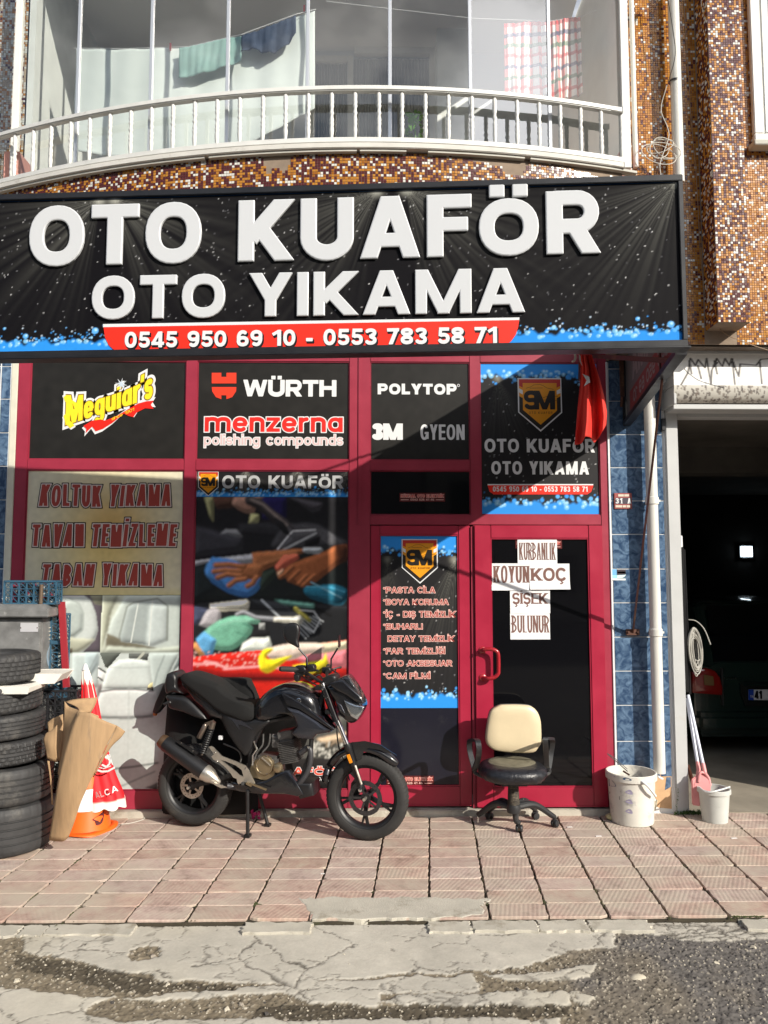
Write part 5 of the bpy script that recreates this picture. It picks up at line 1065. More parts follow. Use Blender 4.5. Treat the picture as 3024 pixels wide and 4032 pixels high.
for k in range(7): L_(zq([(820+k*26, 1160+k*6), (1000+k*16, 1290)]), .0022, (86, 86, 90), 0)
L_(zq([(470, 990), (540, 1020), (620, 1090), (700, 1150), (740, 1200)]), .032, (52, 48, 50), 1); L_(zq([(480, 985), (560, 1020), (650, 1100), (720, 1160)]), .008, (118, 108, 104), 1); P_(zq([(720, 1160), (760, 1200), (905, 1190), (930, 1230), (700, 1330), (660, 1320), (740, 1230)]), (64, 64, 68), 1); L_(zq([(660, 1322), (735, 1225), (760, 1200), (905, 1192)]), .006, (170, 172, 176), 0); L_(zq([(700, 1325), (910, 1215)]), .008, (135, 138, 142), 0); P_(zq([(840, 1270), (940, 1230), (930, 1290), (830, 1310)]), (12, 12, 14), 1); P_(zq([(640, 1110), (700, 1140), (740, 1230), (700, 1215), (640, 1150)]), (25, 25, 28), 1)
P_(zq([(108, 1402), (1118, 1295), (1118, 1690), (108, 1690)]), (20, 24, 24), 0); P_(zq([(108, 1402), (700, 1330), (700, 1400), (300, 1430), (200, 1410), (108, 1440)]), (150, 152, 158), 1); P_(zq([(108, 1440), (230, 1440), (260, 1600), (108, 1680)]), (24, 30, 32), 3)
P_(zq([(230, 1375), (380, 1400), (540, 1500), (545, 1580), (470, 1642), (370, 1625), (260, 1560), (190, 1490), (195, 1430)]), (62, 112, 168), 1, 1, True); L_(zq([(250, 1500), (330, 1590), (470, 1625)]), .006, (38, 74, 122), 1); L_(zq([(230, 1540), (340, 1610), (470, 1640)]), .005, (40, 80, 130), 1)
sk = (142, 88, 55); P_(zq([(490, 1345), (800, 1318), (860, 1330), (620, 1440), (540, 1480), (500, 1430)]), sk, 1); P_(zq([(400, 1440), (500, 1415), (560, 1440), (540, 1520), (440, 1520), (380, 1500)]), sk, 1, 1, True)
for f in ([(440, 1440), (340, 1425), (255, 1430)], [(420, 1470), (320, 1462), (245, 1472)], [(420, 1500), (330, 1490), (270, 1512)], [(450, 1520), (390, 1530), (345, 1565)], [(520, 1510), (500, 1550), (465, 1570)]): L_(zq(f), .017, sk, 1); L_(zq(f), .005, (170, 112, 75), 1); L_([(x, y+.0045) for x, y in zq(f)], .003, (88, 50, 32), 1)
L_(zq([(500, 1440), (620, 1400), (780, 1350)]), .006, (165, 110, 72), 2); P_(zq([(560, 1480), (640, 1450), (650, 1500), (560, 1600), (540, 1560)]), (40, 50, 42), 2)
P_(zq([(1118, 1290), (1118, 1370), (1000, 1470), (880, 1560), (780, 1560), (700, 1500), (720, 1440), (800, 1400), (960, 1340), (1040, 1300)]), (128, 74, 44), 1, 1, True); P_(zq([(1040, 1300), (1118, 1290), (1118, 1400), (1060, 1420)]), (70, 38, 24), 3)
P_(zq([(640, 1440), (700, 1360), (790, 1355), (800, 1385), (720, 1440), (660, 1480)]), (186, 92, 72), 1); P_(zq([(830, 1310), (940, 1308), (960, 1330), (930, 1355), (860, 1350), (820, 1335)]), (150, 156, 160), 1); P_(zq([(655, 1480), (700, 1450), (690, 1500), (670, 1515)]), (190, 150, 120), 1)
for f in ([(760, 1440), (700, 1500), (680, 1510)], [(800, 1470), (740, 1530)], [(850, 1500), (800, 1550), (820, 1560)], [(900, 1500), (830, 1565)]): L_(zq(f), .014, (140, 84, 52), 1); L_([(x+.012, y+.003) for x, y in zq(f)], .003, (80, 44, 28), 1)
P_(zq([(835, 1580), (1020, 1560), (1118, 1600), (1100, 1680), (1050, 1700), (900, 1660), (840, 1620)]), (26, 88, 110), 1, 1, True); L_(zq([(880, 1545), (1080, 1650)]), .005, (90, 130, 145), 0); L_(zq([(850, 1575), (1010, 1580), (1100, 1610)]), .004, (70, 140, 165), 0)
P_(zq([(105, 1690), (470, 1655), (1118, 1710), (1118, 1960), (105, 2010)]), (26, 27, 30), 0); P_(zq([(220, 1690), (460, 1660), (480, 1680), (470, 1730), (230, 1740)]), (230, 225, 205), 1); P_(zq([(105, 1700), (240, 1730), (250, 1800), (105, 1830)]), (60, 66, 88), 2)
P_(zq([(155, 1830), (200, 1740), (250, 1712), (290, 1740), (290, 1830), (230, 1850)]), (168, 164, 168), 1, 1, True); P_(zq([(490, 1660), (700, 1680), (850, 1800), (760, 1900), (640, 1760), (560, 1720)]), (44, 46, 50), 1); L_(zq([(560, 1665), (700, 1800)]), .007, (170, 176, 182), 0)
for k in range(8): L_(zq([(740+k*22, 1800-k*4), (850+k*16, 1920-k*16)]), .0026, (205, 210, 214), 0)
L_(zq([(800, 1730), (900, 1740), (940, 1800), (900, 1880), (780, 1800)]), .004, (215, 218, 220), 0); L_(zq([(880, 1700), (1010, 1770)]), .008, (10, 10, 12), 0); P_(zq([(640, 1660), (900, 1690), (900, 1720), (700, 1690)]), (110, 165, 150), 2); L_(zq([(780, 1720), (870, 1800)]), .012, (200, 190, 90), 1)
P_(zq([(280, 1800), (380, 1770), (500, 1770), (545, 1790), (540, 1820), (480, 1820), (500, 1850), (480, 1900), (380, 1990), (260, 1990), (180, 1920), (200, 1860)]), (112, 172, 146), 1, 1, True); P_(zq([(135, 1920), (190, 1870), (270, 1930), (240, 2030), (180, 2030)]), (95, 160, 205), 1); L_(zq([(440, 1820), (500, 1850)]), .005, (70, 125, 104), 1); L_(zq([(400, 1880), (470, 1900)]), .004, (70, 125, 104), 1); L_(zq([(300, 1830), (380, 1800), (480, 1800)]), .005, (150, 205, 180), 2)
P_(zq([(105, 1960), (135, 1940), (200, 2030), (160, 2030)]), (210, 150, 90), 1); L_(zq([(400, 1760), (440, 1740), (520, 1780), (650, 1790)]), .012, (150, 152, 158), 1); P_(zq([(640, 1775), (760, 1780), (815, 1765), (832, 1800), (815, 1830), (760, 1815), (640, 1805)]), (236, 232, 214), 1)
P_(zq([(500, 1860), (610, 1860), (610, 1910), (500, 1915)]), (24, 24, 26), 0); P_(zq([(545, 1815), (580, 1815), (585, 1862), (545, 1862)]), (150, 152, 150), 0); P_(zq([(440, 1950), (500, 1915), (610, 1912), (625, 1960), (620, 2010), (420, 2010)]), (226, 232, 222), 1)
P_(zq([(105, 2045), (300, 2020), (700, 1985), (1118, 1930), (1118, 2400), (105, 2400)]), (205, 34, 22), 0); P_(zq([(105, 2100), (330, 2140), (700, 2150), (1118, 2140), (1118, 2200), (105, 2200)]), (120, 14, 12), 3); P_(zq([(760, 2040), (1118, 1990), (1118, 2110), (900, 2110)]), (228, 130, 140), 3)
rr = random.Random(2)
for _ in range(70): x, y = rr.uniform(110, 560), rr.uniform(2010, 2110); L_(zq([(x, y), (x+8, y-7)]), .003, (240, 190, 180), 0, .8)
for q in ([(105, 2090), (260, 2085), (330, 2110)], [(320, 2120), (600, 2100), (800, 2140)], [(200, 2070), (280, 2085)]): L_(zq(q), .006, (245, 180, 180), 1)
P_(zq([(880, 1960), (1118, 1935), (1118, 1990), (960, 2020), (860, 2020)]), (214, 205, 175), 1); P_(zq([(590, 1990), (700, 1960), (860, 1950), (960, 1960), (960, 2010), (840, 2030), (760, 2060), (640, 2060), (600, 2030)]), (226, 205, 190), 1, 1, True); P_(zq([(545, 2040), (580, 1990), (640, 1990), (590, 2040), (620, 2060), (720, 2040), (760, 2035), (700, 2080), (640, 2130), (590, 2145), (550, 2110)]), (236, 214, 30), 1, 1, True); P_(zq([(760, 2100), (960, 2060), (980, 2010), (1000, 2100), (940, 2150), (820, 2160)]), (222, 205, 40), 1)
ZM = lambda pts: [((560+x/1.508-769)/603, (2500+y/1.508-1851)/1261) for x, y in pts]
P_(ZM([(315, 500), (1220, 500), (1220, 920), (315, 920)]), (92, 92, 88), 0); P_(ZM([(1040, 630), (1220, 590), (1220, 640), (1100, 680)]), (216, 190, 160), 2)
for _ in range(150): x, y = rr.uniform(1010, 1215), rr.uniform(640, 760); L_(ZM([(x, y), (x-3, y+11)]), .004, rr.choice([(226, 224, 214), (60, 60, 56)]), 0)
P_(ZM([(315, 745), (1220, 745), (1220, 920), (315, 920)]), (40, 38, 38), 0); cv.a = np.stack([cv.soft(cv.a[..., k], 1) for k in range(3)], -1); cv.noise(.05, 0); cv.noise(.05, 5); cv.a = np.clip(cv.a*np.where(cv.Y < .40, 1.7, np.where(cv.Y < .44, 1.3, .80))[..., None], 0, 1)
p8 = poster('poster', 'tall photo poster of car cleaning hands and gloves behind the motorcycle', sp[1][0]+.004, sp[1][1]-.004, ZB0+.004, Z2-.004, cv)
cvh = Canvas(150, 26, (24, 23, 25)); [rays_(cvh, x, -.05, 30, 150, .5, (190, 190, 180), .6, 5.7, int(x*9)) for x in (.0, .33, .66, 1.0)]
cvh.dot_k = 1.0; foam(cvh, .84, True, .07, 30, 2.4); hz0 = at(1000, 1957, .02).z; sheet('header_print', cvh, panel_at(sp[1][0]+.004, hz0, sp[1][1]-.004, Z2-.004), M_print, p8, .003)
put('OTO KUAFÖR', 874, 1873, 1352, 1923, mat('print_silver', (.42, .43, .44), .4), p8, .0045, h=.12, gap=.10); a = at(782, 1857, .02); b = at(861, 1857, .02); sm_logo((a.x, a.z), b.x-a.x, p8, .0045, .02)
u0, v0 = 560+1000/1.508, 2500+830/1.508; put('AFÖR', u0-70, 2500+785/1.508, 560+1150/1.508, 2500+832/1.508, mat('print_orange', lin((225, 90, 70)), .4), p8, .0045, outl=((.07, M_white),), h=.13, gap=.12, res=.03)
put('Detay', 560+1015/1.508, 2500+842/1.508, 560+1200/1.508, 2500+868/1.508, M_white, p8, .0045, h=.07, gap=.1, res=.04, skew=.2, name='small_lettering')
# ---------------------------------------------------------------- papers taped to the right door
M_pap = mat('white_paper', (.74, .74, .75), .75, bump=.15, bscale=7); M_ink = mat('brown_ink', lin((112, 78, 70)), .6)
def paper(label, q, words, curl=0.0, tilt=0.0, dp=0):
    Y = -.0195-dp*.0016; (ua, va), (ub_, vb) = z3(q[0], q[1]), z3(q[2], q[3]); a = at(ua, vb, Y); b = at(ub_, va, Y); t = thing('paper_sheet', label, 'paper', ((a.x+b.x)/2, Y, a.z), 'white paper sheets taped to the right door')
    W_, H2 = b.x-a.x, b.z-a.z; f = lambda x, y, d: (a.x+x+tilt*(y-H2/2), Y-d-curl*max(0, .35-y/H2)**1.5*2-.0015*math.sin(x*23)*(1-y/H2), a.z+y-tilt*(x-W_/2)*.6)
    mb = MB(); n = 10; mb.add([f(W_*i/n, H2*j/n, 0) for j in range(n+1) for i in range(n+1)], [(j*(n+1)+i, j*(n+1)+i+1, (j+1)*(n+1)+i+1, (j+1)*(n+1)+i) for j in range(n) for i in range(n)]); mb.build('sheet', M_pap, t, smooth=True)
    for w_, (xa_, ya, xb_, yb), h_ in words:
        (ux, vx), (uy, vy) = z3(xa_, ya), z3(xb_, yb); p = at(ux, vy, Y); r_ = at(uy, vx, Y); mb = MB()
        for g in text_loops(w_, r_.x-p.x, r_.z-p.z, h=h_, gap=.04 if len(w_) > 6 else .06, serif=True, res=.02): fill(mb, [[(p.x-a.x+x, p.z-a.z+y) for x, y in l] for l in g], lambda x, y, d: f(x, y, d), .0012)
        mb.build('lettering', M_ink, t)
paper('topmost white paper on the right door, reading KURBANLIK', (995, 1158, 1235, 1312), [('KURBANLIK', (1005, 1180, 1226, 1284), .036)])
paper('white paper at left of the cross on the right door, reading KOYUN', (835, 1306, 1072, 1472), [('KOYUN', (847, 1322, 1064, 1424), .066)], .012, 0, 2)
paper('white paper at right of the cross on the right door, reading KOÇ, its edge curling', (1069, 1308, 1312, 1466), [('KOÇ', (1077, 1336, 1296, 1412), .115)], .03, -.008, 3)
paper('white paper below the middle pair on the right door, reading ŞİŞEK', (949, 1462, 1192, 1612), [('ŞİŞEK', (962, 1488, 1178, 1554), .10)], 0, 0, 1)
paper('lowest white paper on the right door, reading BULUNUR', (950, 1608, 1191, 1773), [('BULUNUR', (960, 1626, 1186, 1730), .047)])
# ================================================================ the big sign
PL_, PR_ = at(0, 1407, -1.76), at(2706, 1371, -2.03); SD = (PR_-PL_); SD.z = 0; SD.normalize(); SN = Vector((SD.y, -SD.x, 0)); SN = SN if SN.y < 0 else -SN
def S_(u, v):
    p = on(u, v, PR_, SN); return (p-PR_).dot(SD), p.z
def sp_(x, z, d=0.0): q = PR_+SD*x+SN*d; return (q.x, q.y, z)
sign = thing('shop_sign', 'long black light box sign with big white raised letters over the shop', 'sign', tuple(sp_(-1.8, 3.0)))
zb_s = (S_(2706, 1371)[1]+S_(20, 1407)[1])/2; zt_s = (S_(2703, 688)[1]+S_(20, 773)[1])/2; s0 = -4.05; fw = .034
inb, int_ = zb_s+fw, zt_s-fw
def sbox(name, x0, x1, z0, z1, d0, d1, m, par=None, bev=.003):
    mb = MB(); P = [sp_(x, z, d) for z in (z0, z1) for d in (d0, d1) for x in (x0, x1)]; mb.add(P, [(0, 1, 3, 2), (4, 6, 7, 5), (0, 4, 5, 1), (2, 3, 7, 6), (1, 5, 7, 3), (0, 2, 6, 4)]); return mb.build(name, m, par or sign, bevel=bev)
sbox('frame_bar', s0, 0, zt_s-fw, zt_s, -.04, .018, M_blackm); sbox('frame_bar', s0, 0, zb_s, zb_s+fw, -.04, .018, M_blackm); sbox('frame_bar', -fw*.7, 0, zb_s+fw+.0005, zt_s-fw-.0005, -.038, .017, M_blackm); sbox('frame_bar', s0, s0+fw, zb_s+fw+.0005, zt_s-fw-.0005, -.038, .017, M_blackm)
sbox('back_panel', s0+.01, -.01, zb_s+.01, zt_s-.01, -.030, -.004, mat('grey_sheet', (.12, .12, .12), .7), bev=0)
sbox('frame_lip', s0, .012, zb_s-.012, zb_s-.0005, -.06, .03, M_blackm)
nx_, ny_ = 760, 170; cv = Canvas(nx_, ny_, (17, 16, 19)); asp = (-fw*.7-s0-fw)/(int_-inb)
sx_ = lambda u, v: ((S_(u, v)[0]-(s0+fw))/((-fw*.7)-(s0+fw)), 1-(S_(u, v)[1]-inb)/(int_-inb))
for (u, v, a0, a1, k) in ((395, 790, 95, 200, 1), (450, 785, -10, 85, 2), (1485, 752, 95, 190, 3), (1600, 748, -5, 85, 4), (2665, 712, 92, 178, 5)): x, y = sx_(u, v); rays_(cv, x, y, a0, a1, .30, (175, 175, 165), .42, asp, k)
stars(cv, 620, 77, .86); cv.dot_k = 1.0; x_, yf = sx_(2400, 1306); foam(cv, yf, True, .02, 88, 4.6, (45, 140, 225)); r_ = random.Random(4)
for _ in range(260):
    x = r_.random(); y = yf-abs(r_.gauss(0, .035))-.01; cdot(cv, x, y, .004, r_.choice([(210, 228, 245), (120, 180, 236), (60, 150, 230)]))
for _ in range(34): x = r_.random(); y = yf+r_.uniform(-.10, .03); rd = r_.choice([.008, .012, .016, .02]); cdot(cv, x, y, rd, (92, 170, 236)); cdot(cv, x+.001, y-rd*.3, rd*.45, (175, 220, 246))
cv.noise(.015, 2)
sheet('print', cv, lambda x, y, d: sp_(s0+fw+(-fw*.7-s0-fw)*x, inb+(int_-inb)*y, d), M_printS, sign, .001)
M_let = mat('acrylic_white', (.56, .575, .59), .35, coat=.15); M_shade = mat('print_shadow', (.004, .004, .005), .4)
def big_word(txt, ua, ub_, top, bot, h, gap, bev, parent, base=.004, thick=.012):
    """top, bot: cap line and base line as (v at u=0, slope)"""
    L0, L1, T0, T1 = S_(ua, bot[0]+bot[1]*ua), S_(ub_, bot[0]+bot[1]*ub_), S_(ua, top[0]+top[1]*ua), S_(ub_, top[0]+top[1]*ub_); x0, x1 = L0[0], L1[0]; H2 = (T0[1]-L0[1]+T1[1]-L1[1])/2
    lo = text_loops(txt, x1-x0, H2, h=h, gap=gap, res=.014); li = text_loops(txt, x1-x0, H2, h=h, gap=gap, off=-bev, res=.014)
    for a_, b_ in zip(lo, li):
        mb = MB(); P = lambda x, y, d: sp_(x0+x, L0[1]+(L1[1]-L0[1])*x/(x1-x0)+y*((T0[1]-L0[1])*(1-x/(x1-x0))+(T1[1]-L1[1])*x/(x1-x0))/H2, d)
        for l in a_: n = len(l); mb.add([P(x, y, base) for x, y in l]+[P(x, y, base+thick) for x, y in l], [(i, (i+1) % n, n+(i+1) % n, n+i) for i in range(n)])
        zt = base+thick+bev*H2*.55; fill(mb, b_, P, zt); no = sum(len(l) for l in a_)
        V, F, ov = cdt(list(a_)+list(b_), lambda cx, cy: evenodd(cx, cy, a_) & ~evenodd(cx, cy, b_)); mb.add([P(x, y, base+thick if (o_ and min(o_) < no) else zt) for (x, y), o_ in zip(V, ov)], F)
        mb.build('letter', M_let, parent, smooth=False)
def area2(l): return sum(a[0]*b[1]-b[0]*a[1] for a, b in zip(l, l[1:]+l[:1]))/2
t1, b1_, t2, b2_ = (823, -.0295), (1056, -.0233), (1100, -.0202), (1267, -.0165)
big_word('OTO', 114, 796, t1, b1_, .130, .10, .016, sign); big_word('KUAFÖR', 938, 2362, t1, b1_, .130, .10, .016, sign)
big_word('OTO', 362, 889, t2, b2_, .129, .11, .018, sign); big_word('YIKAMA', 982, 2066, t2, b2_, .129, .11, .018, sign)
E2 = lambda pts, d, m, nm: poly_layer(nm, [S_(u, v) for u, v in pts], lambda x, y, dd: sp_(x, y, dd), d, m, sign)
E2([(407, 1277), (2045, 1251), (2044, 1262), (407, 1290)], .0045, M_white, 'banner_edge')
E2([(409, 1289), (2044, 1261), (2040, 1290), (2030, 1320), (2012, 1345), (1985, 1363), (1955, 1374), (486, 1395), (455, 1383), (430, 1360), (415, 1330)], .0045, M_ban, 'banner')
a = S_(492, 1371); b = S_(1959, 1352); hgt = 66/3000*3.95
for off, m, d, dx, dz in ((.03, M_shade, .006, .006, -.009), (0, M_white, .0075, 0, 0)):
    mb = MB()
    for g in text_loops('0545 950 69 10 - 0553 783 58 71', b[0]-a[0], hgt, h=.12, gap=.085, off=off, res=.025): fill(mb, g, lambda x, y, dd: sp_(a[0]+x+dx, a[1]+y+dz+(b[1]-a[1])*x/(b[0]-a[0]), dd), d)
    mb.build('phone_number' if not off else 'phone_number_shadow', m, sign)
# end board of the sign, seen from behind, with its braces
WE = at(2470, 1677, -.03); FE = Vector(sp_(-.005, zb_s, -.06)); dE = Vector((WE.x-FE.x, WE.y-FE.y, 0)); lE = dE.length; dE.normalize(); nE = Vector((dE.y, -dE.x, 0))
endb = thing('sign_end_board', 'translucent grey end board bracing the right end of the big sign, lettering seen from behind', 'sign', tuple(WE))
def ep(s, z, d=0.0): q = Vector((FE.x, FE.y, 0))+dE*s+nE*d; return (q.x, q.y, z)
def ebox(name, s0_, s1_, z0, z1, d0, d1, m):
    mb = MB(); P = [ep(s, z, d) for z in (z0, z1) for d in (d0, d1) for s in (s0_, s1_)]; mb.add(P, [(0, 1, 3, 2), (4, 6, 7, 5), (0, 4, 5, 1), (2, 3, 7, 6), (1, 5, 7, 3), (0, 2, 6, 4)]); return mb.build(name, m, endb)
M_vin = mat('grey_vinyl', (.16, .15, .15), .6); ebox('board', .02, lE-.01, zb_s+.02, zt_s-.02, -.004, .004, M_vin); ebox('frame_bar', .03, lE, zb_s-.015, zb_s+.02, -.03, .03, M_blackm); ebox('frame_bar', .03, lE, zt_s-.03, zt_s, -.03, .03, M_blackm); ebox('frame_bar', lE-.001, lE+.03, zb_s-.015, zt_s, -.03, .03, M_blackm)
sgn = 1 if nE.x < 0 else -1; M_gt = mat('ghost_text', lin((150, 140, 140)), .6); M_gr = mat('ghost_red', lin((140, 62, 60)), .6)
for s_, z_, H2, W_, m in (('YIKAMA', zb_s+.25, .24, 1.45, M_gt), ('OTO KUAFÖR', zb_s+.56, .2, 1.5, M_gt)):
    mb = MB()
    for g in text_loops(s_, W_, H2, h=.13, gap=.1, res=.03): fill(mb, g, lambda x, y, dd: ep(.18+x, z_+y, sgn*dd), .006)
    mb.build('lettering', m, endb)
mb = MB(); fill(mb, [[(.15, 0), (lE-.2, 0), (lE-.2, .15), (.15, .15)]], lambda x, y, dd: ep(x, zb_s+.05+y, sgn*dd), .0055); mb.build('red_band', M_gr, endb); mb = MB()
for g in text_loops('0545 950 69 10', 1.4, .09, h=.12, gap=.1, res=.04): fill(mb, g, lambda x, y, dd: ep(.2+x, zb_s+.08+y, sgn*dd), .0075)
mb.build('phone_number', M_gt, endb)
M_rust = mat('brown_steel', (.085, .035, .022), .55, .2, var=.3, vscale=20, dirt=(.22, .12, .05), dscale=6, dpos=.55)
br = thing('sign_bracket', 'brown steel brace running from the sign down to the blue tiled pillar', 'bracket', tuple(at(2490, 2495, -.02)))
top = Vector(ep(.55, zb_s-.01)); wb = at(2492, 2488, -.03)
mb = MB(); mb.bar(top, wb, .022, .008, (1, 0, 0)); mb.build('strut', M_rust, br); mb = MB(); mb.box(wb.x-.05, wb.x+.05, -.035, -.012, wb.z-.025, wb.z+.02); mb.build('wall_plate', M_rust, br)
for k in (-1, 1): mb = MB(); mb.lathe([(0, .0), (.009, 0), (.009, .012), (0, .012)], (wb.x+k*.036, -.035, wb.z), (0, -1, 0), 6); mb.build('bolt', M_rust, br)
mb = MB(); mb.bar(top, Vector((top.x, top.y, zt_s-.02)), .03, .02, (0, 1, 0)); mb.build('upright', M_rust, br)
c2 = at(2326, 1402, -.10); mb = MB(); mb.bar(c2, Vector(ep(.20, zb_s+.0)), .028, .03); mb.build('cross_bar', M_rust, br); mb = MB(); q = at(2445, 1380, -.12); mb.bar(q, at(2450, 1560, -.12), .03, .01, (0, 1, 0)); mb.tube([at(2450, 1560, -.12), at(2447, 1600, -.06)], .012, 8); mb.build('hanger', M_rust, br)
for s_ in (-.5,): mb = MB(); q = Vector(sp_(s_, zt_s-.05, -.03)); mb.bar(q, Vector((1.62, -.01, 3.30)), .013, .013); mb.build('wall_arm', M_rust, br)
# ---------------------------------------------------------------- flag
fl = thing('flag', 'red national flag with white star hanging limp under the right end of the sign', 'flag', tuple(at(2320, 1400, -1.7)))
YF = -1.72; N, M2 = 46, 40; vs = []; topL, topR = at(2277, 1398, YF), at(2330, 1400, YF); prof_ = [(0, 2277, 2330), (.14, 2285, 2342), (.35, 2283, 2360), (.6, 2274, 2378), (.82, 2268, 2389), (1, 2262, 2386)]
for j in range(M2+1):
    q = j/M2; ul = np.interp(q, [p[0] for p in prof_], [p[1] for p in prof_]); ur = np.interp(q, [p[0] for p in prof_], [p[2] for p in prof_])
    for i in range(N+1):
        t = i/N; bot = np.interp(t, [0, .22, .34, .5, .62, .8, 1], [1752, 1748, 1718, 1722, 1745, 1720, 1672]); v = 1396+(bot-1396)*q; u = ul+(ur-ul)*t
        y = YF+.035*math.sin(t*11+.6)*(.35+q)+.012*math.sin(t*23+q*4); vs.append(tuple(at(u, v, y)))
me = bpy.data.meshes.new('cloth'); me.from_pydata(vs, [], [(j*(N+1)+i, j*(N+1)+i+1, (j+1)*(N+1)+i+1, (j+1)*(N+1)+i) for j in range(M2) for i in range(N)]); me.polygons.foreach_set('use_smooth', [True]*(N*M2)); o = link('cloth', me, mat('flag_red', (.68, .03, .018), .75, bump=.1, bscale=250), fl); o.modifiers.new('t', 'SOLIDIFY').thickness = .002
zf = lambda x, y: (2250+x/2.143, 1300+y/2.143)
mb = MB(); mb.add([at(*zf(x, y), YF-.075) for x, y in ((92, 368), (150, 392), (158, 440), (105, 474), (128, 424))], [(0, 1, 2, 3, 4)]); mb.build('star', M_white, fl)
mb = MB(); mb.add([at(*zf(x, y), YF-.06) for x, y in ((62, 205), (76, 215), (80, 262), (92, 305), (72, 270), (64, 240))], [(0, 1, 2, 3, 4, 5)]); mb.build('hoist_tape', M_white, fl)
mb = MB(); mb.tube(spline([at(2262, 1390, YF), at(2266, 1405, YF), at(2262, 1420, YF), at(2252, 1424, YF)], 5), .006, 6); mb.build('hook', M_cab, fl)
# ================================================================ blue tiled pillars
M_grw = mat('grout_white', (.74, .74, .72), .8)
def bt(name, base, hi):
    m = mat(name, base, .16, spec=.6); nt = m.node_tree; L = nt.links.new; b = nt.nodes['Principled BSDF']; tcn = nt.nodes.new('ShaderNodeTexCoord'); oi = nt.nodes.new('ShaderNodeObjectInfo'); cb = nt.nodes.new('ShaderNodeCombineXYZ'); mm = nt.nodes.new('ShaderNodeMath'); mm.operation = 'MULTIPLY'; mm.inputs[1].default_value = 30; L(oi.outputs['Random'], mm.inputs[0]); L(mm.outputs[0], cb.inputs[1])
    ad = nt.nodes.new('ShaderNodeVectorMath'); L(tcn.outputs['Object'], ad.inputs[0]); L(cb.outputs[0], ad.inputs[1]); n = nt.nodes.new('ShaderNodeTexNoise'); n.inputs['Scale'].default_value = 16; n.inputs['Detail'].default_value = 5; n.inputs['Distortion'].default_value = 1.4; L(ad.outputs[0], n.inputs[0])
    cr = nt.nodes.new('ShaderNodeValToRGB'); e = cr.color_ramp.elements; e[0].position = .36; e[0].color = (*base, 1); e[1].position = .68; e[1].color = (*hi, 1); L(n.outputs[0], cr.inputs[0]); L(cr.outputs[0], b.inputs['Base Color']); return m
M_bt = bt('blue_marbled_tile', (.028, .06, .125), (.13, .21, .32))
def pillar(label, cols, x_out, skip=()):
    """cols: list of (x0,x1); rows between surveyed joints"""
    jv = [1190, 1322, 1453, 1580, 1711, 1841, 1972, 2104, 2240, 2373, 2508, 2642, 2777, 2919, 3059, 3190]; zs = [at(2450, v, 0).z for v in jv]; zs[-1] = .02
    t = thing('tiled_pillar', label, 'pillar', ((x_out[0]+x_out[1])/2, .1, 0)); mb = MB(); mb.box(x_out[0], x_out[1], .002, .35, -.02, ZS-.02 if x_out[0] < 0 else ZB-.01); mb.build('grout_bed', M_grw, t)
    for j in range(len(jv)-1):
        for i, (a_, b_) in enumerate(cols):
            z1, z0 = zs[j], zs[j+1]; g2 = .0035
            if (i, j) in skip:
                mb = MB(); W2, H2 = b_-a_, z1-z0; pts = [(a_+g2, z0+g2+H2*.25), (a_+W2*.3, z0+H2*.3), (a_+W2*.62, z0+H2*.38), (a_+W2*.70, z0+H2*.55), (a_+W2*.66, z0+H2*.8), (a_+W2*.8, z1-g2), (a_+g2, z1-g2)] if i == 0 else [(a_+g2+W2*.3, z0+H2*.6), (b_-g2-.01, z0+H2*.7), (b_-.012, z1-g2), (a_+W2*.5, z1-g2)]
                P = lambda x, y, d: (x, -d, y); fill(mb, [pts], P, .003, -.004); mb.build('tile', M_bt, t); continue
            mb = MB(); mb.box(a_+g2, b_-g2, -.003-random.uniform(0, .0008), .004, z0+g2, z1-g2); mb.build('tile', M_bt, t, bevel=.0012)
    return t, zs
xl, xr = at(2399, 1700, 0).x, at(2608, 1700, 0).x; xs2 = at(2563, 1700, 0).x
tp_, zs = pillar('blue marbled tile pillar with white joints between the shop door and the garage', [(xl, xs2), (xs2, xr-.002)], (xl-.012, xr+.01), skip=((0, 14), (1, 14)))
for x in (xl-.018, xr+.004): mb = MB(); mb.box(x, x+.012, -.010, .02, .01, ZB-.01); mb.build('edge_trim', mat('trim_white', (.75, .76, .78), .4, .2), tp_, bevel=.002)
ad = MB(); H2 = zs[13]-zs[14]
for k in range(12): x = xl+.14+k*.0125; ad.bar((x, -.002, .02), (x+.02, -.002, .085+.012*math.sin(k*1.3)), .006, .004, (0, 1, 0))
ad.build('adhesive_ridges', mat('tile_adhesive', lin((190, 182, 160)), .9), tp_); mb = MB(); P = lambda x, y, d: (x, -d, y)
fill(mb, [[(xs2-.04, .05), (xs2-.02, .04), (xr-.012, .03), (xr-.008, zs[14]+H2*1.02), (xs2+.01, zs[14]+H2*.95), (xs2-.008, zs[14]+H2*.7), (xs2-.045, zs[14]+H2*.55), (xs2-.05, .12), (xs2-.03, .09)]], P, .0005, -.01); mb.build('bare_render', mat('bare_render', lin((196, 160, 122)), .9, var=.12, vscale=20), tp_)
pillar('blue marbled tile pillar at the far left edge behind the cabinet', [(XA[0]-.40, XA[0]-.135), (XA[0]-.13, XA[0]-.055)], (XA[0]-.7, XA[0]-.05))
mb = MB(); mb.box(XA[0]-.052, XA[0]-.0015, -.004, .06, 0, 3.6); tag(mb.build('plaster_reveal', mat('flaking_plaster', (.62, .60, .5), .9, var=.1, dirt=(.35, .16, .14), dscale=8, dpos=.6), bevel=.004), 'flaking cream plaster strip between blue tiles and the burgundy frame', 'plaster')
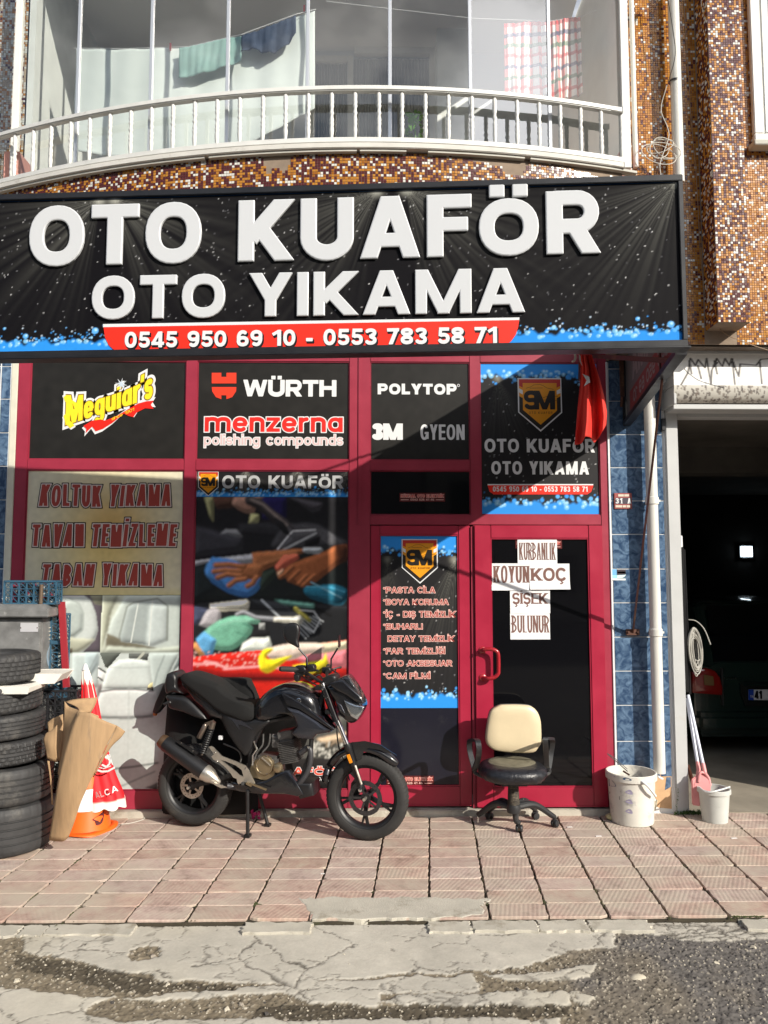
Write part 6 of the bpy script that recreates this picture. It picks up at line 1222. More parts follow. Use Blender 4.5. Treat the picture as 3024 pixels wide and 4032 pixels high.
# house number and torn sticker
a = at(2418, 2004, -.004); b = at(2486, 1942, -.004); t = thing('house_number_plate', 'small maroon plate reading 31 A on the blue tiles', 'plate', tuple(a)); W2, H2 = b.x-a.x, b.z-a.z
M_pm = mat('plate_maroon', lin((150, 70, 66)), .5); mb = MB(); mb.box(a.x, b.x, -.014, -.004, a.z, b.z); mb.build('plate', M_pm, t, bevel=.002)
mb = MB(); mb.box(a.x+W2*.05, b.x-W2*.05, -.0155, -.0145, a.z+H2*.31, a.z+H2*.70); mb.build('number_window', mat('plate_dark', lin((62, 52, 66)), .5), t)
for s_, x_, w_ in (('3', .06, .19), ('1', .32, .13), ('A', .74, .20)): lettering(s_, a.x+W2*x_, a.z+H2*.34, W2*w_, H2*.33, M_white, t, .0165, 0, 'lettering', h=.11, serif=s_ != '3')
M_cr = mat('plate_cream', lin((205, 195, 178)), .5)
for x_, z_, w_ in ((.22, .78, .32), (.57, .78, .26), (.06, .09, .37), (.46, .09, .19), (.68, .09, .2)): mb = MB(); mb.box(a.x+W2*x_, a.x+W2*(x_+w_), -.0158, -.0148, a.z+H2*z_, a.z+H2*(z_+.14)); mb.build('name_strip', M_cr, t)
t = thing('sticker', 'small torn blue and white sticker low on the blue tiled pillar', 'sticker', tuple(at(2435, 2285, -.004))); c4 = lambda x, y: (2380+x/13.82, 2200+y/13.82)
for pts, c in (([(415, 570), (660, 560), (670, 890), (415, 890)], (110, 175, 220)), ([(420, 890), (670, 885), (680, 1070), (420, 1070)], (150, 215, 235)), ([(690, 580), (1150, 580), (1160, 830), (700, 880)], (60, 50, 58)), ([(710, 700), (1150, 690), (1155, 800), (710, 800)], (238, 234, 222)), ([(685, 890), (1030, 880), (1180, 860), (1090, 990), (990, 1040), (685, 1060)], (205, 228, 226)), ([(420, 1075), (1150, 1080), (1150, 1175), (450, 1165)], (240, 243, 245))):
    wp(pts, .0005, mat('sticker_%d' % c[0], lin(c), .5), t, 'scrap', -.005, c4)
# ================================================================ garage: roller shutter box, frame, dark room
gar = thing('garage_front', 'white framed garage opening with a peeling roller shutter box', 'garage', (at(2900, 2500, 0).x, .05, 0))
jl, jr = at(2622, 1800, -.02).x, at(2670, 1800, -.02).x; zl = at(2750, 1642, -.02).z; zl0 = at(2750, 1606, -.02).z; M_gw = mat('garage_white', (.46, .47, .47), .45, var=.05, vscale=4, dirt=(.42, .40, .36), dscale=5, dpos=.62)
mb = MB(); mb.box(jl, jr, -.03, .12, 0, zl0-.0); mb.build('jamb', M_gw, gar, bevel=.006); mb = MB(); mb.box(jr+.002, jr+4, -.028, .1, zl, zl0+.02); mb.build('lintel', M_gw, gar, bevel=.004)
YX = -.27; bz0, bz1, bzt = at(2800, 1586, YX+.06).z, at(2800, 1517, YX).z, at(2800, 1393, YX).z; xb0 = at(2652, 1450, YX).x; xb1 = xb0+3.6
# painted box front: colour grid with peeling black shapes
cv = Canvas(260, 60, (238, 238, 234)); gq = lambda pts: [((2250+x/2.143-2652)/(2652*0+1120), (1300+y/2.143-1393)/(1517-1393)) for x, y in pts]
for z in ([(925, 460), (985, 360), (1010, 240), (1050, 300), (1075, 250), (1130, 320), (1145, 240), (1175, 455), (1185, 340), (1230, 240), (1275, 305), (1300, 240), (1335, 300), (1355, 240), (1410, 390), (1425, 285), (1560, 295), (1600, 245), (1659, 240)], [(1000, 260), (1015, 370)], [(1070, 300), (1095, 410)], [(1210, 260), (1230, 370)], [(1360, 270), (1375, 455)], [(1590, 270), (1600, 450)], [(1700, 250), (1800, 420), (1900, 240), (2000, 400), (2100, 260), (2300, 300)]): cv.line(gq(z), .0035, (50, 42, 40), 0)
for z in ([(1350, 270), (1365, 240), (1405, 385), (1390, 350)], [(1185, 330), (1225, 250), (1240, 280), (1200, 320)]): cv.poly(gq(z), (40, 34, 34), 0)
rr = random.Random(8)
for _ in range(60): x = rr.uniform(930, 3000); y = rr.uniform(380, 440); cv.line(gq([(x, y), (x+1, y+rr.uniform(10, 60))]), .0012, (150, 150, 150), 0, .7)
cv.noise(.02, 2); t = gar; Pw = lambda x, y, d: (xb0+(at(2652+1120, 1450, YX).x-xb0)*x, YX-d, bz1+(bzt-bz1)*y); sheet('box_front', cv, Pw, mat_attr('painted_steel', .4), gar, .0)
mb = MB(); mb.box(xb0, xb1, YX+.004, .0, bz1-.0, bzt-.002); mb.build('shutter_box', M_gw, gar); mb = MB(); mb.box(xb0-.004, xb1, YX-.012, .0, bzt, bzt+.022); mb.build('cap', M_gw, gar, bevel=.003)
cv = Canvas(260, 34, (196, 193, 184))
for _ in range(520): x, y = rr.random(), rr.random(); a_ = rr.uniform(.01, .035); cv.ell(x, y, a_*.13, a_*2.6, rr.choice([(104, 96, 92), (128, 118, 110), (84, 76, 74)]), 0, .8)
mb = MB(); n = 8; vs = []; ca_ = []; me = bpy.data.meshes.new('curved_band'); NX = 260
for j in range(34):
    q = j/33; y = YX+.085*(1-math.cos(q*PI/2)); z_ = bz1-(bz1-bz0)*math.sin(q*PI/2)
    for i in range(NX): vs.append((xb0+(at(3772, 1450, YX).x-xb0)*i/(NX-1), y, z_-.001))
me.from_pydata(vs, [], [(j*NX+i, j*NX+i+1, (j+1)*NX+i+1, (j+1)*NX+i) for j in range(33) for i in range(NX-1)]); ca = me.color_attributes.new('Col', 'FLOAT_COLOR', 'POINT'); ca.data.foreach_set('color', np.concatenate([cv.a.reshape(-1, 3), np.ones((34*NX, 1))], 1).reshape(-1).astype(np.float32)); me.polygons.foreach_set('use_smooth', [True]*len(me.polygons)); link('curved_band', me, mat_attr('painted_steel', .4), gar)
mb = MB(); mb.box(xb0, xb0+.02, YX+.01, -.0, bz0-.02, bz1-.003); mb.box(jl, xb1, YX+.075, .0, bz0-.045, bz0-.006); mb.build('guide_channel', M_gw, gar, bevel=.003)
mb = MB(); mb.box(jl-.03, jl-.004, -.045, -.012, at(2610, 1695, -.02).z, at(2610, 1650, -.02).z); mb.build('hinge', M_blackm, gar)
rj = MB(); rj.box(3.95, 4.0, -.03, .12, 0, zl0); rj.build('jamb', M_gw, gar, bevel=.006); rw2 = MB(); rw2.box(4.003, 12, .0, .2, 0, ZB-.002); rw2.build('wall', M_plast, house)
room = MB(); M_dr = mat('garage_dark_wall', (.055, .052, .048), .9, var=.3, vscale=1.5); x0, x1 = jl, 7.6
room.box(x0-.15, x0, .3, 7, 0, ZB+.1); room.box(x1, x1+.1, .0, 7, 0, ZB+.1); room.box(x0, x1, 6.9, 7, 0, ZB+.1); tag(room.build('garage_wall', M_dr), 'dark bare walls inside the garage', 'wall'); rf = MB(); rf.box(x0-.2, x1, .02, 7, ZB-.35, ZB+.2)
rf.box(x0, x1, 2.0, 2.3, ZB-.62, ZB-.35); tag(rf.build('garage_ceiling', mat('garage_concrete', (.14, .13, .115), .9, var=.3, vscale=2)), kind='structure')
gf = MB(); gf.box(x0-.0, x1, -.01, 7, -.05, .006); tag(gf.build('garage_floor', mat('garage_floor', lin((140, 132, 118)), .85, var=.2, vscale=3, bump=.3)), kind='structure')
r_, c = at(2915, 2152, 6.85), at(2958, 2192, 6.85); lm = thing('ceiling_lamp', 'small bright square lamp glowing deep inside the dark garage', 'lamp', tuple(r_)); mb = MB(); mb.box(r_.x, c.x, 6.80, 6.86, c.z, r_.z); mb.build('lit_panel', mat_emit('lamp_glow', (.75, .9, 1), 3.0), lm); mb = MB(); mb.box(r_.x-.02, c.x+.02, 6.83, 6.89, c.z-.02, r_.z+.02); mb.build('housing', M_alu, lm)
# ================================================================ motorcycle
Q0, Q1 = at(751, 3053, -.24), at(1448, 3110, -.54); BD = Q1-Q0; BD.z = 0; BD.normalize(); BN = Vector((BD.y, -BD.x, 0)); BN = BN if BN.y < 0 else -BN; UP = Vector((0, 0, 1))
def B_(u, v, o=0.0): return on(u, v, Q0+BN*o, BN)
mz = lambda x, y, o=0.0: B_(560+x/1.508, 2500+y/1.508, o)
ma_ = lambda x, y, o=0.0: B_(600+x/3.318, 2600+y/3.318, o)
mb_ = lambda x, y, o=0.0: B_(1050+x/2.698, 2480+y/2.698, o)
K_blk = mat('bike_gloss_black', (.010, .010, .012), .16, coat=.6, var=.15, vscale=6); K_sat = mat('bike_satin_black', (.011, .011, .012), .42, var=.2, vscale=9, bump=.05, bscale=80)
K_sil = mat('bike_gunmetal', (.05, .052, .064), .25, .6, coat=.4); K_alu = mat('bike_aluminium', (.60, .56, .49), .32, .85, var=.1, vscale=12); K_chr = mat('bike_chrome', (.72, .72, .72), .12, 1.0)
K_gold = mat('engine_bronze', (.34, .27, .17), .32, .8, var=.12, vscale=20); K_rub = mat('rubber', (.022, .021, .020), .75, var=.25, vscale=14, bump=.3, bscale=120, dirt=(.06, .052, .04), dscale=6, dpos=.6); K_seat = mat('seat_cloth', (.0045, .0045, .0045), .95, var=.2, vscale=20, bump=.4, bscale=300)
K_amb = mat('amber_reflector', (.75, .26, .01), .25); K_eng = mat('engine_grey', (.13, .125, .12), .45, .5, var=.3, vscale=30)
moto = thing('motorcycle', 'black naked motorcycle on its centre stand in front of the photo poster', 'motorcycle', tuple(Vector((Q0.x+Q1.x, Q0.y+Q1.y, 0))/2))
def ply(pts, conv, o, th, m, name, par=None, dome=0.0, bevel=0, rings=4): return plate([conv(x, y, o) for x, y in pts], th, BN, m, name, par or moto, bevel=bevel, dome=dome, rings=rings)
def smp(pts, n=4):
    P = [Vector((x, y, 0)) for x, y in pts]; P = P+[P[0]]; s = spline(P, n); return [(p.x, p.y) for p in s[:-1]]
def wheel(c, R, width, name, spoke_c, disc_r, treads=64, w_rim=None, nsp=5, ph=0.0, ax=None):
    ax = ax or BN
    w = thing(name, None, None); w.parent = moto; w.location = c-moto.location
    X = ax.cross(UP).normalized(); hw = width/2; T = MB(); seg = treads*4; r0 = R-.084
    prof = [(r0+.004, -.70, 0), (r0+.012, -.95, 0), (r0+.034, -1.06, 0), (R-.020, -.92, 0), (R-.010, -.74, 1), (R-.002, -.40, 1), (R, -.12, 1), (R-.0035, -.08, 0), (R-.0035, .08, 0), (R, .12, 1), (R-.002, .40, 1), (R-.010, .74, 1), (R-.020, .92, 0), (r0+.034, 1.06, 0), (r0+.012, .95, 0), (r0+.004, .70, 0)]
    vs = []
    for k in range(seg):
        a = 2*PI*k/seg
        for r_, s_, t_ in prof:
            aa = a+.05*s_*(1 if s_ > 0 else -1); g_ = .0045 if (t_ and (k % 4 == 0)) else 0
            vs.append(c+(X*math.cos(aa)+UP*math.sin(aa))*(r_-g_)+ax*s_*hw)
    n = len(prof); T.add(vs, [(k*n+j, k*n+j+1, ((k+1) % seg)*n+j+1, ((k+1) % seg)*n+j) for k in range(seg) for j in range(n-1)]); T.build('tyre', K_rub, w, smooth=True, angle=40)
    rm = MB(); rw = hw*.72; rm.lathe([(r0+.012, -rw), (r0+.004, -rw-.003), (r0-.008, -rw+.004), (r0-.014, -rw+.014), (r0-.018, 0), (r0-.014, rw-.014), (r0-.008, rw-.004), (r0+.004, rw+.003), (r0+.012, rw)], c, ax, 64); rm.lathe([(.0, -.05), (.032, -.05), (.034, -.02), (.034, .02), (.032, .05), (0, .05)], c, ax, 24); rimo = rm.build('rim', K_sat, w, smooth=True, angle=45)
    for k in range(nsp):
        s = MB(); a = ph+2*PI*k/nsp; d = X*math.cos(a)+UP*math.sin(a); t_ = X*-math.sin(a)+UP*math.cos(a)
        a0, a1, a2 = c+d*.025, c+d*(r0*.55)+t_*.012, c+d*(r0-.012)+t_*-.006
        s.bar(a0, a1, .028, .03, tuple(ax)); s.bar(a1-d*.004, a2, .020, .022, tuple(ax)); s.bar(a1-d*.01, c+d*(r0-.012)+t_*.034, .014, .018, tuple(ax)); s.build('spoke', K_sat, w, bevel=.003)
    dk = MB(); o_ = .055 if disc_r else 0
    if disc_r:
        n = 48; vs = []
        for r_ in (disc_r, disc_r-.030):
            for s_ in (-.002, .002):
                vs += [c+(X*math.cos(2*PI*k/n)+UP*math.sin(2*PI*k/n))*(r_*(1+.018*(k % 6 == 0)))+ax*(o_+s_) for k in range(n)]
        F = []
        for k in range(n): j = (k+1) % n; F += [(k, j, n+j, n+k), (2*n+k, 2*n+j, 3*n+j, 3*n+k), (k, j, 2*n+j, 2*n+k), (n+k, n+j, 3*n+j, 3*n+k)]
        dk.add(vs, F)
        for k in range(5): a = 2*PI*k/5; d = X*math.cos(a)+UP*math.sin(a); dk.bar(c+d*.03+ax*o_, c+d*(disc_r-.025)+ax*o_, .014, .004, tuple(ax))
        dk.build('brake_disc', mat('brake_steel', (.46, .42, .37), .3, .9) if spoke_c else mat('brake_steel_dark', (.08, .08, .085), .3, .8), w)
        hl = MB()
        for k in range(24): a = 2*PI*(k+.5)/24; q = c+(X*math.cos(a)+UP*math.sin(a))*(disc_r-.010-.010*(k % 2))+ax*(o_+.0022); hl.lathe([(0, .0005), (.0035, .0005), (.0035, 0)], q, ax, 6)
        hl.build('disc_hole', K_sat, w)
    return w
cR = B_(770, 3060, 0); RR = .279; cF = B_(1446, 3119, 0); RF = .287; cF = Vector((cF.x, cF.y, RF+.002))
cR = Vector((cR.x, cR.y, RR+.018))
wheel(cR, RR, .128, 'rear_wheel', True, .088, ph=.4); wheel(cF, RF, .100, 'front_wheel', False, .115, ph=.95)
ff = MB(); ff.tube([cF+BN*-.09, cF+BN*.095], .011, 12); ff.build('axle', K_alu, moto); ff = MB(); ff.tube([cR+BN*-.11, cR+BN*.12], .010, 12); ff.build('axle', K_alu, moto)
# front fork, both sides
for sgn, nm in ((1, 'fork_leg'), (-1, 'fork_leg')):
    o = .078*sgn; A = mb_(580, 560, o*.9); B1 = mb_(745, 985, o); B2 = mb_(855, 1225, o); C1 = mb_(1005, 1690, o)
    if sgn < 0: sh = mb_(1130, 1140, -.078)-mb_(1070, 1165, -.078)*0-mb_(1130, 1140, -.078); A = B_(1050+650/2.698, 2480+560/2.698, 0)+BN*o*.9
    d = (C1-B1).normalized(); top = B1-d*.28
    s = MB(); s.tube([top, B2], .0165, 16); s.build('stanchion', K_chr, moto, smooth=True)
    s = MB(); s.tube([B1-d*.24, B1-d*.01], .024, 16); s.build('fork_shroud', K_blk, moto, smooth=True)
    s = MB(); s.tube([B2-d*.01, B2+d*.03, B2+d*.034, C1+d*.0], [.026, .026, .0225, .019], 16); s.tube([C1-BN*sgn*.018-d*.002, C1+BN*sgn*.016-d*.002], .022, 12); s.build(nm, K_sat, moto, smooth=True, angle=50)
    if sgn > 0:
        s = MB(); s.tube([mb_(940, 1440, o+.024), mb_(1008, 1640, o+.022)], .009, 8); s.build('fork_side_rod', K_alu, moto, smooth=True)  # slim aluminium rod along the near fork leg
        s = MB(); p = mb_(880, 1370, o+.030); s.obox(p, d*.030, d.cross(BN)*.012, BN*.005); s.build('side_reflector', K_amb, moto, bevel=.003)
        s = MB(); s.lathe([(0, .0), (.013, 0), (.013, .014), (0, .016)], C1+BN*.018, BN, 12); s.build('axle_nut', K_chr, moto, smooth=True, angle=30)
# callipers, brake hose, speedo cable
ply(smp([(905, 1620), (960, 1560), (1000, 1620), (980, 1760), (930, 1760), (900, 1700)]), mb_, -.06, .04, K_sat, 'brake_caliper')
s = MB(); s.tube(spline([mb_(750, 1140, .03), mb_(770, 1260, .03), mb_(830, 1420, .03), mb_(880, 1600, .03)], 6), .005, 6); s.tube(spline([mb_(735, 420, -.2), mb_(700, 600, -.05), mb_(740, 1000, .02), mb_(750, 1140, .03)], 6), .005, 6); s.build('brake_hose', K_sat, moto, smooth=True)
# front mudguard: a swept shell round the tyre
mg = MB(); Xw = BN.cross(UP).normalized(); Xw = Xw if Xw.dot(BD) > 0 else -Xw; N = 40; vs = []; a0, a1 = math.radians(46), math.radians(164); K = 11
for i in range(N+1):
    t = i/N; a = a0+(a1-a0)*t; wv = .062*(math.sin(PI*min(1, max(.0, t*1.15+.03)))**.45) if t < .9 else .055; lift = .034+.040*math.sin(PI*min(1, t*.9))
    for j in range(K):
        q = (j/(K-1)-.5)*2; rr_ = RF+lift-.030*abs(q)**2.6-(.02 if abs(q) > .99 else 0); vs.append(cF+(Xw*math.cos(a)+UP*math.sin(a))*rr_+BN*q*wv)
mg.add(vs, [(i*K+j, i*K+j+1, (i+1)*K+j+1, (i+1)*K+j) for i in range(N) for j in range(K-1)])
mo = mg.build('front_mudguard', K_blk, moto, smooth=True, angle=80); mo.modifiers.new('t', 'SOLIDIFY').thickness = .003
for sgn in (1, -1): ply([(855, 1230), (900, 1195), (1040, 1180), (1200, 1215), (1385, 1335), (1200, 1275), (1080, 1255), (1030, 1290), (1010, 1370), (950, 1400), (905, 1380)], mb_, .060*sgn, .005, K_blk, 'mudguard_side')
# tank
tank = [(690, 490), (692, 420), (720, 370), (770, 320), (840, 285), (900, 279), (970, 296), (1030, 332), (1062, 385), (1075, 440), (1100, 500), (1138, 562), (1090, 560), (1010, 530), (930, 480), (870, 455), (800, 470), (745, 500)]
ply(smp(tank, 3), mz, 0, .13, K_blk, 'fuel_tank', dome=.075, rings=6)
shr = [(215, 815), (330, 830), (430, 885), (560, 970), (650, 1040), (712, 1062), (640, 1090), (540, 1105), (490, 1160), (340, 1152), (262, 1095), (330, 1025), (285, 900)]
for sgn in (1, -1): ply(shr, mb_, .135*sgn if sgn > 0 else -.135, .018, K_sil, 'radiator_shroud', dome=.022, rings=4)
ply([(150, 655), (350, 760), (560, 920), (720, 1050), (700, 1060), (520, 950), (330, 830), (215, 790)], mb_, .152, .012, K_blk, 'tank_stripe', dome=.006)
bd_ = MB(); q = mb_(343, 750, .147); bd_.lathe([(0, .0), (.016, .0), (.0165, .004), (.012, .006), (0, .006)], q, BN, 24); bo = bd_.build('tank_badge', K_chr, moto, smooth=True, angle=30); bd_ = MB(); bd_.lathe([(.013, .0062), (.0135, .0072), (.0, .0068)], q, BN, 24); bd_.build('badge_field', K_blk, bo); bd_ = MB(); X3 = BD; 
for a_, b_ in (((-.009, -.003), (-.002, .005)), ((-.002, .005), (.001, -.003)), ((.001, -.003), (.009, .005)), ((-.009, .006), (.009, .006))): bd_.bar(q+X3*a_[0]+UP*a_[1]+BN*.008, q+X3*b_[0]+UP*b_[1]+BN*.008, .0022, .001, tuple(BN))
bd_.build('badge_mark', K_chr, bo)
# seat, tail, side covers
seat = [(430, 205), (470, 160), (540, 150), (700, 195), (900, 270), (960, 310), (1080, 410), (1230, 500), (1330, 545), (1385, 590), (1392, 720), (1290, 772), (1180, 745), (1020, 690), (880, 600), (720, 460), (560, 340), (460, 260)]
ply(smp(seat, 3), ma_, .01, .16, K_seat, 'seat', dome=.05, rings=6)
ply(smp([(700, 195), (900, 225), (1230, 232), (1290, 290), (1350, 420), (1388, 560), (1240, 520), (1050, 420), (900, 300)], 3), ma_, -.10, .06, K_seat, 'seat_cover', dome=.02)
tail = [(380, 200), (420, 205), (500, 300), (640, 400), (780, 510), (900, 620), (935, 760), (850, 745), (780, 740), (700, 640), (560, 520), (400, 310)]
for sgn in (1, -1): ply(tail, ma_, .085*sgn, .03, K_blk, 'tail_panel', dome=.014)
for s_, k in (('150', 1),):
    P0 = ma_(610, 430, .118); P1 = ma_(785, 585, .118); dd = (P1-P0).normalized(); up_ = (UP-dd*UP.dot(dd)).normalized(); mbt = MB()
    for g in text_loops('150 DRIFT-L', (P1-P0).length, .012, h=.11, gap=.12, res=.05, skew=.2): fill(mbt, g, lambda x, y, d: tuple(P0+dd*x+up_*y+BN*d), .004)
    mbt.build('tail_lettering', M_white, moto)
ply(smp([(255, 160), (330, 132), (385, 200), (390, 330), (470, 420), (340, 400), (250, 420), (225, 290)], 3), ma_, .02, .13, K_sat, 'tail_pack', dome=.03)
ply(smp([(245, 450), (300, 425), (500, 450), (640, 560), (790, 745), (640, 720), (480, 650), (300, 600), (270, 520)], 3), ma_, .0, .15, K_sat, 'rear_mudguard', dome=.03)
ply([(330, 130), (250, 170), (160, 330), (60, 560), (30, 670), (75, 690), (150, 600), (230, 430), (260, 300)], ma_, -.03, .06, K_sat, 'number_plate_hanger', dome=.01)
s = MB(); s.tube([ma_(150, 575, .1), ma_(230, 545, .1), ma_(290, 560, .08)], [.009, .012, .007], 10); s.build('rear_indicator', K_sat, moto, smooth=True); s = MB(); s.lathe([(0, .02), (.012, .014), (.016, 0), (.012, -.01), (0, -.014)], ma_(38, 700, -.05), BN, 14); s.build('rear_indicator_lens', mat('indicator_orange', (.45, .12, .01), .3), moto, smooth=True)
ply(smp([(885, 625), (990, 690), (1130, 760), (1290, 790), (1390, 745), (1560, 780), (1480, 860), (1360, 990), (1320, 1130), (1250, 1235), (1190, 1200), (1080, 1060), (985, 900), (930, 780)], 2), ma_, .07, .05, K_sat, 'side_cover', dome=.018)
ply([(900, 622), (1010, 700), (1150, 775), (1330, 912), (1180, 850), (1120, 840), (1145, 925), (1060, 800), (940, 700)], ma_, .112, .006, K_sil, 'side_accent'); ply(smp([(885, 625), (1130, 760), (1390, 745), (1500, 800), (1320, 1130), (1190, 1200), (985, 900)], 2), ma_, -.07, .05, K_sat, 'side_cover', dome=.018)
# frame and swingarm
s = MB()
for o in (-.07, .07):
    s.tube([mz(1080, 330, o*.4), mz(1010, 560, o), mz(1000, 700, o), mz(930, 900, o)], .016, 10); s.tube([mz(1060, 380, o*.4), mz(900, 480, o), mz(720, 520, o), mz(640, 700, o), mz(640, 880, o)], .016, 10); s.tube([mz(640, 860, o), mz(930, 900, o)], .015, 10); s.tube([mz(450, 470, o), mz(640, 700, o)], .011, 8)
s.tube([mz(1090, 250, 0), mz(1140, 480, 0)], .028, 14); s.build('frame_tube', K_sat, moto, smooth=True)
s = MB(); 
for o in (-.085, .085): s.bar(mz(640, 800, o), cR+BN*o, .022, .034)
s.build('swingarm', K_sat, moto, bevel=.005)
# engine
e0 = MB(); e0.obox((mz(760, 770, 0)), BD*.085, BN*.085, UP*.075); e0.obox(mz(680, 790, 0), BD*.05, BN*.08, UP*.06); e0.build('crankcase', K_eng, moto, bevel=.018)
tilt = (mz(860, 560)-mz(895, 740)).normalized(); sd = tilt.cross(BN)
for k in range(13): f = MB(); f.obox(mz(893, 745, 0)+tilt*(.012*k), sd*.062, BN*.07, tilt*.0022); f.build('cooling_fin', K_eng, moto)
e1 = MB(); e1.obox(mz(893, 745, 0)+tilt*.075, sd*.046, BN*.055, tilt*.085); e1.obox(mz(893, 745, 0)+tilt*.185, sd*.055, BN*.06, tilt*.028); e1.obox(mz(800, 640, .01), BD*.03, BN*.03, UP*.03); e1.tube([mz(770, 600, .02), mz(840, 620, .0)], .022, 12); e1.build('cylinder', K_eng, moto, bevel=.006)
def disc(cpt, r, h_, m, nm, par=moto, n=36, steps=None): s = MB(); s.lathe(steps or [(0, 0), (r, 0), (r, h_*.6), (r*.93, h_*.9), (r*.85, h_), (r*.8, h_*.86), (0, h_*.9)], cpt, BN, n); return s.build(nm, m, par, smooth=True, angle=30)
cc = disc(ma_(1478, 1365, .085), .066, .030, K_gold, 'clutch_cover'); disc(ma_(1478+170, 1400, .09), .034, .034, K_gold, 'ignition_cover', steps=[(0, 0), (.034, 0), (.033, .02), (.027, .03), (.013, .036), (0, .037)])
ply(smp([(600, 1270), (690, 1290), (760, 1400), (730, 1500), (640, 1560), (520, 1540), (430, 1500), (450, 1320)], 2), lambda x, y, o: ma_(x+860, y-0, o), .075, .03, K_gold, 'engine_side_cover', bevel=.006)
s = MB(); s.bar(ma_(1430, 1270, .120), ma_(1545, 1375, .120), .008, .008, tuple(BN)); s.build('cover_rib', K_alu, moto)
for x, y in ((1400, 1290), (1370, 1380), (1410, 1460), (1500, 1480), (1570, 1290), (1500, 1245)): disc(ma_(x, y, .115), .0045, .006, K_chr, 'bolt', n=8)
# exhaust
s = MB(); s.tube(spline([mz(940, 700, .06), mz(990, 670, .075), mz(1000, 730, .08), mz(985, 800, .08), mz(950, 860, .08), mz(900, 895, .07), mz(720, 925, .06), mz(560, 905, .09), mz(500, 895, .13)], 6), .0195, 14); s.build('exhaust_pipe', mat('exhaust_grey', (.06, .06, .065), .45, .4), moto, smooth=True)
o = .15; A = ma_(140, 1060, o); Bm = ma_(685, 1460, o); Cc = ma_(975, 1655, o-.01); d = (Bm-A).normalized(); L = (Bm-A).length; mu = MB(); mu.lathe([(.035, -.006), (.045, 0), (.0535, .03), (.0545, L*.5), (.0545, L)], A, d, 32); mu.build('silencer', K_sat, moto, smooth=True, angle=50)
mu = MB(); mu.lathe([(.0, .012), (.022, .012), (.026, -.014), (.042, -.022), (.049, -.004), (.05, .02)], A, d, 32); mu.build('silencer_end_cap', mat('burnt_steel', (.14, .085, .05), .4, .6), moto, smooth=True, angle=40)
mu = MB(); mu.lathe([(.0555, L-.004), (.0565, L+.01), (.050, L+.05), (.032, L+.09), (.018, L+.128), (.008, L+.135)], A, d, 32); mu.build('silencer_cone', K_alu, moto, smooth=True, angle=50)
ply([(750, 1560), (830, 1600), (980, 1660), (900, 1670), (840, 1640), (760, 1590)], ma_, o+.035, .006, K_alu, 'heat_shield'); s = MB(); s.bar(ma_(330, 1060, o+.03), ma_(590, 1215, o+.03), .014, .014, tuple(BN)); s.build('silencer_bracket', K_sat, moto); [disc(ma_(x, y, o+.036), .005, .006, K_chr, 'bolt', n=8) for x, y in ((385, 1075), (535, 1180), (918, 1630))]
# rear shock
for sg in (1, -1):
    o = .105*sg; T, Bt = ma_(800, 800, o), ma_(645, 1235, o); dd = (Bt-T).normalized(); n1 = dd.orthogonal().normalized(); n2 = dd.cross(n1); Ls = (Bt-T).length
    s = MB(); s.tube([T+dd*(.04+ (Ls-.06)*i/130)+(n1*math.cos(i*.58)+n2*math.sin(i*.58))*.0215 for i in range(131)], .0042, 6); s.build('shock_spring', K_sat, moto, smooth=True)
    s = MB(); s.tube([T, T+dd*.05], [.018, .022], 16); s.tube([T+dd*.045, Bt], .010, 12); s.build('shock_body', K_eng if sg < 0 else mat('shock_bronze', (.22, .18, .15), .35, .8), moto, smooth=True, angle=40)
    if sg > 0: s = MB(); s.tube([ma_(690, 835, o+.01), ma_(690, 850, o+.01), ma_(610, 1010, o+.01), ma_(607, 1018, o+.01)], [.012, .0175, .0175, .014], 16); s.bar(ma_(690, 840, o), ma_(800, 800, o), .02, .024); s.build('shock_reservoir', mat('shock_bronze', (0, 0, 0)), moto, smooth=True, angle=40)
# footrest hanger
hang = [(740, 1128), (770, 1120), (800, 1140), (905, 1250), (1090, 1320), (1215, 1375), (1262, 1440), (1342, 1610), (1300, 1600), (1190, 1590), (1130, 1622), (1112, 1590), (1105, 1545), (1060, 1530), (1030, 1480), (960, 1400), (880, 1330), (800, 1295), (775, 1255), (810, 1225)]
hole = [(890, 1300), (960, 1315), (1090, 1370), (1170, 1430), (1195, 1520), (1140, 1500), (1060, 1430), (960, 1350)]
mbh = MB(); Pf = lambda x, y, d: tuple(Vector((0, 0, 0))+Q0+BD*x+UP*y+BN*d)
loc = lambda p: ((p-Q0).dot(BD), p.z-Q0.z); fill(mbh, [[loc(ma_(x, y, .135)) for x, y in hang], [loc(ma_(x, y, .135)) for x, y in hole]], Pf, .140, .128); mbh.build('footrest_hanger', K_alu, moto)
s = MB(); s.tube([ma_(1180, 1610, .14), ma_(1180, 1610, .20)], .012, 10); s.build('footrest', K_rub, moto, smooth=True); s = MB(); s.bar(ma_(1270, 1605, .15), ma_(1490, 1690, .16), .014, .01); s.bar(ma_(1230, 1600, .15), ma_(1300, 1640, .15), .02, .014); s.build('brake_pedal', K_gold, moto); [disc(ma_(x, y, .142), .007, .006, K_chr, 'bolt', n=10) for x, y in ((1218, 1415), (815, 1205), (845, 1320), (1300, 1620), (1190, 1618))]
# belly pan
ply([(508, 880), (560, 905), (690, 870), (740, 860), (845, 800), (880, 800), (960, 945), (930, 955), (860, 940), (700, 938), (580, 925)], mz, .09, .03, K_blk, 'belly_pan', dome=.012); ply([(508, 880), (690, 870), (845, 800), (960, 945), (700, 938)], mz, -.09, .03, K_blk, 'belly_pan', dome=.012); ply([(850, 860), (1030, 860), (1040, 935), (960, 955), (930, 900)], mz, 0, .15, K_sat, 'belly_nose', dome=.02)
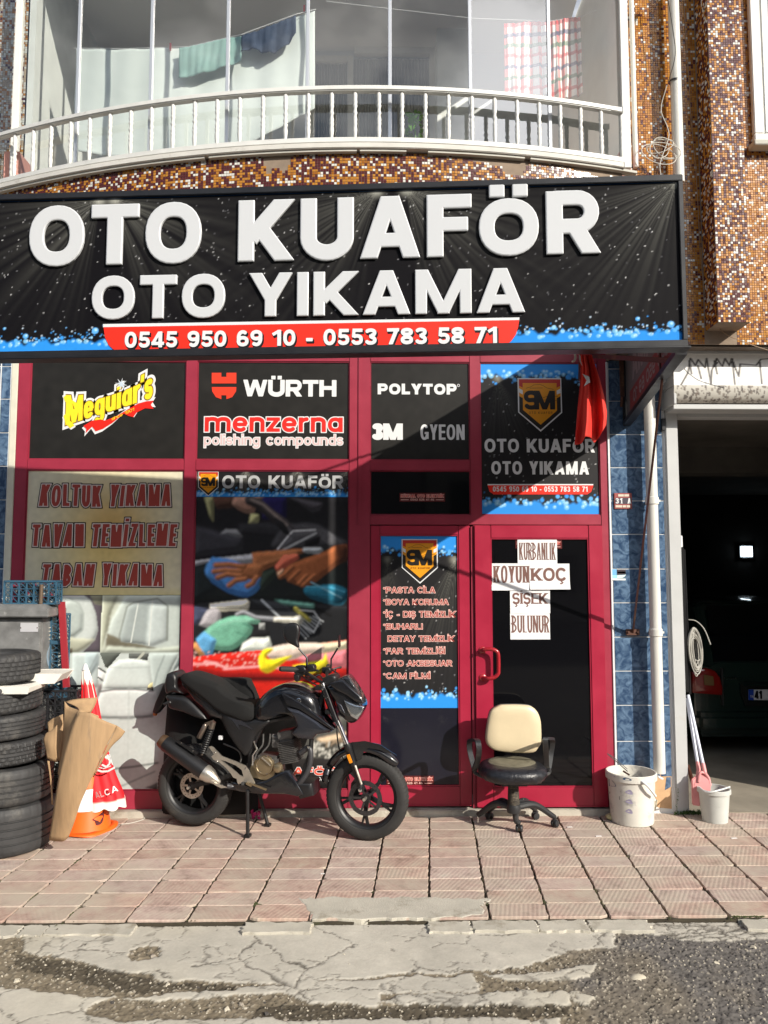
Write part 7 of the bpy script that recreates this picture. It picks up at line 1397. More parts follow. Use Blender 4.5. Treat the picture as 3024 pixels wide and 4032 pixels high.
# stand
for o, x0, y0, x1, y1 in ((.12, 625, 925, 627, 1140), (-.12, 690, 925, 745, 1105)):
    a_, b_ = mz(x0, y0, o), mz(x1, y1, o); b_.z = .012; s = MB(); s.tube([a_, b_], .0125, 10); s.obox(b_+Vector((0, 0, -.003)), BD*.02, BN*.022, UP*.009); s.build('stand_leg', K_sat, moto, smooth=True, angle=40)
s = MB(); s.tube([mz(625, 925, .12), mz(690, 925, -.12)], .012, 10); s.build('stand_tube', K_sat, moto)
# head fairing and lamp
fa = [(660, 560), (700, 545), (820, 490), (870, 480), (930, 560), (985, 650), (1040, 760), (1042, 820), (1010, 900), (965, 965), (900, 965), (850, 920), (800, 870), (760, 740), (700, 650)]
ply(smp(fa, 2), mb_, .0, .13, K_blk, 'headlamp_fairing', dome=.05, rings=5)
ply([(825, 745), (880, 770), (960, 800), (1038, 815), (1005, 890), (965, 950), (900, 915), (865, 850)], mb_, .108, .02, mat('lamp_reflector', (.62, .63, .64), .15, .9), 'headlamp_reflector', dome=.006); ply([(820, 740), (880, 765), (960, 795), (1043, 812), (1010, 895), (967, 958), (895, 920), (860, 855)], mb_, .122, .008, mat_glass('lamp_glass', (.85, .88, .9), .12), 'headlamp_lens', dome=.01)
for sg in (1,): s = MB(); s.bar(mb_(880, 790, .118), mb_(900, 900, .118), .004, .014, tuple(BN)); s.bar(mb_(930, 810, .118), mb_(945, 920, .118), .004, .01, tuple(BN)); s.build('lamp_baffle', K_chr, moto)
ply([(800, 500), (870, 480), (935, 575), (990, 670), (960, 660), (880, 590)], mb_, .07, .02, mat('smoked_screen', (.02, .022, .025), .06, coat=1), 'fly_screen', dome=.02); ply([(660, 570), (800, 510), (900, 610), (1000, 700), (1040, 780), (960, 770), (850, 690), (740, 640)], mb_, .116, .01, K_blk, 'fairing_blade', dome=.012); ply([(740, 755), (800, 790), (850, 900), (800, 870), (770, 820)], mb_, .10, .02, K_sil, 'fairing_inset', dome=.008)
s = MB(); s.lathe([(0, .0), (.012, 0), (.012, .01), (0, .012)], mb_(605, 625, .09), BN, 12); s.lathe([(0, .0), (.010, 0), (.010, .01), (0, .012)], mb_(640, 720, .09), BN, 12); s.build('clamp_bolt', K_chr, moto, smooth=True)
s = MB(); s.obox(mb_(600, 600, 0), BD*.035, BN*.10, UP*.014); s.obox(mb_(700, 850, 0), BD*.03, BN*.095, UP*.016); s.build('fork_yoke', K_sat, moto, bevel=.006)
ply(smp([(600, 540), (660, 480), (740, 470), (760, 520), (700, 560), (640, 580)], 2), mb_, -.02, .10, K_sat, 'instrument_pod', dome=.015)
# handlebars, grips, levers, mirrors
hb1 = [mb_(160, 415, .36), mb_(320, 420, .30), mb_(440, 470, .20), mb_(560, 545, .08), mb_(610, 570, 0), mb_(640, 540, -.10), mb_(640, 440, -.24), mb_(650, 400, -.36), mb_(655, 385, -.42)]
s = MB(); s.tube(spline(hb1, 6), .0115, 10); s.build('handlebar', K_sat, moto, smooth=True)
s = MB(); s.tube([mb_(140, 415, .37), mb_(160, 415, .36), mb_(310, 420, .31)], [.014, .018, .018], 14); s.build('grip', K_rub, moto, smooth=True); s = MB(); s.tube([mb_(648, 405, -.34), mb_(655, 385, -.44)], .018, 12); s.build('grip', K_rub, moto, smooth=True)
for pts in ([(320, 380), (400, 380), (430, 430), (400, 480), (330, 480), (300, 430)], [(440, 370), (510, 370), (515, 430), (450, 440)], [(300, 470), (360, 480), (340, 545), (310, 530)]): ply(smp(pts, 2), mb_, .27, .05, K_sat, 'switch_housing', dome=.006)
ply(smp([(600, 400), (670, 390), (690, 440), (660, 470), (600, 450)], 2), mb_, -.28, .05, K_sat, 'switch_housing', dome=.006)
s = MB(); s.tube([mb_(300, 435, .29), mb_(420, 440, .32), mb_(545, 430, .36)], .006, 8); s.build('brake_lever', K_sat, moto, smooth=True); s = MB(); s.tube([mb_(700, 420, -.28), mb_(750, 405, -.30), mb_(790, 398, -.33)], [.007, .006, .009], 8); s.build('clutch_lever', K_sat, moto, smooth=True)
s = MB()
for pts in ([(400, 470, .25), (470, 520, .15), (560, 480, .05), (640, 600, .02)], [(700, 430, -.25), (770, 480, -.15), (760, 540, -.05), (700, 600, 0)], [(360, 480, .27), (480, 560, .12), (600, 640, .05), (580, 800, .05)]): s.tube(spline([mb_(*p) for p in pts], 6), .005, 6)
s.build('control_cable', K_sat, moto, smooth=True)
s = MB(); s.tube([mb_(430, 400, .26), mb_(428, 300, .26), mb_(410, 275, .26), mb_(338, 195, .27)], .0065, 8); s.build('mirror_stem', K_sat, moto, smooth=True); s = MB(); s.tube([mb_(685, 400, -.28), mb_(685, 310, -.28), mb_(755, 195, -.29)], .0065, 8); s.build('mirror_stem', K_sat, moto, smooth=True)
ply(smp([(190, -30), (250, -75), (330, -60), (350, 20), (335, 110), (345, 190), (290, 165), (215, 120), (182, 50)], 3), mb_, .275, .014, K_sat, 'mirror', dome=.012); q = mb_(772, 120, -.29); s = MB(); s.obox(q, (BD*.006+BN*.012), (BN*.05+BD*.006), UP*.046); s.build('mirror', K_sat, moto, bevel=.012)
s = MB()
for pts in ([(930, 1090, .04), (1110, 1170, .05), (1160, 1260, .05), (1150, 1330, .05)], [(1450, 960, .06), (1440, 1100, .07), (1370, 1200, .08), (1320, 1330, .09)], [(1540, 960, .05), (1520, 1100, .05), (1440, 1200, .06)]): s.tube(spline([ma_(*p) for p in pts], 6), .006, 6)
s.build('hose', K_eng, moto, smooth=True); s = MB(); p = ma_(893, 1010, .06); s.obox(p, BD*.014, BN*.012, UP*.014); s.build('fluid_reservoir', M_white, moto, bevel=.003); s = MB(); s.tube([ma_(1330, 1055, .1), ma_(1365, 1160, .1), ma_(1310, 1240, .1), ma_(1310, 1370, .1)], .007, 8); s.build('kick_rod', K_chr, moto, smooth=True); disc(mz(990, 665, .09), .012, .012, K_chr, 'exhaust_nut', n=6)
# black bag behind the rear wheel, petals
bg_ = MB(); n1_, n2_ = 28, 20; vs = []; a = at(630, 3190, -.08); b = at(1018, 2740, -.08)
prf = lambda t: (1-abs(2*t-1)**5)
for j in range(n2_+1):
    for i in range(n1_+1): t, q = i/n1_, j/n2_; vs.append((a.x+(b.x-a.x)*(.5+(t-.5)*(1-.07*q**3)), -.025-.13*(prf(t)**.5)*prf(q)**.5-.01*math.sin(t*12+q*7)*prf(t)*prf(q), .005+(b.z-.0)*q*(1-.06*abs(2*t-1)**4)))
bg_.add(vs, [(j*(n1_+1)+i, j*(n1_+1)+i+1, (j+1)*(n1_+1)+i+1, (j+1)*(n1_+1)+i) for j in range(n2_) for i in range(n1_)]); k = len(bg_.v)
bx0, bx1, bz = a.x, b.x, b.z; bg_.box(bx0+.02, bx1-.02, -.03, -.006, .01, bz-.03); tag(bg_.build('bag', K_seat, smooth=True, angle=60), 'big soft black bag slumped against the shop front behind the rear wheel', 'bag')
s = MB(); rr = random.Random(4)
for _ in range(16):
    p = gd(1008+rr.uniform(-16, 16), 3222, 0)+Vector((0, rr.uniform(-.02, .02), rr.uniform(.005, .055))); d1 = Vector((rr.uniform(-1, 1), rr.uniform(-.5, .5), rr.uniform(-1, 1))).normalized()*.016; d2 = d1.cross(Vector((rr.uniform(-1, 1), 1, rr.uniform(-1, 1)))).normalized()*.012; s.add([p-d1, p+d2, p+d1*1.1, p-d2], [(0, 1, 2, 3)])
tag(s.build('petals', mat('pink_petal', (.55, .02, .16), .6)), kind='stuff')
# ================================================================ office chair
chair = thing('office_chair', 'worn swivel office chair with cream backrest and black seat before the right door', 'chair', tuple(gd(2030, 3248)))
cz = lambda x, y, Y: at(1850+x/3.88, 2730+y/3.88, Y); YC = -.43
K_pl = mat('chair_plastic', (.022, .023, .025), .42, var=.15, vscale=10, dirt=(.10, .09, .08), dscale=10, dpos=.6); K_cr = mat('cream_vinyl', (.60, .50, .33), .38, var=.05, vscale=6, bump=.12, bscale=25, dirt=(.44, .35, .20), dscale=7, dpos=.66)
bk = [(470, 172), (700, 168), (900, 185), (1000, 250), (1055, 350), (1080, 480), (1082, 740), (1040, 820), (960, 900), (700, 905), (430, 880), (310, 830), (245, 730), (250, 560), (290, 340), (340, 240)]
P = [cz(x, y, -.27) for x, y in smp(bk, 3)]; plate(P, .035, (0, -1, .12), K_cr, 'backrest', chair, dome=.028, rings=6)
plate([p+Vector((0, .03, 0)) for p in P], .02, (0, -1, .12), K_pl, 'backrest_shell', chair, dome=.01)
s = MB(); c = cz(700, 905, -.25); s.bar(c+Vector((0, .02, .06)), Vector((c.x, -.22, cz(700, 1130, -.25).z)), .05, .014, (0, -1, 0)); s.build('back_bar', K_pl, chair, bevel=.004)
sc_ = cz(650, 1180, YC); SX = .232; SY = .225; n = 56; vs = []; lay = [(0, .050, 0), (.45, .049, 0), (.8, .040, 0), (.94, .022, 0), (1.0, -.004, 1), (.985, -.030, 1), (.9, -.052, 1), (.72, -.068, 0), (.4, -.075, 0), (0, -.076, 0)]; zc_ = sc_.z+.012; rr = random.Random(12)
for s_, h_, w_ in lay:
    for k in range(n):
        t = 2*PI*k/n; x = math.copysign(abs(math.cos(t))**.75, math.cos(t)); y = math.copysign(abs(math.sin(t))**.75, math.sin(t)); j_ = 1+rr.uniform(-.02, .02)*w_; vs.append((sc_.x+SX*s_*x*j_, YC+SY*s_*y*j_, zc_+h_+rr.uniform(-.006, .006)*w_))
s = MB(); s.add(vs, [(i*n+k, i*n+(k+1) % n, (i+1)*n+(k+1) % n, (i+1)*n+k) for i in range(len(lay)-1) for k in range(n)]); s.build('seat', mat('cracked_black_vinyl', (.013, .014, .018), .35, var=.5, vscale=60, bump=1.0, bscale=45), chair, smooth=True, angle=70)
s = MB(); s.lathe([(0, .0515), (.10, .0512), (.155, .048), (.165, .043)], (sc_.x, YC+.02, zc_), n=32); s.build('worn_seat_patch', mat('worn_seat', (.14, .13, .09), .6, var=.3, vscale=20), chair, smooth=True)
bz_, tz = cz(690, 1690, YC).z, cz(690, 1350, YC).z; prf_ = [(.036, bz_)]; nb = 15
for k in range(nb): z = bz_+(tz-bz_)*k/nb; h_ = (tz-bz_)/nb; prf_ += [(.0415-.0004*k, z+.15*h_), (.0415-.0004*k, z+.62*h_), (.033-.0003*k, z+.85*h_)]
prf_ += [(.032, tz+.03)]; s = MB(); s.lathe(prf_, (sc_.x+.005, YC, 0), n=28); s.build('bellows', mat('dusty_bellows', (.06, .052, .042), .6, dirt=(.22, .18, .13), dscale=30, dpos=.5), chair, smooth=True, angle=40)
s = MB(); s.obox((sc_.x, YC, zc_-.085), (.09, 0, 0), (0, .09, 0), (0, 0, .012)); s.build('seat_plate', K_pl, chair, bevel=.004)
hub = Vector((sc_.x+.005, YC, bz_-.02)); s = MB(); s.lathe([(0, -.035), (.045, -.035), (.05, -.01), (.044, .018), (.03, .024), (0, .024)], hub, n=24); s.build('hub', K_pl, chair, smooth=True, angle=40)
tips = [(755, 2060), (1290, 1990), (1000, 1860), (300, 1870), (120, 1950)]; gnd = [(755, 2120), (1300, 2042), (1003, 1922), (300, 1925), (125, 2000)]
for i, (gx_, gy_) in enumerate(gnd):
    g = gd(1850+gx_/3.88, 2730+gy_/3.88); dv = Vector((g.x-hub.x, g.y-hub.y, 0)); l = dv.length; dv.normalize(); tipz = .075; pth = [hub+dv*.03+Vector((0, 0, .0)), hub+dv*l*.5+Vector((0, 0, -.004)), Vector((g.x, g.y, tipz+.012))-dv*.03, Vector((g.x, g.y, tipz-.01))]
    m_ = MB(); P_s = spline(pth, 5); m_.tube(P_s, [.026-.010*k/len(P_s) for k in range(len(P_s))], 10); m_.build('base_arm', K_pl, chair, smooth=True)
    if i == 4: m_ = MB(); m_.tube([Vector((g.x, g.y, tipz)), Vector((g.x, g.y, .008))], .005, 8); m_.build('bare_pin', K_chr, chair); continue
    cs = thing('castor', None, None); cs.parent = chair; cs.location = Vector((g.x, g.y, .025))-chair.location; a = rr.uniform(0, PI); ax = Vector((math.cos(a), math.sin(a), 0)) if i else Vector((.9, -.35, 0)).normalized()
    for k in (-1, 1): m_ = MB(); m_.lathe([(0, -.008), (.022, -.008), (.0255, -.004), (.0255, .004), (.022, .009), (0, .010)], Vector((g.x, g.y, .0255))+ax*.014*k, ax*k, 20); m_.build('castor_wheel', K_pl, cs, smooth=True, angle=40)
    m_ = MB(); m_.obox(Vector((g.x, g.y, .044)), ax*.006, ax.cross(UP)*.022, UP*.014); m_.tube([Vector((g.x, g.y, .05)), Vector((g.x, g.y, .075))], .006, 8); m_.build('castor_fork', K_pl, cs, bevel=.003)
for sg, pts, in ((-1, [(75, 1170), (30, 1010), (-5, 850), (-5, 740), (40, 712), (110, 720), (135, 800), (140, 900), (115, 1040), (75, 1150)]), (1, [(1190, 1200), (1215, 1080), (1240, 900), (1262, 760), (1255, 700), (1190, 690), (1150, 700), (1160, 800), (1165, 950), (1170, 1080)])):
    m_ = MB(); ys = [YC+.10, YC+.12, YC+.14, YC+.12, YC+.06, YC-.10, YC-.14, YC-.12, YC-.02, YC+.06] ; yy = ys
    L_ = [cz(x, y, yy[i]) for i, (x, y) in enumerate(pts)]; S2 = spline(L_+[L_[0]], 5)
    m_ = MB(); vs = []; k = len(S2)
    for i, p in enumerate(S2):
        t = (S2[min(i+1, k-1)]-S2[max(i-1, 0)]).normalized(); nrm = t.cross(Vector((1, 0, 0))).normalized(); w_ = Vector((1, 0, 0))
        for a_, b_ in ((-1, -1), (1, -1), (1, 1), (-1, 1)): vs.append(p+w_*.018*a_+nrm*.009*b_)
    m_.add(vs, [(i*4+j, i*4+(j+1) % 4, (i+1)*4+(j+1) % 4, (i+1)*4+j) for i in range(k-1) for j in range(4)]); m_.build('armrest', K_pl, chair, smooth=True, angle=50)
    q = cz(120 if sg < 0 else 1150, 1215, YC+.05); m_ = MB(); m_.tube(spline([cz(75 if sg < 0 else 1205, 1150, YC+.08), cz(90 if sg < 0 else 1200, 1220, YC+.08), Vector((sc_.x+sg*.16, YC+.03, zc_-.075))], 6), .014, 10); m_.build('armrest_bracket', K_pl, chair, smooth=True)
# ================================================================ pails, brooms, hose at the garage
def pail(name, label, cat, c, rt, rb, h, m, rim=.008, n=40, group=None):
    t = thing(name, label, cat, tuple(c), group); mb = MB(); mb.lathe([(0, .003), (rb-.004, .003), (rb, .0), (rb+.001, .01), (rb+(rt-rb)*.13, h*.12), (rb+(rt-rb)*.14, h*.13), (rb+(rt-rb)*.86, h*.86), (rt+rim, h*.865), (rt+rim, h*.985), (rt+rim*.5, h), (rt-.003, h-.002), (rt-.005, h*.9), (rb-.004, .012), (0, .012)], c, n=n); mb.build('body', m, t, smooth=True, angle=35); return t
c = gd(2490, 3222); c.z = .002; c.y = -.175; wq = lambda x, y, Y: at(2340+x/4.608, 2950+y/4.608, Y)
c.x = wq(685, 1200, -.175).x; hgt = wq(685, 395, -.175).z-.0
M_pail = mat('paint_pail', (.62, .60, .54), .5, var=.06, vscale=9, dirt=(.30, .29, .28), dscale=11, dpos=.54); pa = pail('bucket', 'big white paint bucket with blue smears standing before the blue tiles', 'bucket', c, .170, .150, hgt, M_pail, .011)
def curved(nm, pts, m, rad, par, cc, th0=.0): 
    """flat mark wrapped on the bucket side: pts are pixels of the zoomed view"""
    mb = MB(); P = []
    for x, y in pts:
        q = wq(x, y, cc.y-rad); dx = max(-.999, min(.999, (q.x-cc.x)/rad)); a = math.asin(dx); rz = .150+(.170-.150)*max(0, min(1, (q.z)/hgt)); P.append((cc.x+(rz+.0012+th0)*math.sin(a), cc.y-(rz+.0012+th0)*math.cos(a), q.z))
    mb.add(P, [tuple(t) for t in tessellate_polygon([[Vector((x, y, 0)) for x, y in pts]])]); return mb.build(nm, m, par)
M_bp = mat('blue_paint', (.035, .075, .16), .5); M_pu = mat('mauve_shell', (.33, .30, .42), .5)
curved('paint_smear', smp([(310, 590), (350, 570), (400, 600), (440, 650), (470, 720), (430, 750), (380, 790), (350, 780), (330, 700), (310, 650)], 2), M_bp, .158, pa, c)
for q in ([(560, 540), (600, 520), (680, 545), (670, 568), (570, 565)], [(365, 530), (450, 530), (450, 555), (370, 552)], [(275, 500), (335, 490), (335, 530), (280, 530)]): curved('paint_smear', smp(q, 2), M_bp if q[0][0] != 365 else M_pu, .168, pa, c, .012)
for yo in (0, 175, 355): curved('shell_mark', smp([(585, 790+yo), (640, 740+yo), (680, 750+yo), (705, 810+yo), (670, 825+yo), (620, 810+yo)], 2), M_pu, .155, pa, c)
curved('label_bar', [(335, 875), (515, 890), (515, 955), (335, 915)], K_blk, .155, pa, c)
h_ = MB(); pts = [wq(850, 580, c.y-.175), wq(900, 610, c.y-.19), wq(980, 680, c.y-.20), wq(1060, 780, c.y-.19), wq(1110, 850, c.y-.16)]; h_.tube(spline(pts, 6), .009, 10); h_.lathe([(0, 0), (.013, 0), (.013, .008), (0, .01)], wq(855, 580, c.y-.17), (0, -1, 0), 16); h_.build('handle', M_white, pa, smooth=True, angle=40)
h_ = MB(); h_.tube(spline([wq(1150, 490, -.12), wq(1200, 520, -.10), wq(1240, 540, -.09)], 4), .008, 8); h_.build('handle_lug', M_white, pa, smooth=True)
mb = MB(); mb.lathe([(0, .0), (.155, .0)], (c.x, c.y, hgt*.78), n=32); mb.build('filling', mat('dry_cement', (.33, .30, .22), .95, bump=1, bscale=30), pa)
st = MB(); st.tube([wq(600, 400, -.18), wq(430, 250, -.24), wq(235, 80, -.30)], .0035, 6); st.tube([wq(600, 360, -.18), wq(330, 130, -.28), wq(240, 82, -.30)], .0025, 6); st.build('stir_wire', mat('wire_grey', (.14, .14, .14), .5, .6)); bpy.data.objects['stir_wire'].name = 'wire'; tag(bpy.data.objects['wire'], 'bent wire stirrer sticking out of the big white paint bucket', 'wire'); st = MB(); st.bar(wq(520, 395, -.18), wq(640, 470, -.20), .014, .01); tag(st.build('stick', mat('dark_wood', (.05, .02, .012), .7)), 'short dark stick lying inside the rim of the white paint bucket', 'stick')
def rock(label, p, sx, sy, sz, m, seed):
    bm = bmesh.new(); bmesh.ops.create_icosphere(bm, subdivisions=3, radius=1); rr = random.Random(seed); vs = []
    off = [Vector((rr.uniform(-1, 1), rr.uniform(-1, 1), rr.uniform(-1, 1))).normalized() for _ in range(9)]
    for v in bm.verts:
        k = 1+sum(.10*max(0, v.co.dot(o_)-.5)*(1 if i % 2 else -1) for i, o_ in enumerate(off)); vs.append((p.x+v.co.x*sx*k, p.y+v.co.y*sy*k, p.z+max(-.5, v.co.z)*sz*k))
    mb = MB(); mb.add(vs, [[q.index for q in f.verts] for f in bm.faces]); bm.free(); return tag(mb.build('stone', m, smooth=True, angle=30), label, 'stone')
q = gd(2420, 3228); rock('pale flat stone lying at the foot of the white paint bucket', Vector((q.x, q.y, .02)), .065, .035, .027, mat('mossy_stone', lin((190, 182, 140)), .9, var=.2, vscale=30, dirt=lin((96, 92, 58)), dscale=25, dpos=.5, bump=.7, bscale=60), 3)
# small grey pail
wp_ = lambda x, y, Y: at(2600+x/1.908, 2100+y/1.908, Y); c2 = gd(2810, 3214); c2.y = -.18; c2.x = wp_(405, 2000, -.18).x; c2.z = .002; h2 = wp_(400, 1912, -.18).z
gp = pail('bucket', 'small pale grey plastic bucket at the garage entrance', 'bucket', c2, .108, .088, h2, mat('grey_plastic', (.50, .51, .48), .45, var=.05, vscale=9, dirt=(.36, .36, .33), dscale=12, dpos=.62), .008)
h_ = MB(); h_.tube(spline([wp_(290, 1905, c2.y), wp_(350, 1945, c2.y-.11), wp_(440, 1930, c2.y-.12), wp_(522, 1905, c2.y)], 6), .006, 8); h_.build('handle', mat('handle_white', (.66, .67, .66), .4), gp, smooth=True)
# broom sticks and dustpan
for lab, (x0, y0, Y0, x1, y1, Y1), nm in (('long handled pink dustpan with white stick leaning in the garage doorway', (208, 1215, .12, 335, 1800, -.12), 'long_dustpan'), ('second white stick with pink end leaning behind the dustpan', (200, 1240, .14, 288, 1770, -.05), 'broom')):
    a, b = wp_(x0, y0, Y0), wp_(x1, y1, Y1); t = thing(nm, lab, 'dustpan' if 'dustpan' in nm else 'broom', tuple(b)); m_ = MB(); m_.tube([a, a+(b-a)*.93], .0125, 12); m_.build('stick', mat('stick_white', (.60, .63, .74), .35), t, smooth=True)
    M_pk = mat('pink_plastic', (.68, .27, .27), .45)
    if nm == 'broom': m_ = MB(); m_.tube([a+(b-a)*.9, b, wp_(275, 2000, -.05)], [.013, .016, .02], 12); m_.build('socket', M_pk, t, smooth=True); continue
    m_ = MB(); m_.tube([a+(b-a)*.88, b-Vector((0, 0, .0))], .0155, 12); m_.tube(spline([b, wp_(300, 1800, -.12), wp_(288, 1870, -.13)], 5), .010, 8); m_.tube(spline([b, wp_(362, 1840, -.12), wp_(374, 1895, -.13)], 5), .011, 8); m_.build('socket', M_pk, t, smooth=True)
    plate([wp_(300, 1780, -.10), wp_(345, 1780, -.10), wp_(378, 1900, -.14), wp_(370, 2020, -.15), wp_(240, 2020, -.13), wp_(250, 1880, -.12)], .010, (0, -1, .1), M_pk, 'pan', t, bevel=.004); plate([wp_(232, 1850, -.11), wp_(290, 1800, -.10), wp_(300, 2050, -.15), wp_(240, 2040, -.13)], .02, (0, -1, .1), M_pk, 'pan_side', t, bevel=.006)
m_ = MB(); m_.bar(wp_(205, 1740, .02), wp_(290, 2035, -.07), .02, .02); tag(m_.build('wooden_stick', mat('reddish_wood', (.32, .12, .06), .7)), 'short reddish wooden stick leaning on the white garage jamb', 'stick')
m_ = MB(); m_.bar(wp_(163, 110, .06), wp_(205, 1190, .10), .018, .05); m_.bar(wp_(178, 120, .09), wp_(224, 1210, .12), .012, .03); tag(m_.build('black_rail', K_sat, bevel=.003), 'tall black rail standing behind the white garage jamb', 'rail'); m_ = MB(); a = wp_(144, 18, .05); b = wp_(162, 105, .05); m_.box(a.x, b.x, .03, .06, b.z, a.z); tag(m_.build('white_block', M_white, bevel=.003), 'small white plastic block above the black rail in the doorway', 'block')
m_ = MB(); rr = random.Random(6)
for k in range(20):
    cx, cy, rx, ry = 262+rr.uniform(-14, 12), 880+rr.uniform(-24, 24), rr.uniform(16, 54), rr.uniform(100, 172); Yk = .10+rr.uniform(-.02, .02)
    m_.tube([wp_(cx+rx*math.cos(t)+14*math.sin(t), cy+ry*math.sin(t), Yk+.02*math.cos(t)) for t in np.linspace(0, 2*PI, 30)[:-1]], .0036, 6, closed=True)
m_.tube(spline([wp_(212, 648, .1), wp_(270, 660, .08), wp_(330, 720, .06), wp_(378, 835, .05)], 6), .0042, 6); tag(m_.build('coiled_hose', mat('clear_hose', (.40, .39, .35), .3), smooth=True), 'coil of pale hose hanging just inside the garage doorway', 'hose')
# weeds at the jamb
we = MB(); rr = random.Random(9)
for _ in range(420):
    u, v = rr.uniform(2655, 2760), rr.uniform(3165, 3212); p = gd(u, v); p.z = abs(rr.gauss(0, .012))+.003; p.y = min(p.y, -.035); d1 = Vector((rr.uniform(-1, 1), rr.uniform(-1, 1), rr.uniform(.1, 1))).normalized()*rr.uniform(.005, .011); d2 = d1.cross(Vector((rr.uniform(-1, 1), rr.uniform(-1, 1), .5))).normalized()*.004; we.add([p-d1, p+d2, p+d1, p-d2], [(0, 1, 2, 3)])
for k in range(14): p = at(2664+rr.uniform(-3, 8), 3100+k*7, -.04); d1 = Vector((rr.uniform(-1, 1), -.3, rr.uniform(-1, 1)))*.008; d2 = Vector((rr.uniform(-1, 1), 0, rr.uniform(-1, 1)))*.005; we.add([p-d1, p+d2, p+d1, p-d2], [(0, 1, 2, 3)])
tag(we.build('weeds', mat('weed_green', (.06, .12, .025), .6)), kind='stuff')
# ================================================================ the car in the garage (its rear left part shows)
car = thing('car', 'dark green car parked nose in, in the unlit garage', 'car', tuple(at(3100, 2900, 1.8))); YCAR = 1.75
K_car = mat('dark_green_paint', (.008, .022, .018), .16, coat=.8); cg = lambda x, y, Y=YCAR: at(2600+x/1.908, 2100+y/1.908, Y)
xL = cg(235, 1100).x; wC = 1.62; zB, zbelt, zroof = .30, cg(400, 1010).z, cg(400, 500).z
zroof = max(zroof, zbelt+.42)
secs = []   # along Y: (y, half width lower, belt z, roof z, roof half width)
body = MB(); ring = lambda y, w1, w2, zb_, zt_, rw: [(-w1, .22), (-w2, .42), (-w2, zb_-.05), (-w2*.97, zb_), (-rw, zt_-.05), (-rw*.85, zt_), (rw*.85, zt_), (rw, zt_-.05), (w2*.97, zb_), (w2, zb_-.05), (w2, .42), (w1, .22)]
cxm = xL+wC/2; vs = []; S3 = [(YCAR, .70, .76, zbelt, zbelt+.02, .62), (YCAR+.06, .76, .80, zbelt+.01, zbelt+.06, .62), (YCAR+.40, .80, .81, zbelt+.02, zroof-.03, .58), (YCAR+.8, .80, .82, zbelt+.02, zroof, .60), (YCAR+2.1, .80, .82, zbelt, zroof, .60), (YCAR+2.9, .80, .81, zbelt-.02, zbelt+.04, .62), (YCAR+3.9, .74, .78, zbelt-.12, zbelt-.10, .58), (YCAR+4.1, .66, .70, zbelt-.22, zbelt-.2, .5)]
for y, w1, w2, zb_, zt_, rw in S3:
    for x, z in ring(y, w1, w2, zb_, zt_, rw): vs.append((cxm+x, y, z))
k = 12; body.add(vs, [(i*k+j, i*k+(j+1) % k, (i+1)*k+(j+1) % k, (i+1)*k+j) for i in range(len(S3)-1) for j in range(k)]+[tuple(range(k)), tuple(range((len(S3)-1)*k, len(S3)*k))]); body.build('body', K_car, car, bevel=.03, segs=3)
bm_ = MB(); bm_.box(cxm-.80, cxm+.80, YCAR-.10, YCAR+.12, .24, cg(500, 1340).z); bm_.build('bumper', K_car, car, bevel=.05, segs=4)
def cpl(nm, pts, m, d, th=.02, dome=0): plate([cg(x, y, YCAR-d) for x, y in pts], th, (0, -1, 0), m, nm, car, bevel=.004, dome=dome)
cpl('tail_light', [(235, 1040), (330, 1010), (400, 1030), (440, 1080), (458, 1160), (455, 1212), (235, 1195)], mat('tail_red', (.22, .008, .006), .12, coat=.6), .03, .05, .01); cpl('reversing_light', [(325, 1060), (398, 1075), (405, 1145), (330, 1140)], mat('tail_brown', (.16, .09, .03), .2), .07, .01)
for xx in (455,): s = MB(); s.box(cg(450, 1100).x, cg(462, 1100).x, YCAR-.03, YCAR+.01, cg(450, 1290).z, cg(450, 1010).z); s.build('hatch_gap', K_sat, car)
cpl('plate_recess', [(600, 1120), (900, 1120), (940, 1180), (940, 1300), (640, 1300), (605, 1200)], mat('recess_dark', (.004, .006, .005), .4), .015, .01)
cpl('number_plate', [(660, 1172), (905, 1172), (905, 1255), (660, 1255)], M_white, .035, .008); cpl('plate_blue_band', [(662, 1174), (702, 1174), (702, 1253), (662, 1253)], mat('plate_blue', (.01, .06, .42), .4), .042, .003)
def ctext(s_, x0, y0, x1, y1, m, d, h=.1, gap=.1, nm='lettering'):
    a = cg(x0, y1, YCAR-d); b = cg(x1, y0, YCAR-d); mbt = MB()
    for g in text_loops(s_, b.x-a.x, b.z-a.z, h=h, gap=gap, res=.04): fill(mbt, g, lambda x, y, dd: (a.x+x, YCAR-d-dd, a.z+y), .0)
    mbt.build(nm, m, car)
ctext('41', 708, 1182, 765, 1244, K_blk, .0425, .12); ctext('TOYOTA', 478, 1082, 572, 1098, K_chr, .014, .09, .18, 'badge_lettering'); ctext('TR', 676, 1218, 700, 1234, M_white, .0455, .11, .12, 'country_letters')
s = MB(); s.bar(cg(610, 1135, YCAR-.03), cg(900, 1140, YCAR-.03), .03, .022); s.build('plate_lamp_bar', K_car, car, bevel=.006)
cw = MB(); cw.box(cxm-.52, cxm+.52, YCAR+.05, YCAR+.06, zbelt+.05, zroof-.06)
rw_ = plate([(cxm-.56, YCAR+.045, zbelt+.05), (cxm+.56, YCAR+.045, zbelt+.05), (cxm+.5, YCAR+.32, zroof-.07), (cxm-.5, YCAR+.32, zroof-.07)], .01, (0, -1, .6), mat('car_glass', (.004, .005, .006), .04, spec=.7), 'rear_window', car)
for sx in (-1, 1):
    for yy in (YCAR+.75, YCAR+3.2): s = MB(); s.lathe([(.0, -.09), (.2, -.09), (.29, -.08), (.31, -.05), (.31, .05), (.29, .08), (.2, .09), (0, .09)], (cxm+sx*.72, yy, .31), (1, 0, 0), 32); s.build('wheel', K_rub, car, smooth=True, angle=40)
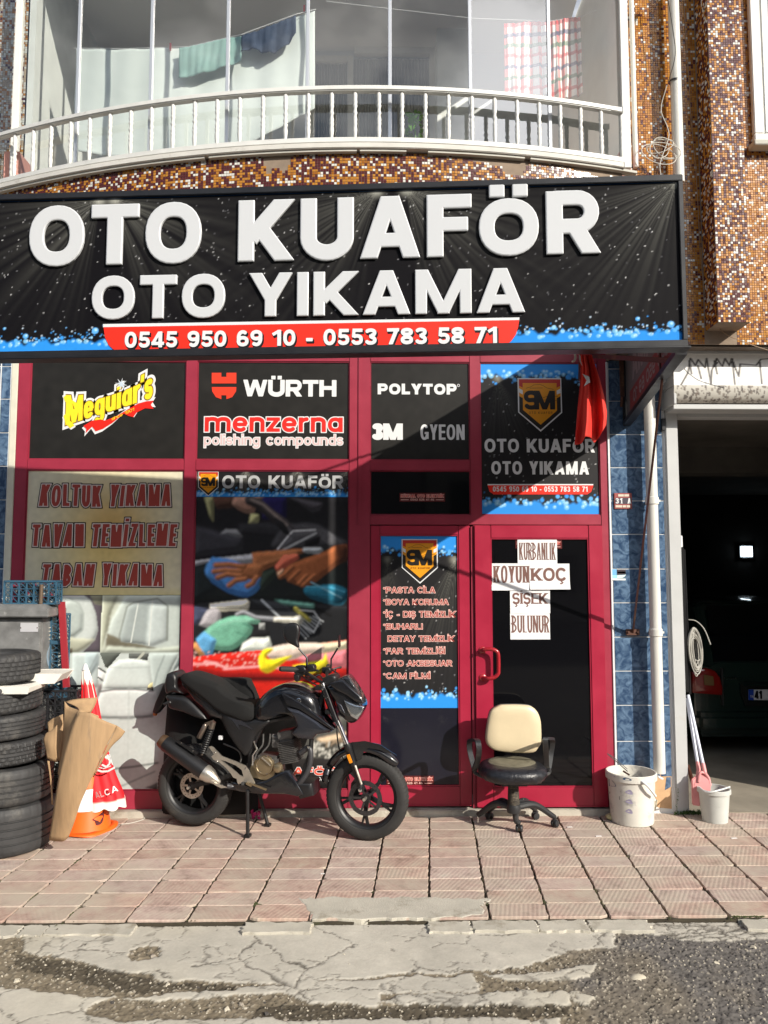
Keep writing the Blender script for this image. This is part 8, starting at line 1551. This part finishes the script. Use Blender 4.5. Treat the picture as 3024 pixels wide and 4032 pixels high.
# ================================================================ left: tyres, boards, cabinet, crates, box, cone, umbrella
M_ty = mat('tyre_rubber', (.030, .030, .031), .62, var=.3, vscale=9, bump=.25, bscale=150, dirt=(.085, .08, .072), dscale=4, dpos=.54)
def car_tyre(c, R, w, label, style, tilt=(0, 0), seed=1):
    t = thing('car_tyre', label, 'tyre', tuple(c), 'worn car tyres stacked at the left edge'); rr = random.Random(seed); seg = 240; r0 = R-.125 if R > .28 else R-.105; hw = w/2
    prof = [(r0, -.62, 0), (r0+.012, -.80, 0), (r0+.05, -.98, 0), (R-.045, -1.0, 0), (R-.018, -.93, 0), (R-.006, -.82, 1), (R-.001, -.70, 1), (R-.001, -.50, 1), (R-.009, -.485, 0), (R-.009, -.43, 0), (R, -.415, 1), (R, -.20, 1), (R-.009, -.185, 0), (R-.009, -.125, 0), (R, -.11, 2), (R, .11, 2), (R-.009, .125, 0), (R-.009, .185, 0), (R, .20, 1), (R, .415, 1), (R-.009, .43, 0), (R-.009, .485, 0), (R-.001, .50, 1), (R-.001, .70, 1), (R-.006, .82, 1), (R-.018, .93, 0), (R-.045, 1.0, 0), (R-.02-.03, 1.0, 0), (r0+.05, .98, 0), (r0+.012, .80, 0), (r0, .62, 0)]
    n = len(prof); vs = []; tx, ty = tilt
    for k in range(seg):
        a = 2*PI*k/seg
        for r_, s_, f in prof:
            per = {0: 5, 1: 8, 2: 6, 3: 6, 4: 7}[style]; sk = {0: 0, 1: .10, 2: -.07, 3: .14, 4: 0}[style]*s_*3.2; g_ = 0
            kk = (k+sk*seg/12) % per
            if f == 1 and kk < 1.0 and (style != 4 or abs(s_) > .6): g_ = .0065 if style != 4 else .003
            if f == 2 and style in (0, 2) and kk < .9: g_ = .004
            x, y, z = math.cos(a)*(r_-g_), math.sin(a)*(r_-g_), s_*hw; vs.append((c[0]+x, c[1]+y, c[2]+z+x*tx+y*ty))
    mb = MB(); mb.add(vs, [(k*n+j, k*n+(j+1) % n, ((k+1) % seg)*n+(j+1) % n, ((k+1) % seg)*n+j) for k in range(seg) for j in range(n)]); mb.build('tread', M_ty, t, smooth=True, angle=28)
    for sg in (-1, 1): m_ = MB(); m_.lathe([(r0+.03, sg*(hw*.97)), (r0+.033, sg*(hw*.99+.0015)), (r0+.036, sg*(hw*.985))], c, n=64); m_.build('sidewall_ring', M_ty, t, smooth=True)
    return t
def ty_at(vb, vt, uR, R, label, style, tilt, seed, Yc=-.95):
    xr_ = at(uR, (vb+vt)/2, Yc).x; z0 = at(100, vb, Yc-R*.85).z; z1 = at(100, vt, Yc-R*.85).z; return car_tyre((xr_-R-.003, Yc, (z0+z1)/2), R, (z1-z0)*.985, label, style, tilt, seed)
YT = -.60; zb_ = 0.0; c0x = at(199, 3250, YT).x
specs = [(3350, 3188, 201, .315, 'wide black ribbed tyre, bottom of the stack at left', 4, (0, 0)), (3188, 3034, 196, .312, 'wide glossy ribbed tyre, second from the bottom of the stack', 4, (-.015, .01)), (3038, 2932, 175, .292, 'dusty tyre with curved grooves, third from the bottom of the stack', 3, (.02, 0)), (2934, 2828, 164, .292, 'dusty tyre with slanted grooves in the middle of the stack', 1, (.03, -.01)), (2832, 2708, 155, .290, 'grey dusty tyre just under the white boards', 2, (.05, .02))]
z_prev = .0
for i, (vb, vt, uR, R, lab, sty, tl) in enumerate(specs):
    z1 = at(100, vt, YT-R*.9).z; xr_ = at(uR, (vb+vt)/2, YT).x; car_tyre((xr_-R, YT, (z_prev+z1)/2), R, (z1-z_prev)*.985, lab, sty, tl if i else (0, 0), i); z_prev = z1
def board(label, pts, Yf, depth, m=None): 
    P = [at(u, v, Yf) for u, v in pts]; z0 = min(p.z for p in P); mb = MB(); n = len(P); mb.add([p for p in P]+[p+Vector((-.02, depth, 0)) for p in P], [tuple(range(n)), tuple(range(2*n-1, n-1, -1))]+[(i, (i+1) % n, n+(i+1) % n, n+i) for i in range(n)]); return tag(mb.build('foam_board', m or mat('white_board', (.70, .68, .62), .75, var=.06, vscale=10), bevel=.003), label, 'board')
zt2 = z_prev; bo1 = board('cream board lying in the tyre stack, its cut end towards the street', [(-420, 2735), (108, 2731), (114, 2708), (104, 2704), (-420, 2710)], YT-.24, .30)
bo2 = board('larger white board sticking out right between the tyres and the cabinet', [(-300, 2706), (215, 2690), (242, 2655), (200, 2654), (-300, 2662)], YT-.02, .26)
zt3 = at(100, 2702, YT-.26).z; zt4 = at(100, 2586, YT-.26).z; car_tyre((at(146, 2645, YT).x-.29, YT, (zt3+zt4)/2+.004), .29, zt4-zt3, 'small black tyre topping the stack above the white boards', 2, (0, .0), 9)
# cabinet
M_gal = mat('galvanised', (.23, .23, .225), .5, .35, var=.25, vscale=11, dirt=(.5, .5, .48), dscale=16, dpos=.6, bump=.15, bscale=20); cab = thing('street_cabinet', 'dented galvanised electrical cabinet standing behind the tyre stack', 'cabinet', tuple(at(60, 3100, -.15)))
YK = -.28; lz = lambda x, y, Y: at(x/3.318, 2240+y/3.318, Y); xr1 = at(164, 2600, YK).x; xl1 = xr1-.95; zt_ = lz(400, 640, YK).z; mb = MB(); mb.box(xl1, xr1, YK, YK+.27, .0, zt_); mb.build('body', M_gal, cab, bevel=.008)
zl0_, zl1_ = lz(400, 632, YK-.06).z, lz(400, 530, YK-.06).z; xr2 = at(190, 2420, YK-.06).x; mb = MB(); a_, b_ = zl1_, zl1_+.035
P8 = [(xl1-.05, YK-.06), (xr2, YK-.06), (xr2, YK+.27), (xl1-.05, YK+.27)]; vs = [(x, y, zl0_) for x, y in P8]+[(x, y, a_) for x, y in P8]+[(xl1+.03, YK+.0, b_), (xr2-.05, YK+.0, b_), (xr2-.05, YK+.22, b_), (xl1+.03, YK+.22, b_)]
mb.add(vs, [(0, 1, 5, 4), (1, 2, 6, 5), (2, 3, 7, 6), (3, 0, 4, 7), (4, 5, 9, 8), (5, 6, 10, 9), (6, 7, 11, 10), (7, 4, 8, 11), (8, 9, 10, 11), (3, 2, 1, 0)]); mb.build('lid', M_gal, cab, bevel=.006)
sdp = lambda x, y, o=0.0: on(x/3.318, 2240+y/3.318, Vector((xr1+o, 0, 0)), Vector((1, 0, 0))); xd = xr1-.012; mb = MB(); mb.box(xl1+.03, xd, YK-.014, YK-.001, .05, lz(400, 690, YK).z); mb.build('door', M_gal, cab, bevel=.004)
a, b = lz(265, 822, YK-.015), lz(500, 705, YK-.015); mb = MB(); mb.box(a.x, b.x, YK-.017, YK-.0145, a.z, b.z); lp = mb.build('label_plate', mat('plate_pale', (.46, .46, .48), .6), cab)
for x in (272, 487): q = lz(x, 770, YK-.017); mb = MB(); mb.lathe([(0, 0), (.004, 0), (.004, .002), (0, .003)], q, (0, -1, 0), 8); mb.build('rivet', M_rust, lp)
for y in (765, 812, 862, 912): a, b = sdp(632, y+14), sdp(678, y-10); mb = MB(); mb.box(xr1+.0005, xr1+.006, a.y, b.y, a.z, b.z); mb.build('vent_slot', mat('vent_pale', (.5, .48, .42), .5), cab, bevel=.002)
q = [sdp(x, y, .0015) for x, y in smp([(650, 1000), (685, 1080), (680, 1220), (650, 1280), (620, 1240), (612, 1120)], 3)]; plate(q, .001, (1, 0, 0), mat('blue_grey_sticker', (.25, .33, .40), .5), 'worn_sticker', cab); q = [sdp(x, y, .003) for x, y in smp([(648, 1030), (662, 1100), (655, 1200), (640, 1200), (635, 1100)], 3)]; plate(q, .001, (1, 0, 0), M_gal, 'sticker_core', cab)
# crates
def crate(label, x0, x1, z0, z1, y0, y1, m, cell=.05, group=None, th=.004):
    t = thing('crate', label, 'crate', ((x0+x1)/2, y0, z0), group)
    def side(a, b, nrm):
        a, b = Vector(a), Vector(b); L = (b-a).length; d = (b-a).normalized(); nx = max(1, round(L/cell)); nz_ = max(1, round((z1-z0)/cell)); mb = MB(); cw, ch = L/nx, (z1-z0)/nz_
        for i in range(nx+1): mb.bar(a+d*cw*i, a+d*cw*i+UP*(z1-z0), th*(2.6 if i in (0, nx) else 1.5), .012, tuple(d))
        for j in range(nz_+1): mb.bar(a+UP*ch*j, b+UP*ch*j, .012, th*(3.0 if j in (0, nz_) else 1.5))
        for i in range(nx):
            for j in range(nz_):
                p = a+d*cw*i+UP*ch*j; q = p+d*cw+UP*ch; mb.bar(p+UP*ch, q-UP*ch, .006, th*.8)
                if i % 2 == 0: mb.bar(p, q, .006, th*.8)
        return mb.build('lattice_side', m, t)
    side((x0, y0, z0), (x1, y0, z0), 0); side((x1, y0, z0), (x1, y1, z0), 0); side((x0, y1, z0), (x1, y1, z0), 0)
    bt_ = MB(); bt_.box(x0, x1, y0, y1, z0, z0+.006); bt_.build('bottom', m, t); rm = MB()
    for a, b in (((x0, y0), (x1, y0)), ((x1, y0), (x1, y1)), ((x1, y1), (x0, y1)), ((x0, y1), (x0, y0))): rm.bar((a[0], a[1], z1), (b[0], b[1], z1), .022, .016)
    rm.build('rim', m, t, bevel=.004); return t
M_bc = mat('blue_crate_plastic', (.035, .10, .16), .45, var=.15, vscale=9); M_kc = mat('black_crate_plastic', (.02, .02, .023), .45)
zc0 = zl1_+.038; x0c, x1c = lz(48, 300, YK+.02).x, lz(725, 300, YK+.02).x
crate('faded blue plastic crate with lattice sides lying on the cabinet lid', x0c, x1c, zc0, lz(400, 165, YK+.02).z, YK+.03, YK+.13, M_bc)
m_ = MB(); p = lz(518, 470, YK-.0); m_.tube([Vector((p.x, YK+.015, zc0-.0)), Vector((p.x+.004, YK+.01, lz(520, 205, YK).z))], .014, 12); tag(m_.build('rusty_pipe', mat('rusty_pipe', (.13, .09, .06), .6, .3), smooth=True), 'short rusty pipe standing before the blue crate on the cabinet', 'pipe')
ju = MB(); rr = random.Random(17)
jt = thing('crate_contents', 'tangle of red and silver odds and ends inside the blue crate', 'scrap', (x0c+.2, YK+.15, zc0))
for k, (m, n) in enumerate(((mat('scrap_red', (.28, .03, .05), .5), 7), (mat('scrap_silver', (.4, .42, .43), .35, .5), 12), (mat('scrap_dark', (.02, .02, .022), .5), 12))):
    for _ in range(n): q = Vector((rr.uniform(x0c+.04, x1c-.04), rr.uniform(YK+.06, YK+.11), zc0+rr.uniform(.03, .13))); d = Vector((rr.uniform(-1, 1), rr.uniform(-1, 1), rr.uniform(-.6, .6))).normalized()*rr.uniform(.02, .05); ju = MB(); ju.obox(q, d, d.orthogonal().normalized()*rr.uniform(.008, .02), d.cross(d.orthogonal()).normalized()*rr.uniform(.006, .016)); ju.build('scrap_piece', m, jt, bevel=.002)
xc0 = xr1+.006; xc1 = at(246, 2560, -.15).x; zz0 = .0; hh_ = [at(240, v, -.20).z for v in (3060, 2830)]
for i, (va, vb) in enumerate(((2752, 2640), (2640, 2528), (2528, 2416))):
    crate(['blue crate stacked lowest behind the cabinet, beside the red strip', 'blue crate in the middle of the stack behind the cabinet', 'blue crate uppermost in the stack behind the cabinet'][i], xc0, xc1, at(240, va, -.15).z+.004, at(240, vb, -.15).z-.010, -.15, -.03, M_bc, .06, 'blue crates stacked behind the cabinet')
xk0, xk1 = lz(700, 1700, -.26).x, lz(1010, 1700, -.26).x; zk1 = lz(850, 1590, -.26).z
crate('black lattice crate between the cabinet and the red umbrella', xc0+.0, xk1, at(260, 2860, -.26).z, zk1, -.28, -.04, M_kc, .052); crate('lower black lattice crate hidden behind the cardboard', xc0+.0, xk1, .01, at(260, 2860, -.26).z-.012, -.28, -.04, M_kc, .08)
rb = MB(); zt5_ = at(243, 2370, -.17); zb5_ = at(262, 2706, -.19); rb.bar(zt5_, zb5_, .045, .02, (0, 1, 0)); rs = rb.build('strip', mat('red_strip', (.30, .02, .03), .5, dirt=(.5, .4, .38), dscale=12, dpos=.68)); rs.name = 'red_profile'; tag(rs, 'faded red metal strip leaning behind the cabinet', 'strip')
pk = MB(); pk.box(xc0, xc1+.0, -.15, -.03, zk1+.002, at(240, 2752, -.24).z+.0); tag(pk.build('dark_block', mat('dark_stack', (.02, .03, .05), .6)), 'dark folded sheet between the black crate and the blue crates', 'sheet')
# ---- cardboard
M_cb = mat('cardboard', (.37, .24, .128), .88, var=.13, vscale=3, bump=.35, bscale=9, dirt=(.25, .175, .11), dscale=2.2, dpos=.55, stretch=(9, 5, 1.2)); cbx = thing('cardboard_box', 'flattened brown cardboard box leaning in front of the orange cone', 'cardboard', tuple(gd(230, 3300))); lc = lambda x, y, Y: at(x/3.318, 2800+y/3.318, Y)
def cbs(nm, rows, th=.006, m=None):
    """rows: polylines across (left to right), stacked from top to bottom; each point (x, y, depth)"""
    R_ = [spline([lc(*p) for p in r_], 4) for r_ in rows]; n = len(R_[0]); cols = [spline([r_[i] for r_ in R_], 4) for i in range(n)]; k = len(cols[0]); vs = [cols[i][j] for j in range(k) for i in range(n)]; mb = MB(); mb.add(vs, [(j*n+i, j*n+i+1, (j+1)*n+i+1, (j+1)*n+i) for j in range(k-1) for i in range(n-1)]); o = mb.build(nm, m or M_cb, cbx, smooth=True, angle=25); md = o.modifiers.new('t', 'SOLIDIFY'); md.thickness = th; return o
cbs('front_flap', [[(1035, 5, -.86), (1180, 30, -.88), (1330, 110, -.885), (1530, 192, -.87)], [(935, 200, -.87), (1120, 210, -.895), (1290, 280, -.895), (1480, 290, -.875)], [(850, 480, -.88), (1010, 520, -.905), (1180, 560, -.905), (1350, 540, -.885)], [(770, 830, -.88), (900, 870, -.905), (1060, 880, -.905), (1210, 860, -.89)], [(722, 1120, -.86), (830, 1140, -.89), (960, 1180, -.89), (1060, 1180, -.875)], [(680, 1400, -.82), (790, 1430, -.85), (900, 1450, -.855), (980, 1430, -.84)], [(640, 1690, -.79), (730, 1700, -.81), (830, 1700, -.815), (895, 1650, -.81)]])
cbs('side_fold', [[(840, -130, -.72), (900, -60, -.74), (1010, -20, -.80), (1035, 5, -.858)], [(830, 150, -.75), (860, 190, -.78), (900, 220, -.83), (935, 205, -.868)], [(800, 480, -.76), (815, 500, -.79), (830, 500, -.84), (850, 485, -.878)], [(752, 820, -.78), (758, 830, -.80), (762, 835, -.85), (770, 832, -.878)]])
cbs('right_lip', [[(1532, 192, -.868), (1570, 215, -.87), (1632, 262, -.84)], [(1482, 292, -.873), (1520, 330, -.87), (1570, 345, -.85)], [(1352, 542, -.883), (1380, 530, -.875), (1440, 470, -.86)], [(1212, 862, -.888), (1225, 840, -.88), (1250, 790, -.87)]])
cbs('back_flap', [[(850, -125, -.70), (1000, -160, -.68), (1270, -180, -.62)], [(1000, -60, -.74), (1080, -70, -.72), (1250, -90, -.64)], [(1040, 0, -.80), (1100, 10, -.78), (1190, 20, -.70)]]); cbs('back_sheet', [[(1000, -30, -.66), (1100, -10, -.66), (1290, 60, -.64)], [(950, 500, -.70), (1100, 500, -.70), (1240, 500, -.68)], [(800, 1000, -.70), (900, 1000, -.70), (1040, 1000, -.68)]])
cbs('left_flap', [[(600, 290, -.80), (680, 240, -.81), (742, 185, -.82)], [(565, 370, -.80), (650, 370, -.82), (738, 370, -.82)], [(590, 480, -.80), (650, 490, -.82), (735, 500, -.82)], [(615, 620, -.80), (680, 650, -.80), (750, 670, -.79)]]); cbs('left_wall', [[(620, 150, -.62), (700, 90, -.62), (820, 40, -.62)], [(640, 400, -.64), (720, 400, -.64), (830, 400, -.64)], [(650, 650, -.66), (730, 650, -.66), (820, 650, -.66)]], m=M_cb)
cbs('torn_edge', [[(590, 150, -.80), (612, 150, -.80)], [(600, 300, -.80), (620, 300, -.80)]] if False else [[(618, 650, -.80), (630, 650, -.80), (645, 655, -.80)], [(655, 900, -.80), (662, 900, -.80), (672, 900, -.80)], [(672, 1220, -.79), (682, 1220, -.79), (695, 1225, -.79)]], .003)
# ---- cone
cc_ = gd(338, 3262); cc_.z = 0; cone = thing('traffic_cone', 'orange traffic cone with white bands half hidden by the cardboard', 'cone', tuple(cc_)); M_or = mat('cone_orange', (.86, .13, .012), .45, var=.06, vscale=8, dirt=(.6, .10, .02), dscale=9, dpos=.66); zc1 = lc(1160, 1240, cc_.y).z; zc2 = lc(1180, 975, cc_.y).z; rb_ = .162; Hc = .72; rad = lambda z: rb_*(1-z/Hc)+.012
mb = MB(); mb.lathe([(rad(.02), .015), (rad(zc1), zc1)], cc_, n=36); mb.build('cone_body', M_or, cone, smooth=True); mb = MB(); mb.lathe([(rad(zc1)+.002, zc1), (rad(zc2)+.002, zc2)], cc_, n=36); mb.build('white_band', mat('cone_white', (.74, .74, .76), .5, dirt=(.55, .53, .55), dscale=12, dpos=.6), cone, smooth=True); mb = MB(); mb.lathe([(rad(zc2), zc2), (rad(.56), .56), (.03, .60), (0, .60)], cc_, n=36); mb.build('cone_tip', M_or, cone, smooth=True)
mb = MB(); rr = random.Random(2); ps = []
for k in range(40): a = 2*PI*k/40; r_ = .205*(1+.06*math.sin(4*a)); ps.append((cc_.x+r_*math.cos(a), cc_.y+r_*math.sin(a)))
n = 40; mb.add([(x, y, .004+.012*max(0, math.sin(k*.47))) for k, (x, y) in enumerate(ps)]+[(cc_.x+(x-cc_.x)*.80, cc_.y+(y-cc_.y)*.80, .022) for x, y in ps], [(i, (i+1) % n, n+(i+1) % n, n+i) for i in range(n)]); o = mb.build('base', M_or, cone, smooth=True); o.modifiers.new('t', 'SOLIDIFY').thickness = .006
q = smp([(1240, 1400), (1285, 1370), (1290, 1480), (1270, 1515), (1230, 1510), (1215, 1460), (1185, 1432)], 2); P = []
for x, y in q:
    p = lc(x, y, cc_.y-.15); a = math.asin(max(-.98, min(.98, (p.x-cc_.x)/rad(p.z)))); P.append((cc_.x+(rad(p.z)+.002)*math.sin(a), cc_.y-(rad(p.z)+.002)*math.cos(a), p.z))
mb = MB(); mb.add(P, [tuple(t) for t in tessellate_polygon([[Vector((x, y, 0)) for x, y in q]])]); mb.build('dark_patch', mat('dark_red_leaf', (.07, .004, .006), .6), cone)
s = MB()
for x, y in ((1330, 1470), (1350, 1490), (1380, 1500), (1430, 1490), (1470, 1480), (1500, 1490)): p = gd(x/3.318, 2800+y/3.318, .006); s.obox(p, (.010, .004, 0), (-.003, .008, 0), (0, 0, .004))
tag(s.build('petals', mat('dark_petal', (.14, .01, .02), .7)), kind='stuff')
# ---- closed umbrella
umb = thing('parasol', 'closed red and white parasol leaning on the seat poster behind the cone', 'parasol', tuple(at(400, 3180, -.15))); YU = -.26
prof_u = [(2612, 336, 2), (2625, 336, 8), (2638, 336, 14), (2640, 337, 15), (2700, 345, 26), (2760, 352, 34), (2870, 362, 44), (2980, 376, 56), (3060, 390, 68), (3120, 403, 80), (3160, 410, 86)]
N = 72; vs = []; colr = []; J = 60
vv = np.linspace(2612, 3165, J); fold = lambda a: .82+.18*abs(math.cos(a*4+.4))**.7
for v in vv:
    cu_ = np.interp(v, [p[0] for p in prof_u], [p[1] for p in prof_u]); hw = np.interp(v, [p[0] for p in prof_u], [p[2] for p in prof_u]); Yc = YU+.11*(1-(v-2612)/553); c_ = at(cu_, v, Yc); rr_ = hw/3000*5.6
    for k in range(N):
        a = 2*PI*k/N; f = fold(a) if v > 2640 else 1; vs.append((c_.x+rr_*f*math.cos(a), c_.y+rr_*f*math.sin(a)*.85, c_.z-(.02*abs(math.cos(a*4+.4)) if v > 3150 else 0)))
        q = (v-2612)/553; red = (215, 24, 34); wh = (232, 226, 214); jag = 2668+28*abs(math.sin(a*4+.3))
        colr.append(wh if v < jag or abs(math.sin(a*4-1.3)) < .10 and v < 2760 or v > 3145 or (3000 < v+40*(abs(math.sin(a*2))) < 3012) else red)
me = bpy.data.meshes.new('canopy'); me.from_pydata(vs, [], [(j*N+k, j*N+(k+1) % N, (j+1)*N+(k+1) % N, (j+1)*N+k) for j in range(J-1) for k in range(N)]); me.polygons.foreach_set('use_smooth', [True]*len(me.polygons)); ca = me.color_attributes.new('Col', 'FLOAT_COLOR', 'POINT'); ca.data.foreach_set('color', np.array([(*lin(c), 1) for c in colr], np.float32).reshape(-1)); link('canopy', me, mat_attr('parasol_cloth', .7, bump=.1, bscale=200), umb)
mb = MB(); p = at(336, 2625, YU+.10); mb.lathe([(0, .022), (.010, .020), (.016, .004), (.026, -.022), (.0, -.022)], p, n=20); mb.build('cap', M_white, umb, smooth=True); mb = MB(); p = at(412, 3165, YU); mb.tube([p, Vector((p.x+.01, p.y, .02))], .012, 10); mb.build('pole', M_alu, umb, smooth=True)
a = lc(1255, 1135, YU-.13); b = lc(1560, 1030, YU-.13); L = (b-a).length; dd = (b-a).normalized(); up_ = (UP-dd*UP.dot(dd)).normalized(); mb = MB()
for g in text_loops('ALCA', L, .042, h=.085, gap=.22, res=.03): fill(mb, g, lambda x, y, d: tuple(a+dd*x+up_*y+Vector((0, -.035*math.sin(PI*x/L)-.02*x/L, 0))), 0)
mb.build('lettering', M_white, umb); mb = MB()
for pts, w_ in (([(1255, 765), (1330, 790), (1410, 785), (1500, 735)], .012), ([(1330, 700), (1390, 730), (1430, 690), (1440, 620), (1400, 570)], .012), ([(1290, 735), (1360, 750), (1450, 715)], .005), ([(1430, 560), (1470, 700)], .005)):
    P = [lc(x, y, YU-.125) for x, y in pts]
    for q0, q1 in zip(P, P[1:]): mb.bar(q0, q1, w_, .003, (0, 1, 0))
for q0, q1 in zip([0], [0]): pass
mb.build('printed_lines', M_white, umb)
mb = MB(); p = gd(410, 3190); mb.lathe([(0, .0), (.13, .0), (.13, .03), (.05, .05), (.025, .09), (0, .09)], (p.x+.0, -.2, 0), n=32); mb.build('foot', K_sat, umb, smooth=True, angle=40)
cbm = MB(); cbm.tube(spline([gd(430, 3200, .005), gd(480, 3185, .005), gd(497, 3196, .005), gd(470, 3206, .005), gd(400, 3210, .005)], 6), .003, 6); tag(cbm.build('cord', K_sat, smooth=True), 'thin dark cord curled on the tiles beside the parasol', 'cord'); cbm = MB(); cbm.tube(spline([gd(478, 3245, .005), gd(520, 3240, .005), gd(566, 3225, .005), gd(562, 3212, .005), gd(530, 3210, .005)], 6), .003, 6); tag(cbm.build('cord', M_cab, smooth=True), 'thin white cord curled on the tiles before the grey seat poster', 'cord')
